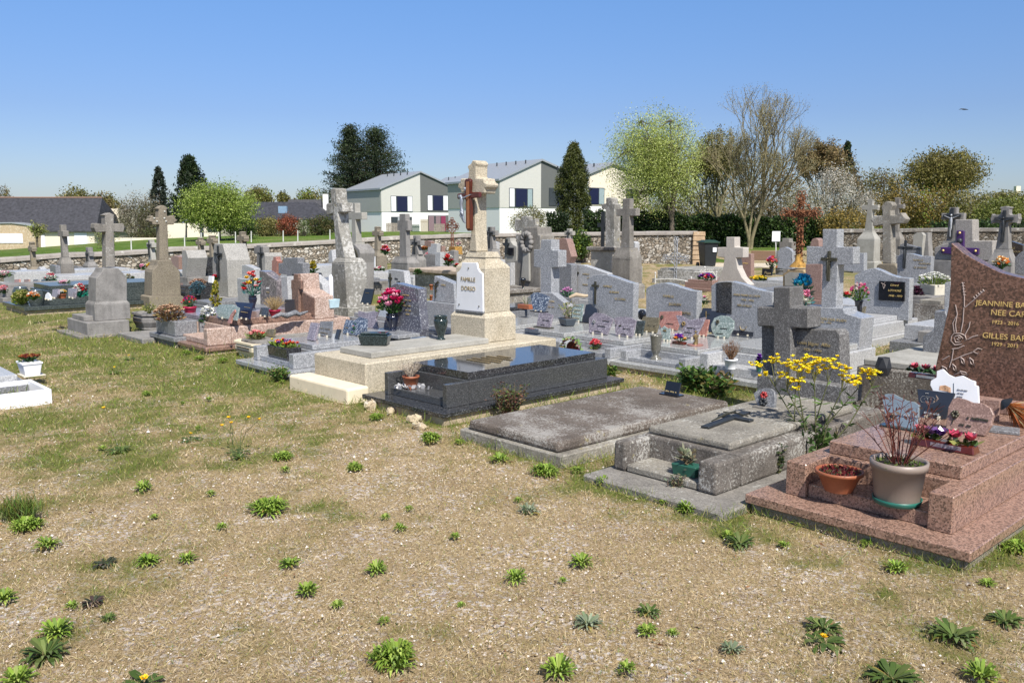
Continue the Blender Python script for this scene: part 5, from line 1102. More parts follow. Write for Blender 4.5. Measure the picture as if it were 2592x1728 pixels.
P = F.tr(up + .03, 'c5', 1940, 790, 1465, 780, 1468, 380, 1490, 372, 1520, 330, 1550, 300, 1570, 255, 1575, 235, 1815, 235, 1820, 250, 1860, 290, 1895, 325, 1925, 375, 1940, 380)
m = MB(); m.ext(F, up + .03, up + .38, P); m.build('pedestal', CONC2, rt, .008)
P = F.tr(up + .12, 'a1', 1205, 975, 1108, 975, 1105, 605, 1010, 612, 1000, 600, 985, 565, 990, 520, 1005, 515, 1100, 532, 1100, 435, 1083, 430, 1145, 405, 1195, 430, 1190, 450, 1190, 522, 1290, 518, 1303, 560, 1290, 610, 1190, 605)
m = MB(); m.ext(F, up + .12, up + .30, P); m.build('cross', CONC, rt, .01)
p = at('a1', 1900, 1395); F = Fr((p.x, p.y, 0), PHI + R(90)); rt = troot(F, 'tall brown aggregate cross with trefoil arms and white lichen spots, left', 'stone_cross', 'cross')
m = MB(); P = F.tr(0, 'a1', 1900, 1392, 1565, 1392, 1562, 1285, 1585, 1275, 1905, 1275, 1922, 1290); P[0] = (P[0][0], -.12); P[1] = (P[1][0], -.12); m.ext(F, 0, .5, P); m.build('base', AGGR, rt, .01)
m = MB(); P = F.tr(.04, 'a1', 1892, 1275, 1590, 1275, 1592, 1030, 1602, 1000, 1640, 960, 1655, 905, 1790, 900, 1810, 950, 1850, 985, 1880, 1020); m.ext(F, .04, .45, P); m.build('pedestal', AGGR, rt, .01)
m = MB(); P = F.tr(.14, 'a1', 1765, 905, 1668, 905, 1668, 530, 1600, 535, 1590, 505, 1560, 500, 1552, 480, 1575, 465, 1568, 445, 1600, 435, 1610, 455, 1655, 460, 1662, 375, 1645, 362, 1665, 345, 1690, 328, 1715, 330, 1735, 345, 1755, 360, 1742, 378, 1748, 445, 1800, 440, 1812, 430, 1832, 445, 1830, 465, 1855, 485, 1845, 500, 1822, 510, 1818, 530, 1750, 530); m.ext(F, .14, .32, P); m.build('cross', AGGR, rt, .01)
for x, y in ((1720, 395), (1718, 465), (1735, 497), (1640, 497), (1612, 465)):
    v, zz = F.vz(.14, 'a1', x, y); m = MB(); m.lathe(F.P(.137, v, zz), [(.028, -.002), (.03, 0), (.02, .004)], 8) if 0 else m.ball(F.P(.14, v, zz), .02, sz=1); m.build('lichen_patch', plain('white_lichen', (.42, .42, .39), .9), rt)
# weathered cross in the left centre
p = at('b1', 1325, 785, 0); F = Fr((p.x, p.y, 0), PHI); rt = troot(F, 'tall weathered lichen covered cross on a high square pedestal left of centre', 'stone_cross', 'cross')
m = MB(); P = F.tr(0, 'b1', 1325, 790, 1135, 770, 1135, 560, 1330, 575); P[0] = (P[0][0], -.12); P[1] = (P[1][0], -.12); m.ext(F, 0, .5, P); m.build('base', LICHW, rt, .01)
m = MB(); P = F.tr(.04, 'b1', 1322, 572, 1140, 560, 1150, 90, 1180, 60, 1290, 62, 1330, 110, 1325, 170); 
m.ext(F, .04, .44, F.tr(.04, 'b1', 1320, 575, 1140, 562, 1152, 100, 1290, 110)); m.build('pedestal', LICHW, rt, .012)
zt_ = F.vz(.04, 'b1', 1290, 110)[1]; vl = F.vz(.04, 'b1', 1152, 100)[0]; vr = F.vz(.04, 'b1', 1290, 110)[0]; z3 = F.vz(.1, 'b1', 1250, 55)[1]
m = MB(); m.box(F, .04, .44, vr, vl, zt_, z3, .05); m.build('shoulder', LICHW, rt, .01)
m = MB(); m.ext(F, .14, .34, F.tr(.14, 'a2', 1545, 885, 1445, 880, 1425, 560, 1412, 415, 1365, 430, 1345, 425, 1340, 330, 1345, 310, 1395, 305, 1385, 165, 1410, 148, 1445, 155, 1455, 285, 1465, 300, 1510, 300, 1520, 400, 1465, 405, 1475, 560)); m.build('cross', LICHW, rt, .012)
# concrete pentagon stele with medallion
F, rt = standing('pointed concrete headstone with round bronze medallion behind the weathered cross', 'a2', 1690, 1290, (1685, 1290, 1570, 1260, 1570, 880, 1562, 790, 1600, 760, 1635, 732, 1690, 790, 1700, 830, 1690, 930), .32, CONC2, D=15.5, bv=.01)
v, zz = F.vz(0, 'a2', 1628, 860); m = MB(); m.lathe(F.P(-.03, v, zz), [(.02, 0)], 6) if 0 else m.tube([F.P(-.02, v, zz), F.P(.0, v, zz)], .15, 16); m.build('medallion', BRONZE, rt)
# ------------------------------------------------------------ back rows
def std(label, z, c, D, dep, mat, **k):
    bx = (c[0] + c[2]) / 2; by = (c[1] + c[3]) / 2; return standing(label, z, bx, by, c, dep, mat, D=D, **k)
def param(label, z, x, y, yt, w, dep, mat, top='flat', D=None, base=CONC2, phi=PHI, name='headstone'):
    """a headstone seen nearly edge-on: outline given in metres"""
    p = at(z, x, y) if D is None else atD(z, x, y, D); gz = terrain(p.x, p.y); h = ht(z, x, yt, p) - gz; F = Fr((p.x, p.y, gz), phi); rt = troot(F, label, name, 'headstone'); s = w / 2
    P = {'flat': [(-s, 0), (s, 0), (s, h), (-s, h)], 'round': [(-s, 0), (s, 0), (s, h * .82), (s * .7, h * .95), (0, h), (-s * .7, h * .95), (-s, h * .82)], 'slant': [(-s, 0), (s, 0), (s, h * .85), (-s * .2, h), (-s, h * .9)]}[top]
    m = MB(); m.ext(F, 0, dep, P); m.build('slab', mat, rt, .006)
    if base: m = MB(); m.box(F, -.08, dep + .08, -s - .08, s + .08, -.3, .06); m.build('base', base, rt, .006)
    return F, rt
# left part
monument('small lichened cross on a tapered pedestal in front of the wall at the far left', 'a1', 295, 1040, 708, 965, 782, .42, sw=.13, aw=.5, ath=.12, mat=AGGR, ends=.03, D=27)
monument('tall slim grey cross on a narrow panelled pedestal at the far left', 'a1', 630, 1215, 533, 872, 625, .36, .34, sw=.15, aw=.5, ath=.15, mat=CONC, taper=.03, cruc=None, shoulder='step')
monument('grey stone pillar cross with dark crucifix left of the stepped cross', 'a1', 900, 1155, 768, 915, 838, .5, .32, sw=.24, aw=.44, ath=.13, mat=CONC2, cruc=.42, shoulder='step')
param('dark polished grey headstone standing edge on left of the pillar cross', 'a1', 795, 1150, 965, .7, .14, G_MID, 'flat')
param('small pale headstone with slanted top beside the lichened cross, left one', 'a1', 212, 1065, 985, .5, .16, G_PALE, 'slant', D=25)
param('small pale headstone with slanted top beside the lichened cross, right one', 'a1', 405, 1050, 970, .5, .16, G_PALE, 'slant', D=25.5)
param('dark slate grey headstone seen edge on beside the slim cross', 'a1', 560, 1120, 955, .5, .12, G_MID, 'flat', D=22)
monument('small pale cross with dark crucifix standing on a flared pedestal near the wall', 'a1', 1545, 1010, 690, 930, 745, .36, .3, sw=.15, aw=.45, ath=.14, mat=CONCP, cruc=.5, D=26, taper=.08)
std('reddish brown headstone with curved top behind the brown trefoil cross', 'a1', (1868, 1000, 1785, 985, 1785, 870, 1830, 855, 1868, 868), 22, .2, G_ROSE)
std('grey aggregate headstone leaning with a lighter side face', 'a1', (1945, 1080, 1905, 1075, 1898, 800, 1940, 798, 1965, 880), 19.5, .45, GA, base=CONC2)
std('black polished round topped headstone on a dark tomb', 'a1', (2125, 1062, 2055, 1055, 2055, 880, 2090, 868, 2125, 872), 20, .25, G_BLACK, base=G_BLACK)
monument('slim weathered cross rising behind the black round topped headstone, left one', 'a1', 2068, 1000, 665, 880, 720, .3, sw=.12, aw=.42, ath=.1, mat=AGGR, ends=.02, D=25)
monument('weathered cross on a beige pedestal behind the black round topped headstone', 'a1', 2180, 1095, 640, 895, 700, .4, .3, sw=.13, aw=.45, ath=.11, mat=AGGR, ends=.025, D=23)
monument('slim weathered cross rising behind the crucifix obelisk', 'a2', 432, 1000, 603, 900, 675, .36, sw=.13, aw=.44, ath=.12, mat=AGGR, ends=.02, D=22)
monument('grey cross standing before the pointed headstone with dark bronze figure', 'a2', 605, 1010, 745, 960, 800, .4, sw=.2, aw=.42, ath=.16, mat=CONC2, D=18)
F, rt = std('grey aggregate headstone with bronze figure in the left centre', 'a2', (705, 1060, 640, 1050, 640, 870, 660, 828, 700, 825, 708, 860), 16.5, .35, GA)
crucifix(rt, F, 0, *F.vz(0, 'a2', 672, 1000), .42, IRON, IRON)
std('slim reddish granite headstone with stepped top', 'a2', (820, 1065, 775, 1058, 775, 905, 790, 900, 790, 868, 818, 866, 820, 900, 838, 912), 16, .1, G_SALM)
std('flat dark grey granite cross headstone behind the pink one', 'a2', (985, 1320, 930, 1310, 930, 1052, 845, 1040, 845, 935, 893, 930, 893, 878, 1045, 878, 1045, 930, 1100, 935, 1100, 1045, 985, 1052), 13.2, .12, G_MID)
std('pale granite wedge headstone behind the pink granite one', 'a2', (1335, 1300, 1130, 1290, 1130, 1060, 1200, 1055, 1300, 1150), 12.8, .15, G_PALE)
std('small bluish granite headstone between the obelisk and the mottled one', 'a2', (590, 1100, 462, 1090, 462, 955, 500, 950, 590, 990), 14.5, .12, G_PALE, base=G_PALE)
std('white grey granite headstone strip beside the mottled marble one', 'a2', (950, 1340, 880, 1330, 872, 1075, 935, 1070), 12.6, .12, G_PALE)
std('small white headstone with black motif near the wall', 'a2', (1415, 930, 1368, 925, 1368, 830, 1385, 795, 1400, 797), 26, .3, G_PALE, base=CONC2)
F, rt, hh = monument('small lichened cross with white panel on its pedestal near the wall', 'a2', 1835, 940, 550, 800, 622, .42, .36, sw=.14, aw=.42, ath=.12, mat=AGGR, ends=.02, D=25)
m = MB(); m.box(F, -.03, -.005, -.13, .13, hh[1] * .35, hh[1] * .8); m.build('white_panel', WMARB, rt)
monument('tall plain grey cross with shouldered pedestal centre left', 'a3', 125, 1222, 582, 1032, 705, .75, .4, sw=.27, aw=.46, ath=.26, mat=CONC2, D=22, shoulder='ogee')
monument('round armed pale stone cross behind the weathered lichened one', 'a2', 1605, 900, 305, 715, 440, .34, .3, sw=.15, aw=.66, ath=.15, mat=CONCP, D=18.5)
monument('small grey cross with dark crucifix on a flared pedestal', 'a3', 262, 1135, 810, 1010, 885, .42, sw=.16, aw=.5, ath=.13, mat=CONC2, cruc=.42, D=23, taper=.1)
F, rt = std('pale granite headstone with small cross and black name lettering, centre left', 'b1', (1935, 400, 1735, 400, 1745, 172, 1905, 190), 13.8, .12, G_PALE, base=G_PALE)
bcross(rt, F, 0, 'b1', 1768, 215, 370, 18, 262); tx(rt, F, 0, 'b1', 1812, 275, 'FAMILLE', .04, IRON, .8); tx(rt, F, 0, 'b1', 1835, 305, 'LE GUEN', .035, IRON, .8)
F, rt = std('slanted grey granite headstone with bronze lily left of the beige column', 'b2', (625, 860, 385, 830, 410, 570, 612, 652), 11.6, .13, G_GREY, base=G_GREY)
m = MB(); T = lambda x, y: F.P(-.01, *F.vz(0, 'b2', x, y)); m.tube([T(428, 800), T(425, 720), T(430, 650), T(450, 630)], .008, 5)
for x, y, x2, y2 in ((430, 700, 412, 670), (430, 690, 450, 668), (432, 670, 418, 645), (440, 650, 462, 640), (445, 640, 455, 625), (425, 740, 440, 720)): m.leaf(T(x, y), T(x2, y2) - T(x, y), (T(x2, y2) - T(x, y)).length * 1.4, .03, None, up=F.U)
m.build('bronze_lily', BRONZE, rt); tx(rt, F, 0, 'b2', 480, 672, 'FAMILLE', .035, GOLDD)
F, rt = lowtomb('grey granite grave with orange potted flowers left of the beige column', 'b2', 330, 1190, .22, 1.6, .8, G_GREY, D=10.6, off=-.2)
# long stone tomb with beige slab
p = atD('b2', 640, 700, 17.5); F = Fr((p.x, p.y, 0), PHI); rt = troot(F, 'low lichened stone tomb with rough beige cover slab behind the beige column')
zt = F.vz(0, 'b2', 640, 565)[1]; m = MB(); m.box(F, .1, 2.0, .05, 1.55, -.1, zt); m.build('body', LICHW, rt, .01); m = MB(); m.box(F, 0, 2.1, -.05, 1.65, zt + .001, zt + .09); m.build('cover_slab', plain('rough_beige_slab', (.42, .34, .27), .95, var=.2), rt, .02)
for l, c, D, mt in (('small peach coloured headstone near the wall', (455, 955, 385, 950, 375, 875, 420, 862, 458, 872), 27, G_ROSE), ('pale stepped headstone carrying a small black cross', (515, 1010, 425, 1000, 425, 930, 455, 928, 455, 895, 520, 893), 25, G_PALE),
                    ('pinkish brown headstone beside the rusty cross', (570, 990, 500, 985, 500, 920, 570, 920), 25.5, G_ROSE), ('pale grey headstone behind the pink flower vase', (555, 1130, 500, 1125, 500, 985, 555, 982), 21, G_PALE),
                    ('small round topped grey headstone below the rusty cross', (700, 1100, 632, 1095, 632, 985, 665, 962, 700, 970), 21, CONC2), ('pale grey headstone behind the black pink flowered vase', (1140, 1030, 1065, 1020, 1065, 885, 1105, 872, 1140, 880), 26, G_PALE),
                    ('pale headstone with white flowers behind the beige column', (1185, 1300, 1125, 1290, 1125, 1060, 1180, 1062), 17, G_PALE), ('narrow pale granite headstone left of the big concrete stele', (1290, 1330, 1245, 1325, 1245, 1100, 1290, 1095), 17.5, G_PALE)):
    std(l, 'a3', c, D, .14, mt, base=CONC2)
F, rt = std('white stepped headstone with black cross and dark plate', 'a3', (1350, 1100, 1225, 1090, 1225, 880, 1245, 835, 1285, 835, 1290, 870, 1315, 905, 1350, 925), 23, .2, CONCP, base=CONC2)
m = MB(); m.ext(F, -.03, -.004, F.tr(0, 'a3', 1262, 1005, 1240, 1005, 1240, 910, 1215, 910, 1215, 885, 1240, 885, 1240, 845, 1262, 845, 1262, 885, 1280, 887, 1280, 912, 1262, 912)); m.build('black_cross', IRON, rt); m = MB(); m.ext(F, -.03, -.004, F.tr(0, 'a3', 1325, 1018, 1270, 1015, 1270, 935, 1325, 938)); m.build('dark_plate', BLACKP, rt)
def scrollcross(label, z, x, y, yt, yarm, D, w, t, mat, mat2=None, curls=True, name='iron_cross'):
    """wrought iron cross: bars, lattice and scroll ends"""
    p = at(z, x, y) if D is None else atD(z, x, y, D); gz = terrain(p.x, p.y) if D is None else p.z; F = Fr((p.x, p.y, gz), PHI); h = lambda yy: ht(z, x, yy, p) - gz; H, A_ = h(yt), h(yarm); rt = troot(F, label, name, 'cross')
    m = MB(); W = w / 2; V_ = lambda v, zz, u=0: F.P(u, v, zz)
    for s in (-1, 1): m.tube([V_(s * t, 0), V_(s * t, H - t * 2), V_(0, H)], t * .28, 5); m.tube([V_(s * t, A_ + t), V_(s * W * .85, A_ + t), V_(s * W, A_)], t * .28, 5); m.tube([V_(s * t, A_ - t), V_(s * W * .85, A_ - t), V_(s * W, A_)], t * .28, 5)
    m.build('frame', mat, rt)
    m = MB(); n = int(H / (t * 3))
    for k in range(n):
        z0 = k * H / n; c_ = (0, z0 + H / n / 2)
        m.tube([V_(t * .8 * cos(q), c_[1] + H / n * .42 * sin(q)) for q in np.linspace(0, 2 * pi, 9)], t * .2, 4)
    for s in (-1, 1):
        for k in range(max(2, int(W / (t * 3)))): c_ = t * 2 + k * t * 2.6; m.tube([V_(s * (c_ + t * cos(q)), A_ + t * .8 * sin(q)) for q in np.linspace(0, 2 * pi, 9)], t * .2, 4)
    m.build('scrollwork', mat2 or mat, rt)
    if curls:
        m = MB()
        for (cx, cz) in ((0, H - t), (-W, A_), (W, A_)):
            for a_ in range(6):
                q0 = a_ * pi / 3; m.tube([V_(cx + t * 1.6 * cos(q0) + t * cos(q) * .8, cz + t * 1.6 * sin(q0) + t * sin(q) * .8) for q in np.linspace(0, 2 * pi, 7)], t * .2, 4)
        for sx_ in (-1, 1):
            for sz_ in (-1, 1): m.tube([V_(sx_ * (t + r_ * t * 3 * cos(q)), A_ + sz_ * (t + r_ * t * 3 * sin(q))) for q, r_ in zip(np.linspace(.1, 1.47, 7), (1, .9, .8, .75, .8, .9, 1))], t * .22, 4); m.ball(V_(sx_ * t * 3, A_ + sz_ * t * 3), t * .5, nu=6, nv=4)
        m.build('leaf_ends', mat2 or mat, rt)
    return F, rt, H, A_
scrollcross('small ornate rusty cross near the wall left of the beige cross', 'a3', 680, 955, 640, 715, 28, .5, .05, RUSTD)
m = MB(); F, rt = std('rust stained stone pedestal under the small rusty cross', 'a3', (715, 1010, 640, 1000, 648, 925, 705, 925), 28, .3, RUSTY)
monument('dark grey cross with black crucifix beside the beige column', 'a3', 1040, 1010, 718, 950, 782, .45, sw=.2, aw=.5, ath=.14, mat=CONC2, cruc=.6, D=25, taper=.06)
# big concrete monument
F, rt = std('broad weathered concrete stele with carved wreath and niche', 'a3', (1600, 1400, 1300, 1370, 1305, 1130, 1330, 1075, 1365, 1068, 1368, 960, 1365, 800, 1418, 790, 1420, 722, 1570, 720, 1575, 800, 1600, 810), 17.3, .4, CONC, bv=.015)
v, zz = F.vz(0, 'a3', 1468, 880); m = MB(); 
for k in range(12): m.ball(F.P(-.03, v + .13 * cos(k * pi / 6), zz + .17 * sin(k * pi / 6)), .06, nu=6, nv=4)
m.build('wreath', CONC2, rt); m = MB(); m.ext(F, -.05, -.002, F.tr(0, 'a3', 1505, 1290, 1410, 1280, 1440, 935, 1500, 935)); m.build('palm_panel', CONCP, rt, .02)
G = Fr(F.P(-.9, 0, 0), PHI); Tm = troot(G, 'lichened concrete slab tomb in front of the broad weathered stele'); m = MB(); v0, v1 = F.vz(0, 'a3', 1600, 1400)[0] - .1, F.vz(0, 'a3', 1180, 1400)[0]; m.box(G, 0, .88, v0, v1, -.1, .28); m.build('body', CONC, Tm, .01); m = MB(); m.box(G, -.05, .85, v0 - .05, v1 + .05, .281, .36); m.build('cover_slab', LICH, Tm, .01)
monument('lichened stone cross head rising behind the broad weathered stele', 'a3', 1410, 1050, 605, 800, 700, .4, sw=.24, aw=.75, ath=.26, mat=LICHW, D=21, ends=.03)
F, rt = std('pinkish tapered headstone with pale rim beside the ivy', 'a3', (1895, 1100, 1780, 1090, 1768, 850, 1840, 838, 1872, 845, 1925, 1030), 21, .22, G_ROSE, base=CONC2)
bcross(rt, F, 0, 'a3', 1788, 860, 930, 10, 880, IRON)
F, rt, hh = monument('small white cross with black cross on it above the pinkish headstone', 'a3', 1880, 1030, 738, 900, 785, .3, sw=.16, aw=.4, ath=.14, mat=CONCP, D=30, cruc=.35)
# masonry pedestal and white lichened cross
p = atD('a4', 175, 960, 19.5); F = Fr((p.x, p.y, 0), PHI); rt = troot(F, 'thick white lichened stone cross on a masonry pedestal', 'stone_cross', 'cross')
zt = F.vz(0, 'a4', 180, 640)[1]; m = MB(); vL = F.vz(0, 'a4', -20, 700)[0]; m.box(F, 0, .6, -.05, vL, -.1, zt); m.build('pedestal', stone('pale_ashlar', (.42, .39, .34), (.25, .23, .2), (.6, .58, .54), .55, 8, .2, .8), rt, .01); m = MB(); m.box(F, -.07, .67, -.12, vL + .08, zt + .001, zt + .08); m.build('cornice', LICH, rt, .01)
m = MB(); m.ext(F, .2, .42, F.tr(.2, 'a4', 225, 625, 132, 622, 132, 205, 92, 200, 92, 150, 138, 145, 138, 85, 180, 82, 200, 95, 205, 145, 235, 150, 230, 205, 228, 210)); m.build('cross', LICHW, rt, .01)
F, rt, hh = monument('dark grey granite cross on a weathered aggregate pedestal in front of the white lichened one', 'a4', 290, 985, 92, 608, 235, .52, .42, sw=.2, aw=.55, ath=.16, mat=CONC, D=18.5, taper=.03)
std('pale granite headstone with rounded top behind the dark grey cross', 'a4', (445, 805, 335, 800, 335, 560, 375, 540, 425, 540, 445, 560), 25, .2, G_PALE, base=G_PALE)
for l, x, y, w_, D in (('small black cross leaning at the masonry pedestal', 100, 610, .26, 26),):
    p = atD('a4', x, y, D); F = Fr((p.x, p.y, terrain(p.x, p.y)), PHI); rt = troot(F, l, 'iron_cross', 'cross'); m = MB(); H = p.z - F.o.z; m.box(F, 0, .04, -.06, .06, 0, H + 1.35 * .8); m.build('shaft', IRON, rt); m = MB(); m.box(F, -.002, .042, -.2, -.061, H + .62, H + .75); m.box(F, -.002, .042, .061, .2, H + .62, H + .75); m.build('arm', IRON, rt)
# bin
p = at('a4', 1200, 815); p.z = 0; F = Fr(p, R(100)); rt = troot(F, 'black wheeled litter bin with green lid beside the end of the wall', 'wheelie_bin', 'bin')
m = MB(); b0, b1 = .22, .29
m.add([F.P(u * .24, v * .21, .06) for u, v in ((-1, -1), (1, -1), (1, 1), (-1, 1))] + [F.P(u * .33, v * .27, .9) for u, v in ((-1, -1), (1, -1), (1, 1), (-1, 1))], [(0, 1, 5, 4), (1, 2, 6, 5), (2, 3, 7, 6), (3, 0, 4, 7), (0, 3, 2, 1), (4, 5, 6, 7)]); m.build('body', PVC, rt, .03)
m = MB(); m.box(F, -.38, .38, -.31, .31, .9, .95); m.box(F, -.34, .34, -.27, .27, .951, 1.01, .1); m.build('lid', PVCG, rt, .01)
for s in (-1, 1): m = MB(); m.tube([F.P(.28, s * .24, .1), F.P(.28, s * .3, .1)], .1, 14); m.build('wheel', PVC, rt)
m = MB(); m.box(F, -.33, -.315, -.19, -.05, .58, .74); m.build('white_sticker', WHITE, rt)
# silver ornate cross with white railing
scrollcross('silver painted ornate iron cross with leafy arms', 'a4', 862, 985, 510, 715, None, .68, .04, SILVER)
p0 = at('a4', 660, 1010); rt = root('grave_railing', 'broken white painted iron railing around the grave of the silver cross', 'railing', p0)
T = lambda x, y: atD('a4', x, y, 21.5 - (x - 650) * .0012)
for c in ((655, 870, 655, 980), (1030, 920, 1030, 1010), (1172, 810, 1165, 1085), (1295, 860, 1290, 960), (975, 960, 980, 1040)):
    m = MB(); m.tube([T(c[0], c[1]), T(c[2], c[3])], .013, 6); m.ball(T(c[0], c[1]), .025, nu=6, nv=4); m.build('post', WMETAL, rt)
for c in ((655, 940, 850, 930, 1030, 965), (890, 940, 1030, 965, 1300, 925), (1060, 860, 1260, 860, 1300, 930), (1020, 1040, 1140, 870), (1170, 1060, 1270, 940), (1150, 1040, 1160, 1090, 1225, 1095), (1215, 870, 1215, 1080, 1230, 1090)):
    m = MB(); m.tube([T(c[i], c[i + 1]) for i in range(0, len(c), 2)], .01, 5); m.build('rail', WMETAL, rt)
F, rt = lowtomb('low lichened stone kerb grave behind the white railing', 'a4', 620, 990, .35, 2.2, 1.6, LICHW, D=23.5, off=-1.6)
F, rt = lowtomb('reddish low kerb grave inside the white railing', 'a4', 900, 1075, .2, 1.9, 1.0, G_ROSE, D=21.0, off=-1.0)
F, rt = std('plain beige granite cross with flared foot', 'a4', (1640, 1000, 1290, 985, 1335, 900, 1365, 800, 1375, 712, 1302, 700, 1300, 603, 1395, 600, 1395, 495, 1485, 495, 1485, 600, 1575, 605, 1573, 712, 1498, 712, 1515, 820, 1560, 915), 17, .2, stone('smooth_beige_granite', (.46, .42, .38), (.38, .34, .31), None, .6, 20, .15, .1, .3), name='granite_cross', bv=.01)
F, rt = std('brown pink granite headstone right of the beige cross', 'a4', (1655, 905, 1550, 895, 1550, 665, 1630, 668, 1655, 672), 21, .15, G_ROSE, base=G_ROSE); tx(rt, F, 0, 'a4', 1560, 775, 'CAMILLE', .06, GOLD, .9)
F, rt = lowtomb('grey granite tomb with yellow pansies behind the black panel headstone', 'a4', 1900, 1045, .34, 2.0, 1.1, G_MID, D=15.5, off=-.35)
F, rt = lowtomb('pale granite tomb with black plaque and coral flowers', 'a4', 1990, 960, .32, 2.0, 1.2, G_PALE, D=18.5, off=-.2)
p = at('s', 1968, 663); a_ = atD('a4', 1932, 610, 31); b_ = atD('a4', 1918, 488, 31); gz = terrain(a_.x, a_.y)
rt = root('notice_sign', 'blank white sign board on a thin white post by the path', 'sign', (a_.x, a_.y, gz)); F = Fr(b_, R(80)); m = MB(); m.box(F, 0, .02, -.14, .14, -.18, .18); m.build('board', WHITE, rt); m = MB(); m.tube([(a_.x, a_.y + .03, gz), b_ + Vector((0, .03, -.2))], .02, 6); m.build('post', WMETAL, rt)
F, rt = std('small curved blue grey headstone with engraved feather', 'a4', (2085, 835, 1925, 820, 1940, 740, 1935, 650, 1960, 612, 2010, 600, 2060, 618, 2088, 650), 20, .12, G_GREY)
std('dark stepped cross shaped headstone behind the curved blue grey one', 'a4', (2080, 640, 1950, 635, 1950, 548, 1980, 545, 1980, 508, 2050, 508, 2050, 545, 2080, 548), 27, .25, CONC, base=CONC2)
std('grey granite headstone half hidden behind the rusty cross', 'a4', (2330, 850, 2235, 840, 2235, 592, 2330, 595), 19, .14, G_GREY, base=G_GREY)
std('round topped pink headstone behind the granite cross', 'a5', (172, 800, 78, 795, 80, 720, 100, 680, 135, 670, 165, 690), 24, .3, G_ROSE, base=CONC2)
# rusty ornate cross
p = atD('a4', 2135, 1200, 14.6); F = Fr((p.x, p.y, 0), PHI); rt = troot(F, 'rust stained stone pedestal carrying the tall rusty cross', 'pedestal', 'pedestal')
OCS = stone('rust_stained_stone', (.33, .25, .15), (.2, .15, .1), (.45, .35, .2), .6, 8, .4, .4)
zt = F.vz(0, 'a4', 2130, 815)[1]; m = MB(); P = F.tr(0, 'a4', 2270, 1205, 1985, 1195, 1985, 880, 2020, 860, 2035, 830, 2200, 835, 2215, 860, 2265, 890); m.ext(F, 0, .42, P); m.build('block', OCS, rt, .015)
m = MB(); m.ext(F, -.01, -.001, F.tr(0, 'a4', 2190, 1000, 2010, 1000, 2010, 890, 2060, 860, 2180, 870)); m.build('panel', CONCP, rt)
Fq, rq, H, A_ = scrollcross('tall rusty ornate iron cross on the stained pedestal', 'a4', 2152, 808, 45, 250, 14.75, .58, .045, RUST, RUST)
m = MB()
for k in range(420):
    zc = H * (.03 + .93 * random.random()); w_ = .03 + .035 * max(0, 1 - zc / (H * .45)); m.leaf(Fq.P(random.uniform(-.03, .03), random.gauss(0, w_), zc), Vector((random.gauss(0, .6), random.gauss(0, .6), random.gauss(0, 1))), random.uniform(.03, .07), .025, None)
for k in range(320): m.leaf(Fq.P(random.uniform(-.03, .03), random.uniform(-.3, .3), A_ + random.gauss(0, .03)), Vector((random.gauss(0, 1), random.gauss(0, .6), random.gauss(0, 1))), random.uniform(.03, .06), .025, None)
m.build('cast_ornament', RUST, rq); m = MB(); m.lathe(Fq.P(0, 0, -.001), [(.16, 0), (.13, .04), (.07, .1), (.045, .22)], 12); m.build('foot', RUSTY, rq)
std('brown pink granite headstone behind the crucifix granite cross', 'a5', (200, 1320, 28, 1300, 28, 945, 200, 942), 13.2, .15, G_ROSE, base=G_ROSE)
# right part
monument('pale stone cross on a tall engraved pedestal before the ochre brush', 'a5', 645, 915, 262, 592, 352, .6, .45, sw=.16, aw=.56, ath=.15, mat=CONCP, D=28, taper=.05, ends=.02)
p = atD('a5', 920, 1085, 17.2); F = Fr((p.x, p.y, 0), PHI); rt = troot(F, 'tall brown lichened cross with trefoil ends on a sloped pedestal, right', 'stone_cross', 'cross')
m = MB(); m.ext(F, 0, .45, F.tr(0, 'a5', 1020, 1200, 770, 1190, 770, 960, 800, 940, 960, 942, 990, 985, 1010, 1010)); m.build('pedestal', AGGR, rt, .015)
m = MB(); m.ext(F, .12, .34, F.tr(.12, 'a5', 930, 940, 832, 935, 832, 530, 760, 545, 725, 545, 730, 515, 700, 480, 730, 455, 740, 430, 775, 440, 830, 435, 828, 380, 815, 340, 860, 295, 885, 285, 925, 300, 940, 330, 915, 380, 918, 432, 985, 430, 1000, 412, 1030, 405, 1050, 440, 1078, 470, 1060, 500, 1045, 520, 1000, 520, 918, 530)); m.build('cross', SLABL, rt, .015)
monument('grey cross head rising behind the brown lichened cross', 'a5', 930, 900, 245, 600, 340, .5, sw=.15, aw=.5, ath=.14, mat=CONC, D=30, ends=.02)
F, rt = std('grey granite headstone with bronze crucifix and gold names, right', 'a5', (1330, 1150, 985, 1130, 985, 875, 1020, 845, 1080, 830, 1140, 835, 1230, 858, 1345, 862), 15.5, .13, G_GREY, base=G_PALE)
v, zz = F.vz(0, 'a5', 1060, 985); crucifix(rt, F, 0, v, zz, .5, IRON, IRON)
for s, x, y in (('FAMILLE', 1150, 910), ('GUEGAN', 1210, 945), ('LE GALLIC', 1160, 985)): tx(rt, F, 0, 'a5', x, y, s, .06, GOLDD)
F, rt = std('pale polished headstone with white rim near the right wall', 'a5', (1235, 860, 1140, 855, 1155, 640, 1190, 615, 1240, 612, 1262, 640), 25, .18, CONCP, base=CONC2)
std('taller plain grey headstone behind the white rimmed one', 'a5', (1320, 870, 1265, 865, 1270, 615, 1305, 612), 26, .3, CONC2, base=CONC2)
F, rt = std('low dark grey headstone in front of the right wall', 'a5', (1225, 860, 1010, 850, 1015, 740, 1050, 725, 1120, 745, 1225, 770), 21, .12, G_MID, base=G_MID); tx(rt, F, 0, 'a5', 1030, 790, 'FAMILLE EVANNO', .07, IRON)
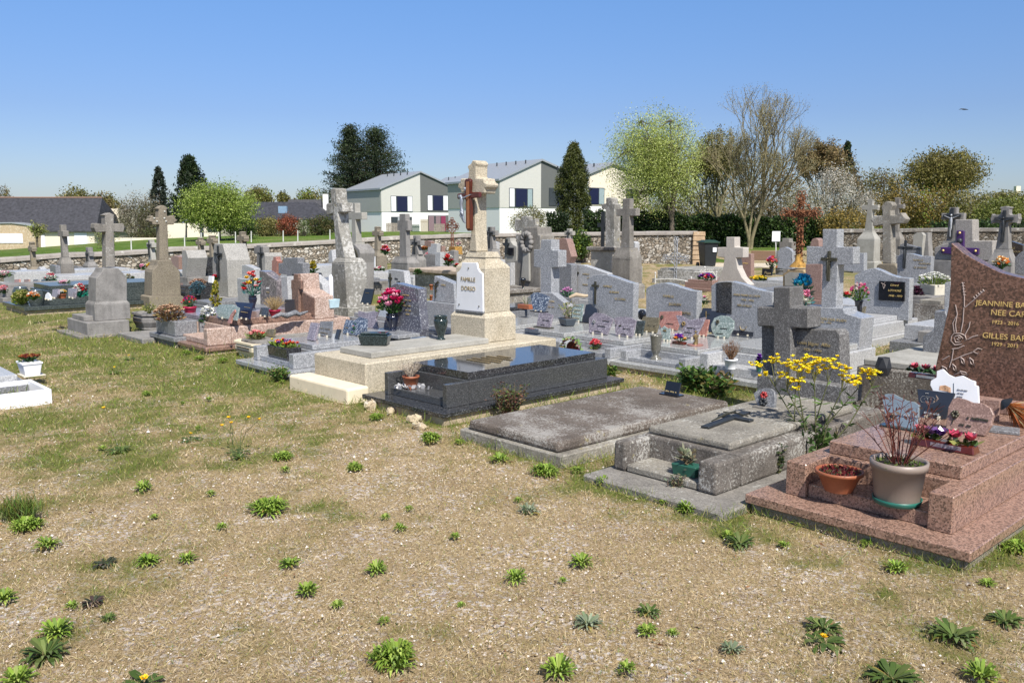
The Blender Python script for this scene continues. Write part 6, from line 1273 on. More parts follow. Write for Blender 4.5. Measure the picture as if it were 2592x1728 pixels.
F, rt, hh = monument('grey cross with black and silver crucifix left of the stone block cross', 'a5', 1515, 905, 350, 700, 445, .45, .35, sw=.17, aw=.5, ath=.15, mat=CONC2, D=20, cruc=None)
crucifix(rt, F, .1, 0, hh[2] - .5, .7, IRON, SILVER, thick=.05)
F, rt = std('massive stepped granite cross block with dark purple cross', 'a5', (1985, 905, 1375, 900, 1375, 770, 1450, 740, 1590, 700, 1590, 478, 1775, 475, 1780, 700, 1985, 698), 15.5, .3, stone('grey_granite_block', (.3, .28, .26), (.2, .19, .18), (.45, .44, .42), .64, 20, .3, .4, .6), name='granite_cross', base=CONC2, bv=.012)
m = MB(); m.ext(F, -.06, -.005, F.tr(0, 'a5', 1697, 910, 1612, 905, 1612, 845, 1452, 830, 1452, 765, 1612, 770, 1618, 592, 1697, 595, 1697, 772, 1850, 775, 1850, 845, 1697, 848)); m.build('purple_cross', PURPLE, rt, .01)
for x, y in ((1655, 617), (1482, 800), (1820, 805), (1655, 700)): v, zz = F.vz(0, 'a5', x, y); m = MB(); m.ball(F.P(-.07, v, zz), .022 if y != 700 else .05, nu=8, nv=5); m.build('metal_boss', GOLD if y != 700 else IRON, rt)
F, rt, hh = monument('grey cross with dark crucifix and trefoil ends at the right', 'a5', 2050, 960, 335, 790, 470, .4, .32, sw=.13, aw=.44, ath=.13, mat=CONC2, D=14.3, ends=.022, taper=.04)
crucifix(rt, F, .085, 0, hh[2] - .38, .52, IRON, IRON, thick=.03)
F, rt = std('dark brown granite headstone with gold family name at the far right', 'a5', (2300, 960, 2070, 940, 2070, 695, 2180, 705, 2300, 745), 17, .13, granite('dark_brown_granite', (.05, .04, .036), (.02, .018, .018), (.1, .08, .07), 90, .15), base=CONC2); tx(rt, F, 0, 'a5', 2085, 785, 'FAMILLE', .075, GOLDD); tx(rt, F, 0, 'a5', 2150, 820, 'LUDOUX', .06, GOLDD)
std('rounded grey granite headstone cut by the right picture edge', 'a5', (2420, 1060, 2215, 1045, 2215, 880, 2260, 830, 2311, 800, 2420, 800), 12.5, .25, G_MID)
F, rt = std('plain grey granite headstone partly behind the crucifix granite cross', 'a5', (640, 1030, 385, 1010, 385, 825, 640, 828), 14.2, .12, G_GREY)
F, rt = lowtomb('pale granite grave with low steps behind the crucifix granite cross', 'a5', 640, 1190, .3, 2.0, 1.3, G_PALE, D=12.9, off=-.1)
F, rt = lowtomb('rough lichened stone kerb tomb right of the wavy headstone', 'b4', 1650, 790, .40, 1.8, .62, LICH, D=12.6, off=-.05, slabmat=SLABL)
p = at('b4', 1190, 985, 0); F = Fr((p.x, p.y, 0), PHI); rt = troot(F, 'low grey granite grave with square planter steps behind the dark curved headstone')
m = MB(); m.box(F, 0, .5, -.8, 0, -.05, .14); m.build('ledge', G_MID, rt, .006); m = MB(); m.box(F, .1, .5, -.8, -.3, .141, .28); m.build('step', CONC2, rt, .006); m = MB(); m.box(F, .3, 1.7, -.95, -.05, .141, .33); m.build('body', G_PALE, rt, .006)
std('dark polished curved headstone left of the red brown one', 'c2', (490, 930, 392, 905, 395, 790, 430, 765, 475, 735, 480, 610, 560, 600, 590, 700), 7.9, .12, G_MID, bv=.006)
std('pale granite slab headstone edge beside the red brown one', 'c2', (600, 600, 550, 600, 555, 395, 600, 385), 9.5, .1, G_PALE, base=G_MID)
# concrete grave block behind, between the old grave and the red brown headstone
p = at('c2', 0, 1345, 0); F = Fr((p.x, p.y, 0), PHI); rt = troot(F, 'rough concrete grave edge with dark faceted vase behind the pink granite grave')
F = frat('b4', 858, 1450, 0); z1 = ht('b4', 858, 1200, F.o); rt.location = F.o; 
m = MB(); m.box(F, .02, .5, -1.55, -.03, -.05, .36); m.build('front_block', LICH, rt, .01); m = MB(); m.box(F, .1, 2.2, -1.2, -.05, .361, .42); m.build('cover_slab', CONCP, rt, .01)
F13 = F
# left mid graves
F = frat('c5', 380, 962, .0); F12 = F; rt = troot(F, 'polished dark green granite grave with many potted flowers at the far left')
m = MB(); m.box(F, .05, 2.6, .05, 1.5, -.1, .08); m.build('foundation', SANDC, rt); m = MB(); m.box(F, 0, 2.7, 0, 1.55, .081, .15); m.build('ledge', G_GREEN, rt, .006); m = MB(); m.box(F, .45, 2.6, .15, 1.4, .151, .4); m.build('body', G_GREEN, rt, .006); m = MB(); m.box(F, .5, 2.5, .2, 1.35, .401, .49); m.build('cover_slab', G_GREEN, rt, .006)
for vv in (.2, 1.25): m = MB(); m.lathe(F.P(.25, vv, .151), [(.1, 0), (.13, .1), (.14, .2), (.1, .28)], 14); m.build('corner_post', G_GREEN, rt)
F, rt = lowtomb('long pale granite grave with many small plaques at the left edge', 'a1', 570, 1235, .36, 3.2, 1.4, G_PALE, D=20.5, off=0); Fl1 = F
F, rt = lowtomb('pale granite grave in front of the wall at the far left edge', 'a1', 120, 1130, .42, 3.6, 1.4, G_PALE, D=23.5, off=0)
F, rt = lowtomb('low concrete grave behind the dark green one', 'a1', 30, 1330, .3, 2.3, 1.1, CONC2, D=17.6, off=0)
F, rt = lowtomb('pale granite grave between the two tall left crosses', 'a1', 1320, 1150, .38, 3.0, 1.3, G_PALE, D=21.5); F, rt = lowtomb('low grey concrete grave between the two tall left crosses', 'a1', 1460, 1200, .25, 2.0, 1.0, CONC2, D=19)
F, rt = lowtomb('black granite tomb under the round topped headstone', 'a1', 1900, 1200, .3, 2.3, 1.2, G_BLACK, D=17.2); F, rt = lowtomb('low grey grave with blue heather behind the yellow bush', 'a2', 60, 1260, .2, 2.0, 1.0, G_MID, D=14.5)
F, rt = lowtomb('pale granite grave under the small bluish headstone', 'a2', 700, 1090, .3, 2.3, 1.2, G_PALE, D=17.8); F, rt = lowtomb('long pale granite grave in front of the wall, centre left', 'a2', 1080, 985, .4, 2.5, 1.5, G_PALE, D=23.5)
F, rt = lowtomb('pale grave with yellow flower pot right of the flat cross', 'a2', 1130, 1090, .3, 2.4, 1.3, G_MID, D=18.5); F, rt = lowtomb('pale low grave left of the plain grey cross', 'a2', 1830, 1000, .25, 2.4, 1.4, G_PALE, D=22.5)
F, rt = lowtomb('weathered trough grave with pink heather near the plain grey cross', 'a2', 1840, 1070, .22, 1.3, .8, CONC, D=19.5); F, rt = lowtomb('pale grave strip right of the plain grey cross', 'a3', 260, 1230, .3, 2.0, 1.0, G_PALE, D=20)
F, rt = lowtomb('black granite grave with orange pot behind the grey granite row', 'b2', 1085, 960, .30, 1.7, .8, G_MID, D=12.6, slabmat=G_BLACK, off=-.1)
F, rt = lowtomb('grey grave carrying dark planters behind the ivy wall', 'a3', 2000, 1140, .3, 2.0, 1.0, CONC, D=19.5); 
F, rt = lowtomb('pale granite slab grave with green wreath basket', 'b2', 1730, 900, .25, 2.0, 1.2, G_PALE, D=12.2, off=-.9)
F, rt = lowtomb('grey grave with white flower planter at the right', 'a5', 1270, 1330, .42, 2.0, 1.1, CONC2, D=13.2, off=-.2); F, rt = lowtomb('grey ribbed granite grave below the purple cross block', 'a5', 1480, 1170, .5, 2.4, 1.6, G_MID, D=14.2, off=-.8)
F, rt = lowtomb('grey granite grave behind the weathered lichen cross', 'a2', 1760, 1330, .3, 2.0, 1.1, G_GREY, D=11.6, off=-.4)
# ------------------------------------------------------------ things standing on the graves
PINKS = [(.62, .02, .13), (.8, .32, .46), (.85, .5, .58), (.5, .01, .09)]; REDS = [(.6, .02, .02), (.7, .05, .05)]; WHITES = [(.75, .74, .7), (.7, .7, .62)]
CORAL = [(.75, .13, .1), (.75, .25, .25), (.6, .04, .05)]; YEL = [(.8, .5, .02), (.75, .6, .05)]; ORNG = [(.75, .22, .03), (.8, .4, .1)]; VIOL = [(.15, .02, .3), (.1, .03, .25)]
def sprig(rt, p, h, r, n, col, name='dry_stems', t=.003, curl=.3, br=2, leafy=None, ll=.02, up=.9):
    m = MB(); lm = MB(); p = Vector(p)
    for k in range(n):
        a_ = 2.4 * k + random.random(); q = r * sqrt((k + .5) / n) * random.uniform(.7, 1.1); e = p + Vector((cos(a_) * q, sin(a_) * q, h * random.uniform(.6, 1) * (1 - .3 * (q / r) ** 2))); s = p + Vector((cos(a_) * r * .12, sin(a_) * r * .12, 0))
        mid = s.lerp(e, .5) + Vector((random.gauss(0, .05) * r * 2, random.gauss(0, .05) * r * 2, h * .05)); c = random.choice(col); m.tube([s, mid, e], [t, t * .8, t * .4], 4, c)
        for _ in range(br):
            f = random.uniform(.35, .9); b_ = s.lerp(mid, f * 2) if f < .5 else mid.lerp(e, f * 2 - 1); d = Vector((random.gauss(0, 1), random.gauss(0, 1), abs(random.gauss(0, 1)) * up + .3)).normalized(); L = h * random.uniform(.12, .3); m.tube([b_, b_ + d * L], [t * .6, t * .3], 3, c)
            if leafy: lm.leaf(b_ + d * L, d, ll * 1.5, ll * .6, random.choice(leafy))
        if leafy:
            for _ in range(4): lm.leaf(s.lerp(e, random.random()), Vector((random.gauss(0, 1), random.gauss(0, 1), .4)), ll * 1.6, ll * .6, random.choice(leafy))
    m.build(name, LEAF, rt)
    if leafy: lm.build('leaves', LEAF, rt)
def pp(label, z, x, y, h, wt, wb, yt, mat, kind, ptop, r=None, cols=PINKS, n=14, rb=.03, cat='flower pot', name='flower_pot', group=None, **k):
    rt, p, H, a_ = potted(label, z, x, y, h, wt, wb, yt, mat, name=name, cat=cat, group=group); q = p + Vector((0, 0, H * .9)); ph = ht(z, x, ptop, p) - q.z; r = sz(z, r, p) if r else a_
    if kind == 'b': bouquet(rt, q, ph, r, n, rb, cols, ll=max(.03, rb * 1.2), stem=.003, **k)
    else: sprig(rt, q, ph, r, n, cols, **k)
    return rt
def vb(label, z, x, y, h, w, yv, mat, shape, yf, r, cols, n, rb, lv, lf, **k):
    """a vase and the flowers standing in it: two things"""
    rt, p, H, a_ = vase(lv, z, x, y, h, w, yv, mat, shape); q = p + Vector((0, 0, H * .93)); b = root('flower_bouquet', lf, 'bouquet', q); bouquet(b, q, ht(z, x, yf, p) - q.z, sz(z, r, p), n, rb, cols, ll=rb * 1.5, **k); return b
# on the pink granite grave
rt, p, H, a_ = potted('shallow round terracotta bowl with dark red succulents on the pink step', 'b6', 935, 1008, .175, 345, 210, 812, TERRA, cat='flower bowl', name='flower_bowl')
m = MB()
for k in range(260): a2 = random.random() * 6.28; q = random.random() ** .5 * a_ * .85; m.leaf(p + Vector((cos(a2) * q, sin(a2) * q, H * .9)), Vector((random.gauss(0, 1), random.gauss(0, 1), 1.2)), .022, .012, random.choice([(.14, .015, .02), (.2, .03, .03), (.09, .01, .015), (.1, .09, .03)]))
m.build('succulents', LEAF, rt)
rt, p, H, a_ = potted('large taupe round flower pot with bare reddish twigs on the pink step', 'b6', 1362, 1112, .175, 405, 318, 742, TAUPE, n=32)
m = MB(); m.lathe(p, [(a_ * .8, -.0), (a_ * .87, .012), (a_ * .9, .03), (a_ * .86, .03), (a_ * .8, .012)], 28); m.build('saucer', TEAL, rt)
q = p + Vector((0, 0, H * .92)); sprig(rt, q, ht('b6', 1362, 245, p) - q.z, a_ * 2.1, 24, [(.16, .04, .035), (.2, .07, .05), (.13, .05, .04)], t=.0032, br=3, leafy=None)
m = MB()
for k in range(150): a2 = random.random() * 6.28; qq = random.random() ** .5 * a_ * .9; m.leaf(q + Vector((cos(a2) * qq, sin(a2) * qq, -.01)), Vector((random.gauss(0, 1), random.gauss(0, 1), 1)), .03, .014, random.choice([(.1, .16, .03), (.16, .2, .05), (.07, .11, .03)]))
m.build('leaves', LEAF, rt); m = MB()
for k in range(60): a2 = random.random() * 6.28; qq = a_ * random.uniform(.5, 1.35); c = q + Vector((cos(a2) * qq, sin(a2) * qq, (ht('b6', 1362, 300, p) - q.z) * random.uniform(.6, 1))); m.leaf(c, Vector((random.gauss(0, 1), random.gauss(0, 1), .5)), .03, .014, random.choice([(.12, .06, .05), (.2, .15, .12), (.07, .03, .03)]))
m.build('dry_flower_heads', LEAF, rt)
SG = .362
r_, Fp, P = plaque('wavy polished greenish stone plaque with bronze flowers on the pink grave', 'b6', (1515, 525, 1275, 545, 1265, 440, 1252, 350, 1272, 320, 1330, 316, 1385, 345, 1430, 368, 1485, 378, 1522, 402), SG, plain('mirror_grey_glass', (.36, .41, .41), .12, .5), .025, bars=((1375, 470, 1500, 485, .014),), foot=G_GPOL, barm=SILVER, feet=False)
relief_flower(r_, Fp, 'b6', 1320, 450, .035, BRONZE, 'bronze_flowers')
r_, Fp, P = plaque('dark blue grey rectangular plaque engraved with a cyclist on the pink grave', 'b6', (1722, 478, 1535, 448, 1510, 252, 1792, 285), SG, SLATE, .015, bars=((1560, 425, 1690, 440, .012),), barm=SILVER)
m = MB(); T = lambda x, y: Fp.P(-.0012, *Fp.vz(0, 'b6', x, y)); 
for c in ((1565, 320), (1618, 328)): v, zz = Fp.vz(0, 'b6', *c); m.tube([Fp.P(-.001, v + .022 * cos(q), zz + .022 * sin(q)) for q in np.linspace(0, 6.283, 13)], .0016, 4)
m.tube([T(1565, 320), T(1585, 300), T(1612, 304), T(1618, 328)], .0016, 4); m.tube([T(1585, 300), T(1578, 275), T(1600, 278)], .004, 5); m.build('engraved_cyclist', G_MID, r_)
r_, Fp, P = plaque('white open book plaque with painted picture leaning before the red brown headstone', 'c2', (800, 1330, 500, 1215, 440, 1188, 445, 1155, 487, 1130, 488, 1085, 535, 1068, 575, 1108, 622, 1130, 680, 1118, 740, 1150, 774, 1160, 772, 1188, 794, 1196), SG, WMARB, .02, tilt=14, feet=False, D=5.38)
m = MB(); m.ext(Fp, -.002, -.0005, Fp.tr(0, 'c2', 600, 1200, 515, 1180, 520, 1150, 560, 1145, 600, 1165)); m.build('painted_picture', plain('painted_orange_picture', (.6, .35, .2), .5, var=.5, vs=40), r_)
for yy, s in ((1180, 'Que ton repos'), (1205, 'soit doux'), (1230, 'à jamais')): tx(r_, Fp, 0, 'c2', 650, yy, s, .015, G_MID, .8)
m = MB(); m.ext(Fp, -.002, -.0003, Fp.tr(0, 'c2', 623, 1300, 619, 1300, 619, 1132, 623, 1130)); m.build('spine', DGREYP, r_)
r_, Fp, P = plaque('rosy granite plaque with wavy top and bronze rose on the pink grave', 'b6', (2000, 635, 1728, 515, 1735, 420, 1765, 365, 1800, 350, 1860, 365, 1920, 390, 1990, 395, 2045, 430, 2068, 480, 2050, 560), SG, G_LAV if 0 else G_ROSE, .03, bars=((1870, 500, 2030, 520, .016), (1815, 550, 1940, 575, .012)), barm=BRONZE)
relief_flower(r_, Fp, 'b6', 1795, 430, .03, BRONZE, 'bronze_rose')
p = pos('b6', 1700, 690, SG); rt = root('ceramic_flower_box', 'glazed ceramic roses and violets on a brown base on the pink grave', 'ceramic flowers', p); G = Fr(p, PHI); m = MB(); m.box(G, -.02, .08, -.17, .17, 0, .045, .012); m.build('base', MAHOG, rt, .006); m = MB(); m.box(G, -.016, -.006, -.1, .06, .012, .034); m.build('name_band', G_LAV, rt)
m = MB()
for v, c in ((-.13, (.5, .08, .12)), (.02, (.12, .05, .2)), (.13, (.5, .1, .12)), (-.05, (.35, .03, .07)), (.08, (.15, .08, .22))): blossom(m, G.P(.03, v, .085), .05, c, 14)
m.build('flowers', attr('glazed_petals', .15, 0, .6), rt); m = MB()
for k in range(40): m.leaf(G.P(random.uniform(-.03, .08), random.uniform(-.17, .17), .05), Vector((random.gauss(0, 1), random.gauss(0, 1), .4)), .05, .028, random.choice([(.1, .12, .03), (.05, .08, .02), (.2, .2, .05)]))
m.build('leaves', MATS['glazed_petals'], rt)
plaque('dark framed rectangular stone standing behind the rosy plaque', 'b6', (2110, 500, 1995, 470, 1992, 335, 2118, 345), SG, G_ROSE, .02, tilt=5, feet=False)
p = pos('b6', 2140, 560, SG); rt = root('flat_plaque', 'flat dark grey stone plate lying beside the dried broom bunch', 'plaque', p); G = Fr(p, PHI + .3); m = MB(); m.box(G, -.06, .08, -.09, .09, 0, .02); m.build('plate', G_MID, rt, .003)
p = pos('b6', 2290, 545, SG); rt = root('dried_flower_bunch', 'dried orange brown broom bunch lying in a black cone at the right edge', 'dried flowers', p); m = MB(); c = p + Vector((0, .1, .1)); tip = atD('b6', 2140, 330, p.y + .12); m.tube([tip, tip.lerp(c, .35)], [.012, .05], 12); m.build('black_cone', PVC, rt); m = MB()
for k in range(700):
    d = (c - tip).normalized() + Vector((random.gauss(0, .28), random.gauss(0, .28), random.gauss(0, .28))); m.leaf(tip.lerp(c, random.uniform(.25, .9)), d, random.uniform(.1, .2), .006, random.choice([(.35, .1, .02), (.28, .07, .02), (.45, .16, .04), (.4, .3, .16)]))
m.build('dried_stems', LEAF, rt)
# on the old grey grave and the flat slab
p = pos('c1', 1110, 958, .085); rt = root('planter', 'small dark green rectangular planter with withered leaves in the old grey niche', 'planter', p); G = Fr(p, PHI + .1); m = MB(); m.box(G, 0, .08, -.075, .075, 0, .07, -.01); m.build('box', GREENP, rt, .004); m = MB(); m.box(G, .003, .077, -.072, .072, .06, .069); m.build('soil', SOIL, rt); sprig(rt, G.P(.04, 0, .07), .09, .06, 12, [(.25, .2, .14), (.15, .1, .07)], leafy=[(.3, .3, .2), (.16, .12, .07), (.2, .24, .14)], ll=.035)
r_, Fp, P = plaque('jagged grey stone plaque with red and black flower relief on the old grey slab', 'c1', (1880, 385, 1735, 375, 1715, 320, 1700, 270, 1740, 240, 1790, 225, 1850, 228, 1880, 260, 1885, 320), .275, G_MID, .03, foot=CONC, feet=False)
relief_flower(r_, Fp, 'c1', 1795, 270, .035, plain('dark_red_enamel', (.3, .02, .02), .3), 'red_flower'); relief_flower(r_, Fp, 'c1', 1790, 325, .04, IRON, 'dark_leaf')
p = pos('c1', 1500, 470, .277); rt = root('fallen_crucifix', 'dark iron crucifix lying flat on the old grey lichened slab', 'crucifix', p); a0, a1 = pos('c1', 1290, 535, .29), pos('c1', 1650, 405, .29); b0, b1 = pos('c1', 1420, 430, .29), pos('c1', 1690, 480, .29)
def bar(n, a_, b_, w_, mt, par, t=.014):
    d = (b_ - a_); G = Fr(a_ - Vector((0, 0, .012)), math.atan2(d.y, d.x)); m = MB(); m.box(G, 0, d.length, -w_, w_, 0, t); return m.build(n, mt, par, .003)
bar('shaft', a0, a1, .03, IRON, rt); bar('arm', b0, b1, .028, IRON, rt, .016); m = MB(); m.tube([a0.lerp(a1, .15) + Vector((0, 0, .02)), a0.lerp(a1, .45) + Vector((0, 0, .035)), a0.lerp(a1, .7) + Vector((0, 0, .03))], [.004, .010, .007], 6); m.tube([b0.lerp(b1, .1) + Vector((0, 0, .02)), b0.lerp(b1, .5) + Vector((0, 0, .03)), b0.lerp(b1, .9) + Vector((0, 0, .02))], [.004, .006, .004], 6); m.build('figure', BRONZE, rt)
plaque('small glossy black plaque on a black stand on the flat dark slab', 'c1', (1062, 282, 940, 258, 962, 152, 1086, 172), .15, BLACKP, .012, tilt=20, bars=((955, 240, 1045, 258, .012),), foot=BLACKP, barm=GOLDD, feet=False)
# black grave
rt = pp('round terracotta pot with bleached dry twigs on the black granite step', 'b5', 812, 443, .165, 116, 84, 347, TERRA, 's', 236, 112, [(.62, .52, .42), (.5, .42, .33), (.7, .62, .52)], 46, t=.003, br=4, up=.5)
p = pos('b5', 812, 441, .165); m = MB(); v = Fr(p, PHI + .2); m.box(v, -.004, .0, -.022, .022, .075, .105); m.build('price_sticker', WHITE, rt); m = MB()
for k in range(60): m.leaf(p + Vector((random.gauss(0, .07), random.gauss(.02, .04), .01)), Vector((random.gauss(0, 1), random.gauss(0, 1), .7)), .05, .04, (.6, .6, .62))
m.build('crumpled_wrapping', attr('clear_wrapping', .2, .4, .5), rt)
# beige monument
p = pos('b1', 1590, 972, .388); rt = root('planter', 'dark green polished granite trough planter standing empty on the beige monument', 'planter', p); G = Fr(p, R(84)); m = MB()
for k, (s, z0, z1) in enumerate(((1, 0, .11), (1.05, .111, .13))): m.box(G, .0 - .01 * k, .13 + .01 * k, -.13 * s, .13 * s, z0, z1, -.025 if k == 0 else 0)
m.build('trough', G_GPOL, rt, .012)
vase('dark green granite urn vase standing on the beige monument slab', 'b2', 477, 1238, .388, 150, 982, G_GPOL, 'urn')
vase('bluish glass grave lantern behind the dark green urn', 'b2', 463, 1015, .30, 48, 890, plain('bluish_glass', (.2, .3, .33), .1), 'flare', name='grave_lantern', cat='lantern')
# grey grave left of it
p = pos('b1', 690, 1132, .14); rt = root('planter', 'black granite box planter with red, violet and yellow primroses', 'planter', p); G = Fr(p, PHI); u = .16; m = MB(); m.box(G, 0, u, 0, .42, 0, .135, -.01); m.build('box', G_BLACK, rt, .004); m = MB(); m.box(G, .01, u - .01, .01, .41, .12, .14); m.build('soil', SOIL, rt)
fm = MB(); lm = MB()
for k in range(30):
    v = random.uniform(.02, .4); c = REDS[0] if v < .16 else (VIOL[0] if v < .28 else random.choice(REDS + YEL)); q = G.P(random.uniform(0, u), v, .17 + random.random() * .03); blossom(fm, q, .028, c, 6); fm.ball(q + Vector((0, 0, .004)), .007, YEL[1], 6, 4)
for k in range(110): lm.leaf(G.P(random.uniform(0, u), random.uniform(0, .42), .14), Vector((random.gauss(0, 1), random.gauss(0, 1), .7)), .06, .03, random.choice([(.16, .24, .04), (.1, .18, .03), (.22, .28, .06)]))
fm.build('flowers', PETAL, rt); lm.build('leaves', LEAF, rt)
vb('', 'b1', 1785, 815, .345, 140, 628, CERAM, 'urn', 385, 150, PINKS, 30, .052, 'glossy blue black ceramic urn vase on the grey granite grave', 'large bunch of crimson and pink artificial peonies in the blue black urn', npet=16, nl=90, flat=.6)
SL = .302
plaque('leaning lavender stone plaque at the foot of the grey slab', 'b1', (965, 925, 890, 910, 930, 732, 1012, 738), SL, G_LAV, .03, tilt=20, feet=False)
plaque('grey polished open plaque with rose motif next to the leaning lavender one', 'b1', (1150, 875, 985, 870, 1030, 735, 1160, 732), SL, G_MID, .015, bars=((1035, 805, 1135, 805), (1035, 850, 1110, 850)))
plaque('small dark folded card shaped plaque on the grey slab', 'b1', (1215, 912, 1180, 900, 1205, 805, 1242, 810), SL, SLATE, .02, feet=False)
r_, Fp, P = plaque('blue grey rock shaped plaque with small blue and green wire flowers', 'b1', (1500, 880, 1265, 850, 1275, 780, 1300, 705, 1380, 720, 1440, 680, 1510, 700), SL, G_BLUE, .03, bars=((1290, 790, 1330, 795),))
plaque('pale lilac curved plaque with statuette behind the green trough', 'b1', (1640, 800, 1500, 790, 1420, 660, 1430, 615, 1520, 640, 1650, 600, 1610, 700), .32, G_LAV, .02, feet=False)
p = pos('b1', 1410, 860, SL); rt = root('flower_ornament', 'small artificial green and pink flower ornament with a blue bird', 'ornament', p); bouquet(rt, p, .16, .05, 9, .022, [(.6, .3, .3), (.02, .15, .07), (.02, .15, .07)], ll=.03); m = MB(); m.ball(p + Vector((.12, 0, .14)), .018, nu=8, nv=6, sz=1.6); m.build('blue_bird', plain('blue_enamel', (.01, .05, .4), .3), rt)
r_, Fp, P = plaque('black slanted plaque with gold text and yellow clips right of the lichened pedestal', 'b1', (1560, 540, 1450, 540, 1495, 385, 1595, 390), .33, BLACKP, .015, D=10.9, tilt=10, bars=((1505, 430, 1550, 432),), feet=True)
# hexagonal scrolled planters
def hexplanter(label, z, x, y, h, yt, L, mat, cols, phi=PHI):
    p = pos(z, x, y, h); H = ht(z, x, yt, p) - p.z; rt = root('concrete_planter', label, 'planter', p); G = Fr(p, phi); m = MB()
    oct_ = lambda k, z_: [G.P(.19 + a_ * k, L * .5 + b_ * k, z_) for a_, b_ in ((-.17, -L * .34), (-.17, L * .34), (-.07, L * .5), (.07, L * .5), (.17, L * .34), (.17, -L * .34), (.07, -L * .5), (-.07, -L * .5))]
    lv = [(.82, 0), (.80, .1), (.97, .45), (.99, .7), (.9, .82), (1.04, .88), (1.04, 1), (.9, 1), (.88, .9)]
    for (k0, z0), (k1, z1) in zip(lv, lv[1:]): m.add(oct_(k0, z0 * H) + oct_(k1, z1 * H), [(k, (k + 1) % 8, 8 + (k + 1) % 8, 8 + k) for k in range(8)])
    m.add(oct_(.88, .9 * H), [tuple(range(8))]); m.add(oct_(.82, 0), [tuple(range(7, -1, -1))])
    m.build('trough', mat, rt, .006); m = MB()
    for zf in (.42, .62): m.box(G, .012, .05, L * .25, L * .75, H * zf, H * (zf + .06))
    m.build('groove_bars', SOIL, rt); sprig(rt, G.P(.2, L * .5, H * .93), .14, .12, 14, cols, leafy=cols, ll=.03); return rt
hexplanter('pale grey hexagonal concrete planter in front of the rough grey grave', 'b1', 345, 1125, .0, 965, .66, CREAM, [(.1, .14, .04), (.2, .18, .08)])
hexplanter('grey scrolled hexagonal concrete planter beside the stepped cross', 'c3', 250, 1085, .06, 928, .6, CONC2, [(.25, .26, .06), (.12, .15, .05)])
p = pos('b1', 365, 895, .2); rt = root('ceramic_flower_box', 'small wreath of coral ceramic flowers on the rough grey grave', 'ceramic flowers', p); bouquet(rt, p, .09, .1, 12, .04, CORAL, leafc=((.2, .26, .05), (.14, .2, .04)), nl=50)
plaque('small brown shell shaped stone plaque beside the coral ceramic flowers', 'b1', (540, 880, 440, 875, 480, 808, 552, 808), .2, G_OLIVE, .03, feet=False)
# rough pink grave
SP = .386
def b1_(label, z, x, y, h, yt, r, cols, n, rb, **k):
    p = pos(z, x, y, h) if h is not None else k.pop('P'); rt = root('flower_bouquet', label, 'bouquet', p); bouquet(rt, p, ht(z, x, yt, p) - p.z, sz(z, r, p), n, rb, cols, ll=rb * 1.6, **k); return rt
vb('', 'c3', 890, 1095, .165, 90, 1010, plain('turquoise_glass', (.1, .42, .36), .15), 'goblet', 850, 80, WHITES, 16, .04, 'turquoise glass vase on the step of the rough pink grave', 'bunch of white artificial flowers with green leaves on the rough pink grave', nl=60)
plaque('cloudy green glass plaque on the rough pink grave', 'c3', (1170, 975, 985, 975, 960, 900, 990, 850, 1120, 848, 1190, 880), SP, G_GLASS, .02)
r_, Fp, P = plaque('navy blue plaque with gold words and curved side on the rough pink grave', 'c3', (1295, 975, 1195, 970, 1180, 870, 1150, 812, 1240, 818, 1335, 825, 1310, 900), SP, plain('navy_stone', (.015, .02, .05), .15), .02, tilt=16, bars=((1245, 862, 1305, 870, .006), (1212, 908, 1280, 912, .008)), barm=GOLDD)
plaque('thin pinkish bird shaped stone on the rough pink grave', 'c3', (1110, 1022, 1075, 1015, 1110, 930, 1150, 880, 1155, 905, 1125, 960), SP, G_SALM, .02, feet=False)
plaque('small black plaque with green emblem on the rough pink grave', 'c3', (1475, 950, 1390, 940, 1410, 862, 1485, 866), SP, G_BLACK, .015)
pp('magenta pot with dry straw grass on the rough pink grave', 'c3', 1550, 940, SP, 122, 75, 874, RASP, 's', 722, 125, [(.5, .36, .17), (.42, .28, .12), (.6, .46, .25)], 110, t=.0022, br=1)
plaque('dark brown rectangular plaque leaning beside the pink granite cross', 'c3', (1755, 915, 1650, 905, 1645, 785, 1740, 782), SP, plain('brown_black_stone', (.04, .03, .025), .2), .02, feet=False)
p = pos('c3', 1700, 965, SP); rt = root('branch_sculpture', 'flat grey polished stone branch lying on the rough pink grave', 'ornament', p); a_, b_ = pos('c3', 1520, 970, SP), pos('c3', 1880, 930, SP); m = MB(); pts = [a_.lerp(b_, k / 8) + Vector((0, .03 * (k % 2), .02 + .015 * (k % 3))) for k in range(9)]; m.tube(pts, [.012, .025, .03, .04, .035, .04, .03, .02, .01], 6); m.build('branch', G_MID, rt)
vb('', 'c3', 1330, 868, .40, 85, 735, CERAM, 'urn', 500, 85, REDS + YEL[:1] + CORAL, 13, .055, 'tall dark vase behind the navy plaque', 'red and yellow artificial flowers with blue green grass in the tall dark vase', leafc=((.05, .2, .16), (.04, .14, .1)), nl=60, flat=.7)
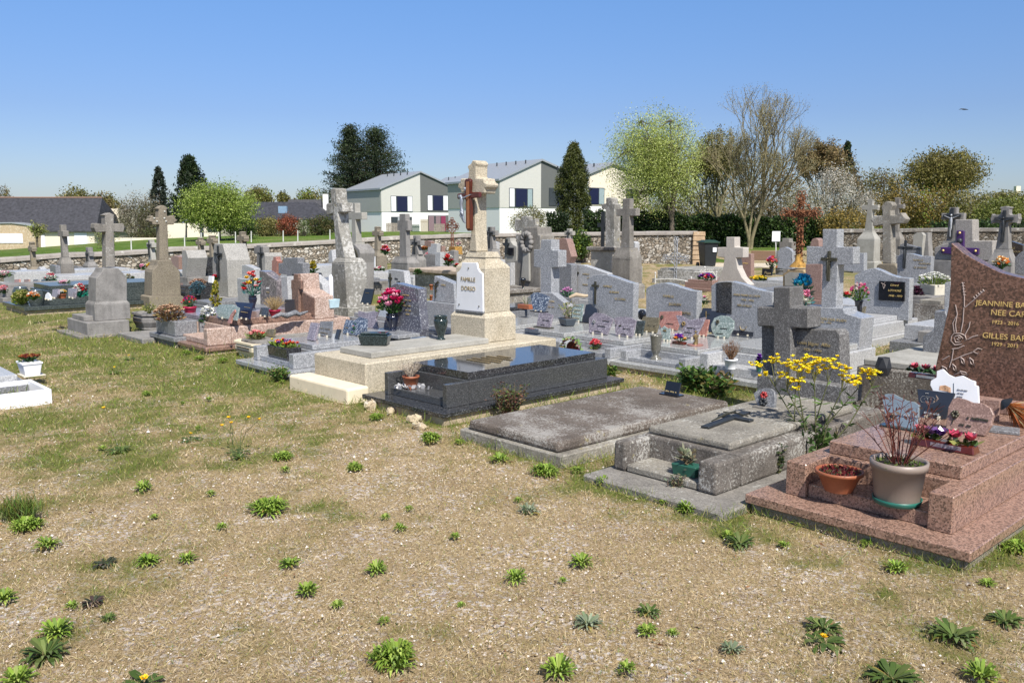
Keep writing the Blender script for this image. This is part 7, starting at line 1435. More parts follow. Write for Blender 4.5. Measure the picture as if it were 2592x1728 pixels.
# narrow grave
b1_('dried brown hydrangea tuft growing over the grey block planter', 'c3', 505, 1000, .30, 835, 140, [(.42, .27, .17), (.33, .2, .12), (.5, .34, .22)], 60, .035, leafc=((.3, .2, .1), (.25, .15, .08)), nl=200, flat=.35)
pp('raspberry red pot with magenta and red flowers on the narrow grave', 'c3', 712, 935, .33, 130, 92, 842, RASP, 'b', 742, 75, PINKS[:1] + REDS + [(.4, .01, .2)], 26, .02, nl=50)
conifer('small yellow dwarf conifer between the pedestals on the left', 545, 712, 772, 14, 14.5, [(.3, .28, .03), (.38, .32, .04), (.16, .2, .03)], 1800, .035, 'shrub', 'dwarf_conifer', lambda t: min(1, t * 6 + .5) * (1 - t) ** .5 + .03)
pp('blue heather in a dark pot left of the yellow dwarf conifer', 'c3', 790, 800, .2, 60, 50, 720, PVC, 'b', 600, 75, [(.06, .14, .2), (.1, .2, .25)], 40, .03, leafc=((.05, .12, .15), (.08, .14, .16)), nl=80)
b1_('pinkish brown dry heather tuft behind the blue one', 'c3', 790, 660, None, 575, 75, [(.4, .27, .2), (.33, .2, .15)], 40, .04, P=atD('c3', 790, 640, 16.5), nl=60, leafc=((.3, .2, .12),))
# dark green grave at the far left
GS = .492
def a1p(x, y, D): return atD('a1', x, y, D)
F = F12
b1_('yellow green flowering bush at the foot of the dark green grave', 'c5', 340, 790, .15, 570, 140, [(.3, .32, .08), (.42, .4, .15), (.2, .26, .05)], 90, .035, nl=260, leafc=((.22, .28, .05), (.14, .2, .04)), flat=.5)
b1_('orange and white artificial flowers on the dark green grave', 'c5', 510, 720, .4, 600, 85, ORNG + WHITES, 36, .035, nl=40)
plaque('small white marble dove plaque on the dark green grave', 'c5', (765, 720, 680, 715, 690, 650, 720, 615, 750, 640, 770, 690), GS, WMARB, .02)
plaque('mauve stone plaque leaning on the dark green grave', 'c5', (850, 700, 785, 690, 800, 565, 885, 560, 880, 640), GS, G_LAV, .03)
pp('terracotta pot with yellow flowers on the dark green grave', 'c5', 950, 695, GS, 120, 105, 622, TERRA, 'b', 572, 55, YEL + WHITES, 18, .03)
plaque('lilac glass plaque on the dark green grave', 'c5', (1140, 690, 1035, 695, 1030, 560, 1165, 560), GS, G_LAV, .02)
b1_('red and white artificial flowers in turquoise wrapping on the dark green grave', 'c5', 1220, 680, GS, 480, 90, CORAL + WHITES, 24, .045, leafc=((.02, .28, .22), (.03, .2, .15)), nl=60)
plaque('curved white edged plaque at the head of the dark green grave', 'c5', (1420, 680, 1300, 660, 1330, 500, 1380, 370, 1400, 520), GS, G_PALE, .03, D=16.0)
vb('', 'a1', 672, 1212, .36, 58, 1150, BLACKP, 'ball', 1120, 38, PINKS[1:3] + WHITES, 8, .05, 'round black vase in front of the slim grey cross', 'pink and white roses in the round black vase')
b1_('bunch of red and white flowers in a blue pot on the long pale grave', 'a1', 530, 1150, None, 1040, 42, [(.7, .05, .12)] + WHITES, 24, .06, P=a1p(530, 1150, 19.5), leafc=((.05, .15, .04), (.05, .2, .2)))
b1_('white and pink flowers at the left edge near the wall', 'a1', 40, 1085, None, 1018, 60, WHITES + PINKS[2:3], 26, .07, P=a1p(40, 1085, 23)); b1_('pink flowers in a pale pot at the left picture edge', 'a1', 40, 1250, None, 1172, 48, CORAL[1:2] + PINKS[2:3], 22, .05, P=a1p(40, 1250, 17.8))
for k, (x, l, mt) in enumerate(((170, 'red brown plaque on the long pale grave at the left', G_SALM), (270, 'beige heart shaped plaque on the long pale grave at the left', G_ROSE), (365, 'grey blue small plaque on the long pale grave at the left', G_MID), (450, 'large dark slate plaque on the long pale grave at the left', SLATE))):
    plaque(l, 'a1', (x + 30, 1170, x - 25, 1168, x - 20, 1110, x + 28, 1108), 0, mt, .04, D=20.2 + .2 * k, feet=False)
b1_('orange and yellow flowers behind the brown trefoil cross', 'a1', 1580, 1020, None, 938, 32, ORNG + YEL, 16, .07, P=a1p(1580, 1020, 19)); b1_('small pink flowers in a green pot near the wall, left', 'a1', 1483, 1000, None, 948, 22, PINKS[1:3], 9, .06, P=a1p(1483, 1000, 23)); b1_('dry flowers in a turquoise pot between the two tall left crosses', 'a1', 1350, 1120, None, 1055, 35, [(.3, .25, .12)] + WHITES, 14, .05, P=a1p(1350, 1120, 20))
b1_('red flowers on the black granite tomb, left', 'a2', 182, 1110, None, 1062, 22, REDS + PINKS[:1], 10, .05, P=atD('a2', 182, 1110, 17)); plaque('white plaque with leaf pattern on the black granite tomb', 'a2', (155, 1145, 108, 1140, 115, 1070, 160, 1072), 0, WMARB, .03, D=16.4, feet=False)
# centre left distance
def far(label, z, x, y, yt, r, cols, n, D, rb=.06, **k): return b1_(label, z, x, y, None, yt, r, cols, n, rb, P=atD(z, x, y, D), **k)
far('yellow flowers on dry grass in a magenta pot left of the lichened pedestal', 'a2', 1210, 1080, 910, 28, YEL + [(.4, .35, .15)], 12, 17.3, .06); far('white flowers in turquoise wrapping behind the pink headstone', 'a2', 1350, 1200, 1125, 30, WHITES, 12, 13, .04, leafc=((.02, .28, .22),)); far('pink and white flowers on the weathered trough grave', 'a2', 1900, 1012, 975, 48, PINKS[1:] + WHITES, 18, 19.4, .05)
far('pink flower bunch left of the plain tall grey cross', 'a2', 1962, 850, 752, 36, PINKS[1:3] + REDS, 20, 21, .06); plaque('tilted black plaque on the pale grave left of the lichened pedestal', 'a2', (1190, 1095, 1150, 1085, 1105, 1005, 1160, 1010), 0, BLACKP, .02, D=17.2, feet=False); plaque('low black slate plaque with white ornaments beside the magenta pot', 'a2', (1310, 1085, 1225, 1082, 1220, 1040, 1285, 1038), 0, BLACKP, .02, D=17.4, feet=False)
rt = root('planter', 'pale blue square planter at the foot of the lichened pedestal', 'planter', atD('a2', 1355, 1400, 11.9)); G = Fr(rt.location, PHI); m = MB(); m.box(G, 0, .14, -.08, .08, 0, .12, -.012); m.build('box', plain('pale_blue_plastic', (.45, .6, .66), .4), rt, .004); m = MB(); m.lathe(G.P(.07, 0, .12), [(.02, 0), (.03, .02), (.03, .3), (.012, .34)], 12); m.build('white_candle', WHITE, rt)
vb('', 'a3', 743, 1012, .3, 46, 940, plain('grey_green_vase', (.22, .26, .22), .3), 'goblet', 870, 42, PINKS[1:3], 18, .06, 'grey green goblet vase left of the beige column', 'pink artificial flowers in the grey green goblet vase')
vb('', 'a3', 452, 1125, .35, 46, 1060, G_MID, 'goblet', 985, 60, [(.75, .3, .35), (.7, .4, .4)] + WHITES[:1], 26, .06, 'grey stone vase on the low tomb behind the beige column', 'bunch of pale pink roses in the grey stone vase')
far('white, red and green flowers beside the round topped small headstone', 'a3', 640, 1130, 1012, 42, WHITES + REDS, 16, 17.5, .06); potted('small terracotta pot on the low tomb behind the beige column', 'a3', 490, 1146, .25, 34, 24, 1100, TERRA); far('small green plant in a dark bowl left of the low stone tomb', 'a3', 320, 1215, 1165, 32, [(.1, .16, .04)], 10, 18, .05); far('red geraniums at the right end of the low stone tomb', 'a3', 730, 1140, 1110, 14, REDS, 8, 17, .05)
far('orange brown dry flowers near the peach headstone', 'a3', 385, 960, 935, 35, [(.5, .18, .05), (.4, .12, .04)], 16, 26, .08)
vb('', 'a3', 1113, 1008, .4, 42, 948, BLACKP, 'heart', 915, 30, PINKS[1:3], 14, .07, 'glossy black heart shaped vase right of the beige column', 'pink flowers in the black heart shaped vase'); far('white and coral flowers right of the beige column', 'a3', 1180, 1200, 1105, 38, WHITES + CORAL[:1], 18, 16.5, .05)
vase('glossy black heart shaped vase on the concrete slab tomb', 'a3', 1418, 1362, .36, 66, 1250, BLACKP, 'heart')
far('mauve orchids and green leaves beside the blue flower cross', 'a3', 1880, 1450, 1352, 55, [(.55, .2, .45), (.6, .3, .5)], 10, 12.6, .035, leafc=((.02, .12, .08), (.05, .14, .05))); p = atD('a3', 2010, 1470, 12.5); rt = root('driftwood', 'pale twisted driftwood lying beside the mauve orchids', 'ornament', p); m = MB(); m.tube([p + Vector((-.15, 0, .02)), p + Vector((-.05, 0, .06)), p + Vector((.07, 0, .04)), p + Vector((.2, 0, .05))], [.02, .035, .03, .012], 6); m.build('branch', plain('pale_driftwood', (.45, .36, .25), .8), rt)
pp('orange pot crowded with coral and mauve flowers left of the beige column', 'b2', 378, 990, .26, 110, 85, 935, TERRA, 'b', 842, 60, CORAL + [(.5, .25, .3)], 30, .025, nl=50); potted('small orange pot on the stone tomb side', 'b2', 378, 718, .3, 38, 28, 660, TERRA); potted('small orange pot with green sprout below the other one', 'b2', 378, 842, .3, 34, 26, 770, TERRA)
# ------------------------------------------------------------ on the grey granite row
S2 = .27
r_, Fp, P = plaque('speckled blue shield shaped plaque standing before the blue flower cross', 'b2', (1555, 950, 1440, 945, 1410, 780, 1480, 750, 1560, 775, 1608, 800), S2, G_BLUE, .025, foot=BLACKP, D=10.6); p = pos('b2', 1280, 945, S2); rt = root('flat_plaque', 'small brown flat plate on the slab left of the blue shield plaque', 'plaque', p); m = MB(); m.lathe(p, [(.08, 0), (.1, .01), (.09, .02)], 16); m.build('plate', plain('brown_plate', (.1, .06, .03), .4), rt)
rt = root('planter', 'red terracotta trough with dry white stems behind the black slab', 'planter', atD('b2', 1338, 915, 12.2)); G = Fr(rt.location, PHI); m = MB(); m.box(G, 0, .12, -.12, .12, 0, .06); m.build('box', TERRA, rt, .004); sprig(rt, G.P(.06, 0, .06), .16, .12, 14, [(.6, .55, .45), (.15, .2, .08)])
r_, Fp, P = plaque('purple grey rough plaque at the front of the slab, left of the dark planter', 'b2', (1615, 1122, 1475, 1100, 1500, 960, 1560, 955, 1645, 985), S2, G_LAV, .025, bars=((1540, 1040, 1610, 1045), (1510, 1085, 1565, 1092)), foot=BRONZE, barm=BRONZE, feet=False)
p = pos('b2', 1755, 1090, S2); rt = root('planter', 'dark grey plastic faceted planter with bleached stems on the granite slab', 'planter', p); G = Fr(p, PHI - .4); m = MB(); m.box(G, 0, .12, -.1, .1, 0, .1, -.025); m.build('box', DGREYP, rt, .01); m = MB(); m.box(G, 0, .12, -.1, .1, .085, .102); m.build('soil', SOIL, rt); sprig(rt, G.P(.06, 0, .1), .22, .14, 16, [(.6, .52, .42), (.5, .42, .32)], leafy=[(.14, .18, .06), (.25, .24, .12)], ll=.03)
plaque('pale green glass plaque with four bronze lines', 'b2', (1945, 1050, 1840, 1045, 1855, 880, 1968, 872), S2, G_GLASS, .015, bars=((1860, 890, 1945, 890), (1860, 935, 1940, 935), (1860, 975, 1935, 975), (1860, 1018, 1925, 1018)), barm=GOLDD)
plaque('black heart shaped plaque with white dove on a black stand', 'b2', (2060, 1070, 1955, 1050, 1975, 960, 1990, 880, 2040, 870, 2060, 895, 2110, 930, 2115, 965), S2, SLATE, .03, foot=BLACKP, feet=False)
PL = [('large purple grey plaque with leaf relief and bronze words, leftmost of the row', 'b3', (560, 860, 370, 840, 372, 690, 430, 632, 520, 640, 625, 700), G_LAV, ((515, 718, 590, 718), (465, 770, 545, 775), (428, 825, 500, 830))),
      ('purple grey plaque with small bronze ship', 'b3', (820, 885, 650, 870, 635, 690, 680, 678, 800, 680, 862, 715), G_LAV, ((650, 765, 720, 768, .02), (730, 800, 805, 800), (700, 855, 765, 858))),
      ('small dark green stone plaque right of the ship plaque', 'b3', (925, 865, 850, 860, 870, 720, 955, 715), G_GREEN, ()), ('olive brown plaque with engraved picture', 'b3', (1075, 840, 945, 830, 925, 700, 940, 672, 1010, 680, 1105, 685, 1098, 760), G_OLIVE, ((985, 765, 1060, 770),)),
      ('salmon granite plaque with dark rose relief', 'b3', (1290, 815, 1130, 800, 1095, 720, 1110, 620, 1335, 615, 1330, 700), G_SALM, ((1180, 745, 1255, 748),)), ('lilac butterfly shaped plaque with bronze ornament', 'b3', (1480, 900, 1360, 890, 1330, 800, 1280, 660, 1330, 660, 1420, 710, 1590, 680, 1540, 790), G_LAV, ((1395, 790, 1485, 795), (1370, 835, 1450, 838))),
      ('red granite plaque half hidden behind the butterfly one', 'b3', (1595, 875, 1510, 870, 1500, 700, 1628, 705), G_SALM, ((1540, 765, 1570, 765),)), ('black open book plaque with bronze cross', 'b3', (1640, 840, 1540, 820, 1535, 660, 1560, 585, 1665, 590, 1680, 588, 1800, 592, 1815, 620, 1790, 700), SLATE, ((1565, 648, 1635, 648, .012),)),
      ('round pale green plaque with bird relief and bronze words', 'b3', (1820, 895, 1690, 885, 1655, 820, 1645, 760, 1680, 690, 1750, 660, 1830, 672, 1885, 720, 1880, 800), G_GLASS, ((1745, 795, 1830, 800), (1700, 848, 1775, 850))), ('black open book plaque with oval portrait frame', 'b3', (2085, 872, 1880, 860, 1850, 800, 1825, 680, 1845, 605, 1965, 620, 1975, 615, 2120, 622, 2122, 700), SLATE, ())]
for l, z, c, mt, bars in PL:
    r_, Fp, P = plaque(l, z, c, S2, mt, .025, bars=bars, barm=BRONZE)
    if 'portrait' in l: v, zz = Fp.vz(0, 'b3', 1992, 762); m = MB(); m.tube([Fp.P(-.008, v, zz), Fp.P(0, v, zz)], .042, 18); m.build('portrait', plain('pale_portrait', (.4, .38, .36), .3), r_); m = MB(); m.tube([Fp.P(-.01, v + .045 * cos(q), zz + .055 * sin(q)) for q in np.linspace(0, 6.283, 17)], .006, 5); m.build('gilt_frame', GOLDD, r_); relief_flower(r_, Fp, 'b3', 1905, 680, .03, BRONZEL, 'bronze_leaf')
    if 'bronze cross' in l: m = MB(); a_ = Fp.tr(0, 'b3', 1600, 610, 1600, 690); m.tube([Fp.P(-.005, *a_[0]), Fp.P(-.005, *a_[1])], .005, 5); m.build('bronze_cross', BRONZEL, r_)
    if 'salmon' in l: relief_flower(r_, Fp, 'b3', 1140, 670, .03, BRONZE, 'dark_rose')
    if 'butterfly' in l: relief_flower(r_, Fp, 'b3', 1365, 740, .035, BRONZEL, 'bronze_bird')
    if 'bird relief' in l: relief_flower(r_, Fp, 'b3', 1720, 720, .03, BRONZE, 'bird_relief')
    if 'leaf relief' in l: relief_flower(r_, Fp, 'b3', 430, 720, .03, G_MID, 'leaf_relief')
plaque('clear glass bird shaped plaque with bronze butterfly', 'b3', (1215, 925, 1140, 920, 1115, 800, 1160, 770, 1200, 800, 1225, 790), S2, G_GLASS, .01, bars=((1145, 820, 1180, 822, .02),))
vase('round glossy black vase left of the dark headstone', 'b3', 930, 700, S2, 90, 592, BLACKP, 'ball'); vase('brown grey polished stone goblet vase on the granite step', 'b3', 1075, 1112, .145, 135, 852, GREYV, 'goblet')
p = pos('b3', 1302, 955, S2); rt = root('ceramic_flower_box', 'orange and violet ceramic flowers on a brown block', 'ceramic flowers', p); G = Fr(p, PHI); m = MB(); m.box(G, 0, .06, -.08, .08, 0, .03); m.build('base', MAHOG, rt, .004); bouquet(rt, G.P(.03, 0, .03), .07, .06, 6, .035, ORNG + VIOL[:1], nl=20)
p = pos('b3', 1485, 965, S2); rt = root('angel_statuette', 'small bronze angel statuette on a flat stone', 'statuette', p); m = MB(); m.lathe(p, [(.09, 0), (.09, .012)], 12); m.build('stone_disc', G_SALM, rt); m = MB(); m.tube([p + Vector((0, 0, .012)), p + Vector((.01, 0, .05)), p + Vector((0, 0, .1)), p + Vector((0, 0, .13))], [.03, .02, .022, .01], 8); m.ball(p + Vector((0, 0, .15)), .014); m.tube([p + Vector((0, 0, .12)), p + Vector((-.03, -.01, .1)), p + Vector((-.01, -.02, .09))], .007, 5); m.tube([p + Vector((0, 0, .12)), p + Vector((.03, -.01, .1)), p + Vector((.01, -.02, .09))], .007, 5); m.build('body', BRONZEL, rt)
p = atD('b2', 1845, 1340, at('b2', 1845, 1320, .16).y); rt = root('ceramic_wreath', 'half round wreath of ceramic pansies on a dark red base', 'ceramic flowers', p); G = Fr(p, PHI); m = MB(); m.ext(G, 0, .03, [(-.09, 0), (.09, 0), (.075, .06), (.04, .09), (0, .1), (-.04, .09), (-.075, .06)]); m.build('base', MAHOG, rt); fm = MB(); lm = MB()
for k in range(9):
    a_ = pi * k / 8; q = G.P(-.01, .135 * cos(a_), .02 + .115 * sin(a_)); blossom(fm, q, .034, [(.7, .6, .3), (.6, .45, .4), (.2, .04, .08)][k % 3], 8, up=-G.U * 6, cup=.1); fm.ball(q - G.U * .006, .009, (.1, .02, .1), 6, 4)
    for _ in range(5): lm.leaf(q, Vector((random.gauss(0, 1), random.gauss(0, .3), random.gauss(0, 1))), .05, .028, random.choice([(.18, .3, .1), (.25, .38, .15)]))
fm.build('pansies', PETAL, rt); lm.build('leaves', LEAF, rt)
pp('dark red pot with red begonias at the corner of the granite row', 'b3', 440, 1048, .10, 60, 50, 1000, MAHOG, 'b', 905, 58, [(.6, .03, .05), (.65, .1, .12)], 18, .03, leafc=((.2, .26, .06), (.08, .12, .03)), nl=40)
pp('white plastic pot with dry reddish stems on the granite step', 'b3', 1853, 1215, .19, 138, 105, 1100, WHITE, 's', 885, 125, [(.3, .17, .1), (.24, .13, .08), (.36, .24, .15)], 60, t=.0028, br=2)
pp('turquoise pot with violet hyacinth behind the old granite cross', 'b3', 2150, 1238, .19, 70, 50, 1170, TEAL, 'b', 1062, 22, VIOL, 10, .03)
# distance right
vb('', 'a4', 1872, 862, .38, 60, 800, BLACKP, 'flare', 702, 52, CORAL + [(.6, .2, .5)], 22, .055, 'dark vase on the pale tomb right of the beige cross', 'coral and mauve roses in the dark vase on the pale tomb')
r_, Fp, P = plaque('black plaque with the word Papa on the pale tomb', 'a4', (1870, 902, 1765, 895, 1770, 826, 1876, 832), 0, BLACKP, .03, D=17.2, feet=False); tx(r_, Fp, 0, 'a4', 1795, 880, 'Papa', .09, GOLDD)
pp('dark planter with orange flowers beside the coral roses', 'a4', 1950, 885, .38, 78, 70, 830, G_MID, 'b', 797, 36, ORNG, 14, .05); far('yellow pansies in a dark trough behind the wavy panel headstone', 'a4', 1740, 950, 905, 85, YEL, 26, 15.6, .045)
far('violet and red flowers in a magenta trough behind the beige cross', 'a4', 1190, 950, 880, 85, VIOL + REDS + [(.2, .26, .06)], 24, 20, .06); far('small pink flowers between the wavy headstones', 'a4', 1160, 1200, 1115, 24, PINKS[1:3] + WHITES, 9, 12.8, .035)
b1_('tall bunch of sky blue lilies behind the old granite cross', 'a4', 2190, 1160, None, 905, 80, [(.02, .38, .6), (.05, .45, .65)], 16, .06, P=atD('a4', 2190, 1120, 9.6), leafc=((.25, .3, .15), (.03, .2, .18)), flat=.4, cup=1.2); b1_('cream lilies with variegated leaves below the sky blue ones', 'a4', 2215, 1220, None, 1070, 60, [(.8, .55, .3), (.75, .7, .6), (.6, .2, .3)], 9, .05, P=atD('a4', 2215, 1215, 9.4), leafc=((.4, .5, .35), (.03, .22, .2)), flat=.6)
vb('', 'b4', 930, 690, .345, 82, 540, BLACKP, 'flare', 398, 78, [(.6, .08, .25), (.75, .6, .55), (.7, .25, .35)], 20, .038, 'black flared vase before the black name plate headstone', 'pink and cream artificial tulips in the black flared vase', cup=1.5, nl=90, leafc=((.14, .2, .04), (.06, .14, .03)))
p = pos('b4', 1520, 525, .42); rt = root('planter', 'cream ribbed planter with white flowers right of the name plate headstone', 'planter', p); G = Fr(p, PHI - .5); m = MB(); m.box(G, 0, .2, -.16, .16, 0, .22, -.02); m.build('box', CREAMP, rt, .01); bouquet(rt, G.P(.1, 0, .2), .2, .24, 40, .04, WHITES, nl=90, ll=.07, leafc=((.12, .2, .04), (.2, .26, .06)))
b1_('dark purple leaved plant left of the cream ribbed planter', 'b4', 1430, 530, .42, 430, 38, [(.06, .01, .03)], 10, .05, leafc=((.05, .01, .03), (.04, .02, .03)), nl=70)
vase('glossy black heart vase on the gold lettered grave, right', 'b4', 1393, 345, .35, 62, 272, BLACKP, 'heart'); plaque('small tilted framed plaque beside the black flared vase', 'b4', (980, 665, 940, 660, 965, 605, 992, 600), .345, G_OLIVE, .02, feet=False)
p = pos('b4', 1160, 1198, .365); H = ht('b4', 1160, 1042, p) - p.z; rt = root('vase', 'faceted matt black vase on the rough concrete grave edge', 'vase', p); m = MB(); r0, r1 = sz('b4', 100, p) / 2, sz('b4', 138, p) / 2
vs = [(r0 * cos(a_), r0 * sin(a_), 0) for a_ in [k * pi / 3 for k in range(6)]] + [(r1 * cos(a_), r1 * sin(a_), H * .45) for a_ in [k * pi / 3 + pi / 6 for k in range(6)]] + [(r0 * 1.05 * cos(a_), r0 * 1.05 * sin(a_), H) for a_ in [k * pi / 3 for k in range(6)]] + [(r0 * .85 * cos(a_), r0 * .85 * sin(a_), H * .95) for a_ in [k * pi / 3 for k in range(6)]]
fs = [(5, 4, 3, 2, 1, 0)] + [(k, (k + 1) % 6, 6 + k) for k in range(6)] + [(6 + k, (k + 1) % 6, 6 + (k + 1) % 6) for k in range(6)] + [(12 + k, 6 + k, 12 + (k + 1) % 6) for k in range(6)] + [(6 + k, 6 + (k + 1) % 6, 12 + (k + 1) % 6) for k in range(6)] + [(12 + k, 12 + (k + 1) % 6, 18 + (k + 1) % 6, 18 + k) for k in range(6)] + [(18, 19, 20, 21, 22, 23)]
m.add([p + Vector((a_, b_ + .05, c_)) for a_, b_, c_ in vs], fs); m.build('vase_body', plain('matt_black', (.025, .027, .032), .5), rt)
p = pos('b4', 1490, 1222, .365); rt = root('ceramic_flower_box', 'dark pink ceramic roses on a brown base beside the red brown headstone', 'ceramic flowers', p); G = Fr(p, PHI); m = MB(); m.box(G, 0, .07, -.13, .13, 0, .04, .008); m.build('base', MAHOG, rt, .004); m = MB(); m.box(G, -.003, .004, -.08, .06, .01, .03); m.build('name_band', SILVER, rt); m = MB()
for v in (-.09, 0, .09): blossom(m, G.P(.03, v, .09), .05, (.45, .06, .1), 16)
m.build('flowers', MATS['glazed_petals'], rt); m = MB()
for k in range(36): m.leaf(G.P(random.uniform(0, .07), random.uniform(-.13, .13), .05), Vector((random.gauss(0, 1), random.gauss(0, 1), .8)), .06, .03, random.choice([(.03, .08, .03), (.06, .12, .05)]))
m.build('leaves', MATS['glazed_petals'], rt)
far('orange and cream flowers above the red brown headstone', 'a5', 2070, 1000, 875, 72, ORNG + [(.7, .6, .4)], 26, 12.5, .04)
far('small white and red flowers at the foot of the crucifix granite cross', 'a5', 450, 1290, 1240, 40, WHITES + REDS, 12, 11.5, .035)
# white plastic grave frame at the left edge
F = frat('a6', 548, 1142, 0); h_ = ht('a6', 546, 1008, F.o); vw = F.uv('a6', 350, 902, h_)[1]; rt = troot(F, 'low white plastic frame around an unplanted grave at the left edge', 'planting_border', 'grave border')
L = 1.9; m = MB(); m.box(F, -L, 0, 0, .035, -.02, h_); m.build('side_board', WHITE, rt, .004); m = MB(); m.box(F, -L, 0, vw - .035, vw, -.02, h_); m.build('side_board', WHITE, rt, .004); m = MB(); m.box(F, -.035, 0, .036, vw - .036, -.02, h_ - .001); m.build('end_board', WHITE, rt, .004)
m = MB()
for k in range(60): c = F.P(-random.uniform(.1, 1.2), random.uniform(.1, vw - .1), 0); m.leaf(c, Vector((random.gauss(0, .5), random.gauss(0, .5), 1)), random.uniform(.05, .16), .012, random.choice([(.12, .16, .07), (.18, .2, .1)]))
o = m.build('weeds', LEAF); o['label'] = 'thin grey green weeds sprouting inside the white plastic frame'; o['category'] = 'weed'
u_, v_ = F.uv('a6', 185, 890, .14); G = Fr(F.P(u_, v_, 0), PHI); rt = troot(G, 'speckled pale granite slab cut by the left picture edge', 'tomb'); m = MB(); m.box(G, -1.4, .1, -.1, 1.0, -.05, .08); m.build('ledge', G_MID, rt, .005); m = MB(); m.box(G, -1.3, 0, 0, .9, .081, .17); m.build('cover_slab', G_PALE, rt, .006)
p = pos('a6', 250, 875, .09); rt = root('planter', 'white square planter with dark red pansies at the left edge', 'planter', p); G = Fr(p, PHI); m = MB(); m.box(G, 0, .13, -.07, .13, .0, .12, -.02); m.box(G, -.028, .158, -.098, .158, .121, .14); m.build('box', WHITE, rt, .004); m = MB(); m.box(G, -.02, .18, -.09, .18, -.001, .008); m.build('saucer', CREAMP, rt, .002); bouquet(rt, G.P(.065, .03, .135), .06, .10, 46, .022, [(.12, .01, .01), (.2, .04, .01), (.3, .12, .02)], nl=60, ll=.03, dome=False)
# ------------------------------------------------------------ wild plants and stones
def rosette(rt_mb, L, n, cols, up=.55, w=.22, droop=True):
    for k in range(n):
        a_ = 2.4 * k + random.random() * .5; el = up * (1 - k / n * .75) + random.uniform(-.08, .12); l = L * random.uniform(.65, 1.05); d = Vector((cos(a_) * cos(el), sin(a_) * cos(el), sin(el))); s = Vector((-sin(a_), cos(a_), 0)) * l * w / 2; m_ = d * l * .55; e = d * l + Vector((0, 0, -l * .22)); c = random.choice(cols); fk = random.uniform(.6, 1.25); c = tuple(x * fk for x in c)
        if k > n * .85 and random.random() < .3: c = (.3, .24, .06)
        m2 = d * l * .85 + Vector((0, 0, -l * .06)); rt_mb.add([(0, 0, .004), m_ - s, m2 - s * .8, e + Vector((0, 0, -l * .05)), m2 + s * .8, m_ + s], [(0, 1, 5), (1, 2, 4, 5), (2, 3, 4)], c)
WG = [(.19, .29, .035), (.24, .36, .05), (.14, .23, .03), (.3, .38, .07)]; WD = [(.07, .12, .025), (.1, .155, .035), (.14, .18, .05)]; WGR = [(.2, .25, .15), (.26, .3, .2), (.14, .19, .1)]; WP_ = [(.07, .045, .04), (.05, .06, .035)]
KIND = {}
for nm, cols, n, up, w_ in (('bright', WG, 70, 1.1, .15), ('bushy', WG, 170, 1.25, .12), ('dark', WD, 52, .7, .19), ('grey', WGR, 46, .8, .17), ('purple', WP_, 26, .45, .3)):
    KIND[nm] = []
    for k in range(4):
        m = MB(); rosette(m, .1, n, cols, up, w_)
        if nm == 'bushy':
            for off in ((.045, .02), (-.03, .035), (.01, -.045)):
                q = MB(); rosette(q, .08, 50, cols, up, w_); m.add([(x_ + off[0], y_ + off[1], z_) for x_, y_, z_ in q.v], q.f); m.c[-len(q.f):] = q.c
        o = m.build('weed', LEAF); KIND[nm].append(o.data); bpy.data.objects.remove(o)
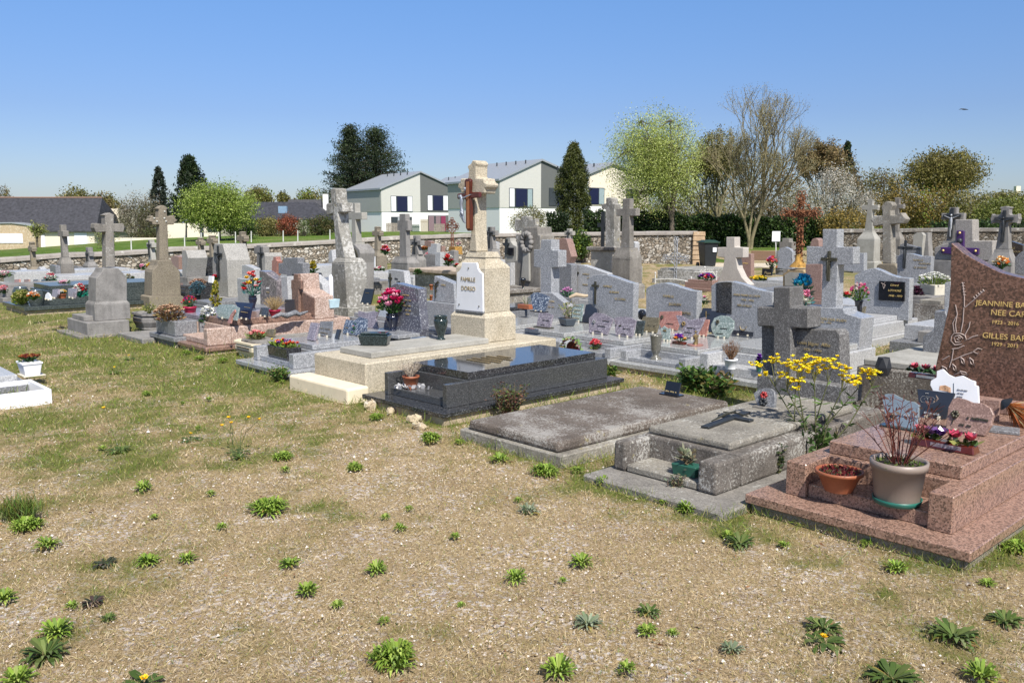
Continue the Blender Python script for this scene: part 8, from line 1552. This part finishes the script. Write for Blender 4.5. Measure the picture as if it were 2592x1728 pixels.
W_ = [(650, 1045, 1.1, 'bushy', 'bright green bushy weed at the middle left of the turf'), (620, 1160, 1.6, 'bushy', 'largest bright green weed clump in the left foreground'), (815, 1072, .9, 'bushy', 0), (330, 1117, .9, 'bright', 0), (655, 1077, .6, 'bright', 0), (110, 1250, 1, 'bright', 0), (62, 1205, 1.2, 'bushy', 'broad green weed beside the tall grass at the left edge'), (340, 1285, .9, 'bright', 0), (430, 1282, .8, 'bright', 0), (665, 1292, .9, 'bright', 0), (705, 1355, .85, 'bright', 0), (865, 1308, .85, 'bright', 0),
      (908, 1512, 1.35, 'bushy', 'large bright green weed clump at the bottom centre'), (1185, 1327, .9, 'bright', 0), (1335, 1287, .95, 'bright', 0), (1215, 1168, .9, 'grey', 'grey green weed rosette in the centre of the turf'), (1045, 1230, .5, 'bright', 0), (920, 1212, .6, 'bright', 0), (940, 1167, .4, 'bright', 0), (885, 1187, .5, 'bright', 0), (1252, 1078, 1.5, 'bushy', 'large green weed clump at the corner of the flat dark slab'), (1148, 1050, 1.1, 'bright', 'green weed against the foot of the flat dark slab'), (1055, 1012, .7, 'bright', 0), (990, 1005, 1.2, 'bushy', 'green weed clump in front of the black grave corner'), (866, 953, 1.0, 'bushy', 'green weed clump by the loose stones at the black grave'),
      (1385, 1105, .8, 'bright', 0), (1325, 1078, .7, 'bright', 0), (1575, 1165, .95, 'bright', 'bright green weed at the edge of the old grey grave'), (1525, 1152, .5, 'bright', 0), (1490, 1402, .8, 'dark', 0), (1487, 1447, .75, 'bright', 0), (1545, 1452, .4, 'bright', 0), (1890, 1435, 1.1, 'dark', 'dark green dandelion rosette above the lone yellow flower'), (2060, 1303, .9, 'bright', 'bright green weed in front of the pink grave corner'), (2190, 1455, 1.2, 'dark', 'darkest broad leaved weed in the right foreground'), (2267, 1337, .6, 'bright', 0), (2255, 1550, 1.1, 'bright', 0), (2050, 1550, 1.3, 'dark', 0), (1682, 1487, .7, 'grey', 0),
      (1283, 1540, 1, 'bright', 0), (1350, 1428, .9, 'grey', 0), (1700, 1242, 1.1, 'dark', 'dark weed in the corner between the old grey and pink graves'), (1672, 1228, .6, 'bright', 0), (2335, 1255, 1.1, 'bushy', 'green weed against the right side of the pink grave'), (105, 1495, 1.4, 'dark', 'large dark weed at the lower left'), (130, 1447, 1.1, 'bright', 0), (10, 1373, .8, 'bright', 0), (240, 1290, .8, 'purple', 'small purple leaved weed at the left'), (215, 1378, .7, 'purple', 0), (510, 1207, .55, 'bright', 0), (485, 1132, .5, 'bright', 0), (235, 1027, .5, 'bright', 0), (335, 902, .7, 'bushy', 0), (455, 982, .45, 'bright', 0), (457, 818, .9, 'bushy', 0), (512, 824, .9, 'bushy', 0), (428, 806, .8, 'bushy', 0), (648, 874, .6, 'bright', 0),
      (40, 1560, 1, 'bright', 0), (775, 1388, .5, 'bright', 0), (882, 1424, .45, 'bright', 0), (1293, 1332, .35, 'bright', 0), (1190, 1147, .45, 'bright', 0), (250, 1418, .45, 'dark', 0), (165, 1390, .5, 'bright', 0), (550, 1045, .8, 'dark', 'dark weed rosette below the yellow hawkweed flowers'), (280, 1030, .8, 'dark', 0), (2310, 1420, 1, 'dark', 0), (1440, 1535, .6, 'bright', 0), (1060, 1388, .3, 'bright', 0), (355, 1185, .4, 'bright', 0), (420, 925, .5, 'bright', 0), (480, 915, .6, 'bright', 0), (1990, 1245, .5, 'bright', 0), (1800, 1250, .5, 'bright', 0)]
gen = {'bright': 'small light green weed rosette scattered in the dry gravel turf', 'bushy': 'bushy green weed tuft growing by the graves on the left', 'dark': 'dark flat leaved weed rosette in the gravel turf', 'grey': 'pale grey green weed rosette in the bare gravel', 'purple': 'brownish purple weed rosette in the left foreground'}
bandn = ['the band at the bottom edge', 'the lower middle turf', 'the upper middle turf', 'the farthest turf']
def band(y): return 0 if y > 1390 else 1 if y > 1225 else 2 if y > 1040 else 3
seq = {}
for i, w__ in sorted(enumerate(W_), key=lambda q: q[1][0]):
    if not w__[4]: seq.setdefault((band(w__[1]), w__[3]), []).append(i)
gen2 = {'bright': 'small light green weed rosette', 'bushy': 'bushy green weed tuft', 'dark': 'dark flat leaved weed', 'grey': 'pale grey green weed', 'purple': 'brownish purple weed'}
for (bn, kk), li in seq.items():
    for j, i in enumerate(li): x, y, s, k, l = W_[i]; W_[i] = (x, y, s, k, gen2[kk] + ((', %s from the left' % ORD[j]) if len(li) > 1 else ', the only one') + ' in ' + bandn[bn])
for i, (x, y, s, k, l) in enumerate(W_):
    p = at('o', x, y + 8 * s, 0); o = bpy.data.objects.new('weed', KIND[k][i % 4]); COL.objects.link(o); o.location = p; o.rotation_euler = (0, 0, random.random() * 6); s *= .82 if k == 'bushy' else .86; o.scale = (s * random.uniform(.85, 1.2), s, s * random.uniform(.75, 1.1))
    o['label'] = l or gen[k]; o['category'] = 'weed'; o['group'] = 'weeds in the gravel turf'
# hawkweeds with thin stems and yellow flowers
def hawk(label, base, heads, z='o'):
    b_ = at(*base); rt = root('yellow_wildflower', label, 'wildflower', b_); sm = MB()
    for (x, y) in heads:
        e = atD(z, x, y, b_.y + random.uniform(-.1, .1)); e.z = max(e.z, .04); sm.tube([b_ + Vector((random.gauss(0, .02), random.gauss(0, .02), 0)), b_.lerp(e, .5) + Vector((random.gauss(0, .02), 0, .03)), e], [.0025, .002, .0018], 4, (.14, .18, .07)); f = MB(); blossom(f, e, .017, (.85, .5, .01), 12, cup=.4); f.build('flower', PETAL, rt)
    rosette(lm := MB(), .1, 14, WD, .3, .3); lm.v = [tuple(Vector(v) + b_) for v in lm.v]; lm.build('leaves', LEAF, rt); sm.build('stem', LEAF, rt)
hawk('thin stemmed yellow hawkweed in the left turf', ('o', 270, 1035, 0), [(238, 936)]); hawk('group of small yellow hawkweed flowers in the middle left', ('o', 548, 1040, 0), [(510, 976), (525, 958), (531, 970), (571, 958), (596, 962)]); hawk('single low yellow flower left of the hawkweed group', ('o', 440, 1010, 0), [(438, 995)]); hawk('single yellow flower in the gravel at the lower right', ('o', 1893, 1475, 0), [(1892, 1460)])
hawk('single yellow flower far back in the left turf, lower one', ('o', 266, 855, 0), [(263, 843)]); hawk('single yellow flower far back in the left turf, upper one', ('o', 296, 825, 0), [(296, 818)]); hawk('yellow flower cut by the bottom edge', ('o', 330, 1572, 0), [(331, 1560)]); hawk('yellow hawkweeds growing at the foot of the stepped grey cross', ('c5', 1720, 1240, 0), [(1580, 1078), (1582, 1108), (1632, 1163), (1676, 1127), (1683, 1060), (1710, 1093), (1768, 1027), (1825, 1077)], 'c5')
# tall ragwort between the old grey and the pink grave
b_ = at('b6', 745, 700, .0); b_ = Vector((at('b6', 740, 790, 0).x, at('b6', 740, 790, 0).y, 0)); rt = root('ragwort_plant', 'tall yellow flowering ragwort growing between the old grey and the pink grave', 'wildflower', b_); sm = MB(); fm = MB(); lm = MB(); T = lambda x, y, d=0: atD('b6', x, y, b_.y + d)
heads = [(365, 55), (400, 135), (440, 30), (480, 15), (520, 130), (560, 60), (590, 90), (610, 190), (615, 235), (640, 50), (660, 80), (690, 30), (720, 5), (700, 70), (730, 95), (770, 125), (800, 20), (800, 80), (850, 30), (915, 25), (900, 75), (960, 75), (975, 95), (990, 110), (975, 160), (1025, 150), (1015, 185), (1050, 210), (1090, 165), (1055, 185), (1135, 110), (1155, 130), (1190, 105), (1225, 140), (575, 45), (630, 95), (650, 180), (590, 175), (780, 45), (820, 100), (745, 60), (680, 100), (540, 150), (345, 60)]
forks = [(470, 230), (560, 260), (640, 240), (760, 200), (860, 190), (960, 260), (1080, 240), (620, 280), (1180, 230)]
for fx, fy in forks:
    f_ = T(fx, fy, random.uniform(-.12, .12)); s_ = b_ + Vector((random.gauss(0, .03), random.gauss(0, .03), 0)); mid = s_.lerp(f_, .5) + Vector((random.gauss(0, .03), 0, .02)); sm.tube([s_, mid, f_], [.0065, .005, .0035], 5, (.16, .17, .08))
    for _ in range(26):
        q = s_.lerp(mid, random.random()) if random.random() < .7 else mid.lerp(f_, random.random()); lm.leaf(q, Vector((random.gauss(0, 1), random.gauss(0, 1), .4)), random.uniform(.04, .08), .014, random.choice([(.07, .13, .03), (.1, .17, .04), (.05, .09, .025)]))
for x, y in heads:
    fx, fy = min(forks, key=lambda q: abs(q[0] - x) + .4 * abs(q[1] - y)); e = T(x, y, random.uniform(-.1, .1)); f_ = T(fx, fy, 0); sm.tube([f_, f_.lerp(e, .5) + Vector((0, 0, .01)), e], [.003, .0022, .0018], 4, (.2, .2, .08))
    for _ in range(5): blossom(fm, e + Vector((random.gauss(0, .019), random.gauss(0, .019), random.gauss(0, .01))), .019, random.choice([(.85, .6, .01), (.8, .66, .02)]), 9, cup=.3)
for _ in range(160): lm.leaf(b_ + Vector((random.gauss(0, .08), random.gauss(0, .08), random.uniform(0, .2))), Vector((random.gauss(0, 1), random.gauss(0, 1), .8)), .08, .025, random.choice([(.06, .12, .03), (.09, .15, .04)]))
sm.build('stems', LEAF, rt); fm.build('flowers', PETAL, rt); lm.build('leaves', LEAF, rt)
def scrub(label, z, x, y, yt, r, cols, n, ll, stems=22, sc=(.2, .14, .1), D=None, name='shrub'):
    p = at(z, x, y, 0) if D is None else atD(z, x, y, D); H = ht(z, x, yt, p) - p.z; R_ = sz(z, r, p); rt = root(name, label, 'shrub' if name == 'shrub' else 'grass tuft', p); m = MB(); lm = MB()
    for k in range(stems):
        a_ = 2.4 * k; q = R_ * sqrt((k + .5) / stems); e = p + Vector((cos(a_) * q, sin(a_) * q * .6, H * random.uniform(.55, 1))); m.tube([p + Vector((cos(a_) * q * .3, 0, 0)), p.lerp(e, .5) + Vector((random.gauss(0, .02), 0, 0)), e], [.004, .003, .0015], 4, sc)
        for _ in range(n // stems): lm.leaf(p.lerp(e, random.uniform(.1, 1)) + Vector((random.gauss(0, R_ * .12), random.gauss(0, R_ * .12), random.gauss(0, .02))), Vector((random.gauss(0, 1), random.gauss(0, 1), 2.5 if name == 'grass_tuft' else .4)), ll * random.uniform(.6, 1.3), ll * (.08 if name == 'grass_tuft' else .5), tuple(c * random.uniform(.7, 1.3) for c in random.choice(cols)))
    m.build('stems', LEAF, rt); lm.build('leaves', LEAF, rt)
scrub('low reddish green shrub growing between the black grave and the flat slab', 'b5', 1490, 640, 395, 150, [(.12, .15, .05), (.16, .1, .05), (.1, .12, .05), (.2, .1, .07)], 1100, .028, 34)
scrub('dense dark green ivy bush behind the small black plaque', 'b3', 1480, 1440, 1215, 200, [(.05, .1, .025), (.08, .14, .03), (.12, .18, .05)], 1600, .06, 30); scrub('leafy green weeds in front of the white pot grave', 'b3', 1720, 1480, 1290, 170, [(.12, .19, .04), (.08, .14, .03), (.2, .17, .07)], 900, .06, 24)
scrub('green weeds at the corner of the beige stone below the granite row', 'b3', 600, 1290, 1215, 70, [(.1, .17, .04), (.16, .22, .05)], 300, .05, 12); scrub('dark herb with thin dark stems against the side of the old grey grave', 'b6', 470, 900, 620, 70, [(.05, .08, .03), (.08, .1, .04)], 260, .03, 14, (.06, .04, .03)); scrub('grey green herb at the front edge of the old grey grave', 'c1', 1060, 1090, 960, 95, [(.16, .17, .1), (.12, .13, .08)], 260, .022, 18)
scrub('dark tall grass tuft at the left edge of the turf', 'c7', 130, 300, 205, 170, [(.10, .15, .03), (.14, .2, .04), (.18, .2, .06)], 1100, .06, 60, (.1, .14, .04), name='grass_tuft'); scrub('low clover tuft under the granite planter grave', 'b1', 600, 1340, 1190, 140, [(.08, .14, .03), (.13, .19, .04)], 700, .03, 26)
for k, (x, y, r) in enumerate(((545, 572, .075), (672, 608, .05), (833, 668, .06), (870, 712, .055))):
    p = at('b5', x, y, 0); m = MB(); vs = []; n = 9
    m.lathe(p, [(r * .7, -.01), (r, r * .3), (r * .85, r * .7), (r * .3, r * .9)], n, 1.2, .8, random.random() * 3, sm=False); m.v = [tuple(Vector(v) + Vector((random.gauss(0, r * .12), random.gauss(0, r * .12), random.gauss(0, r * .1)))) for v in m.v]
    o = m.build('loose_stone', stone('loose_ochre_stone', (.46, .38, .26), (.26, .2, .14), (.6, .58, .52), .62, 20, .1, .6) if k == 0 else MATS['loose_ochre_stone']); o['label'] = ['broad flat pale stone by the left end of the black grave ledge', 'small ochre stone half sunk beside the green weed clump', 'upright pale stone leaning before the black grave', 'low buff stone nearest the black grave corner'][k]; o['category'] = 'stone'
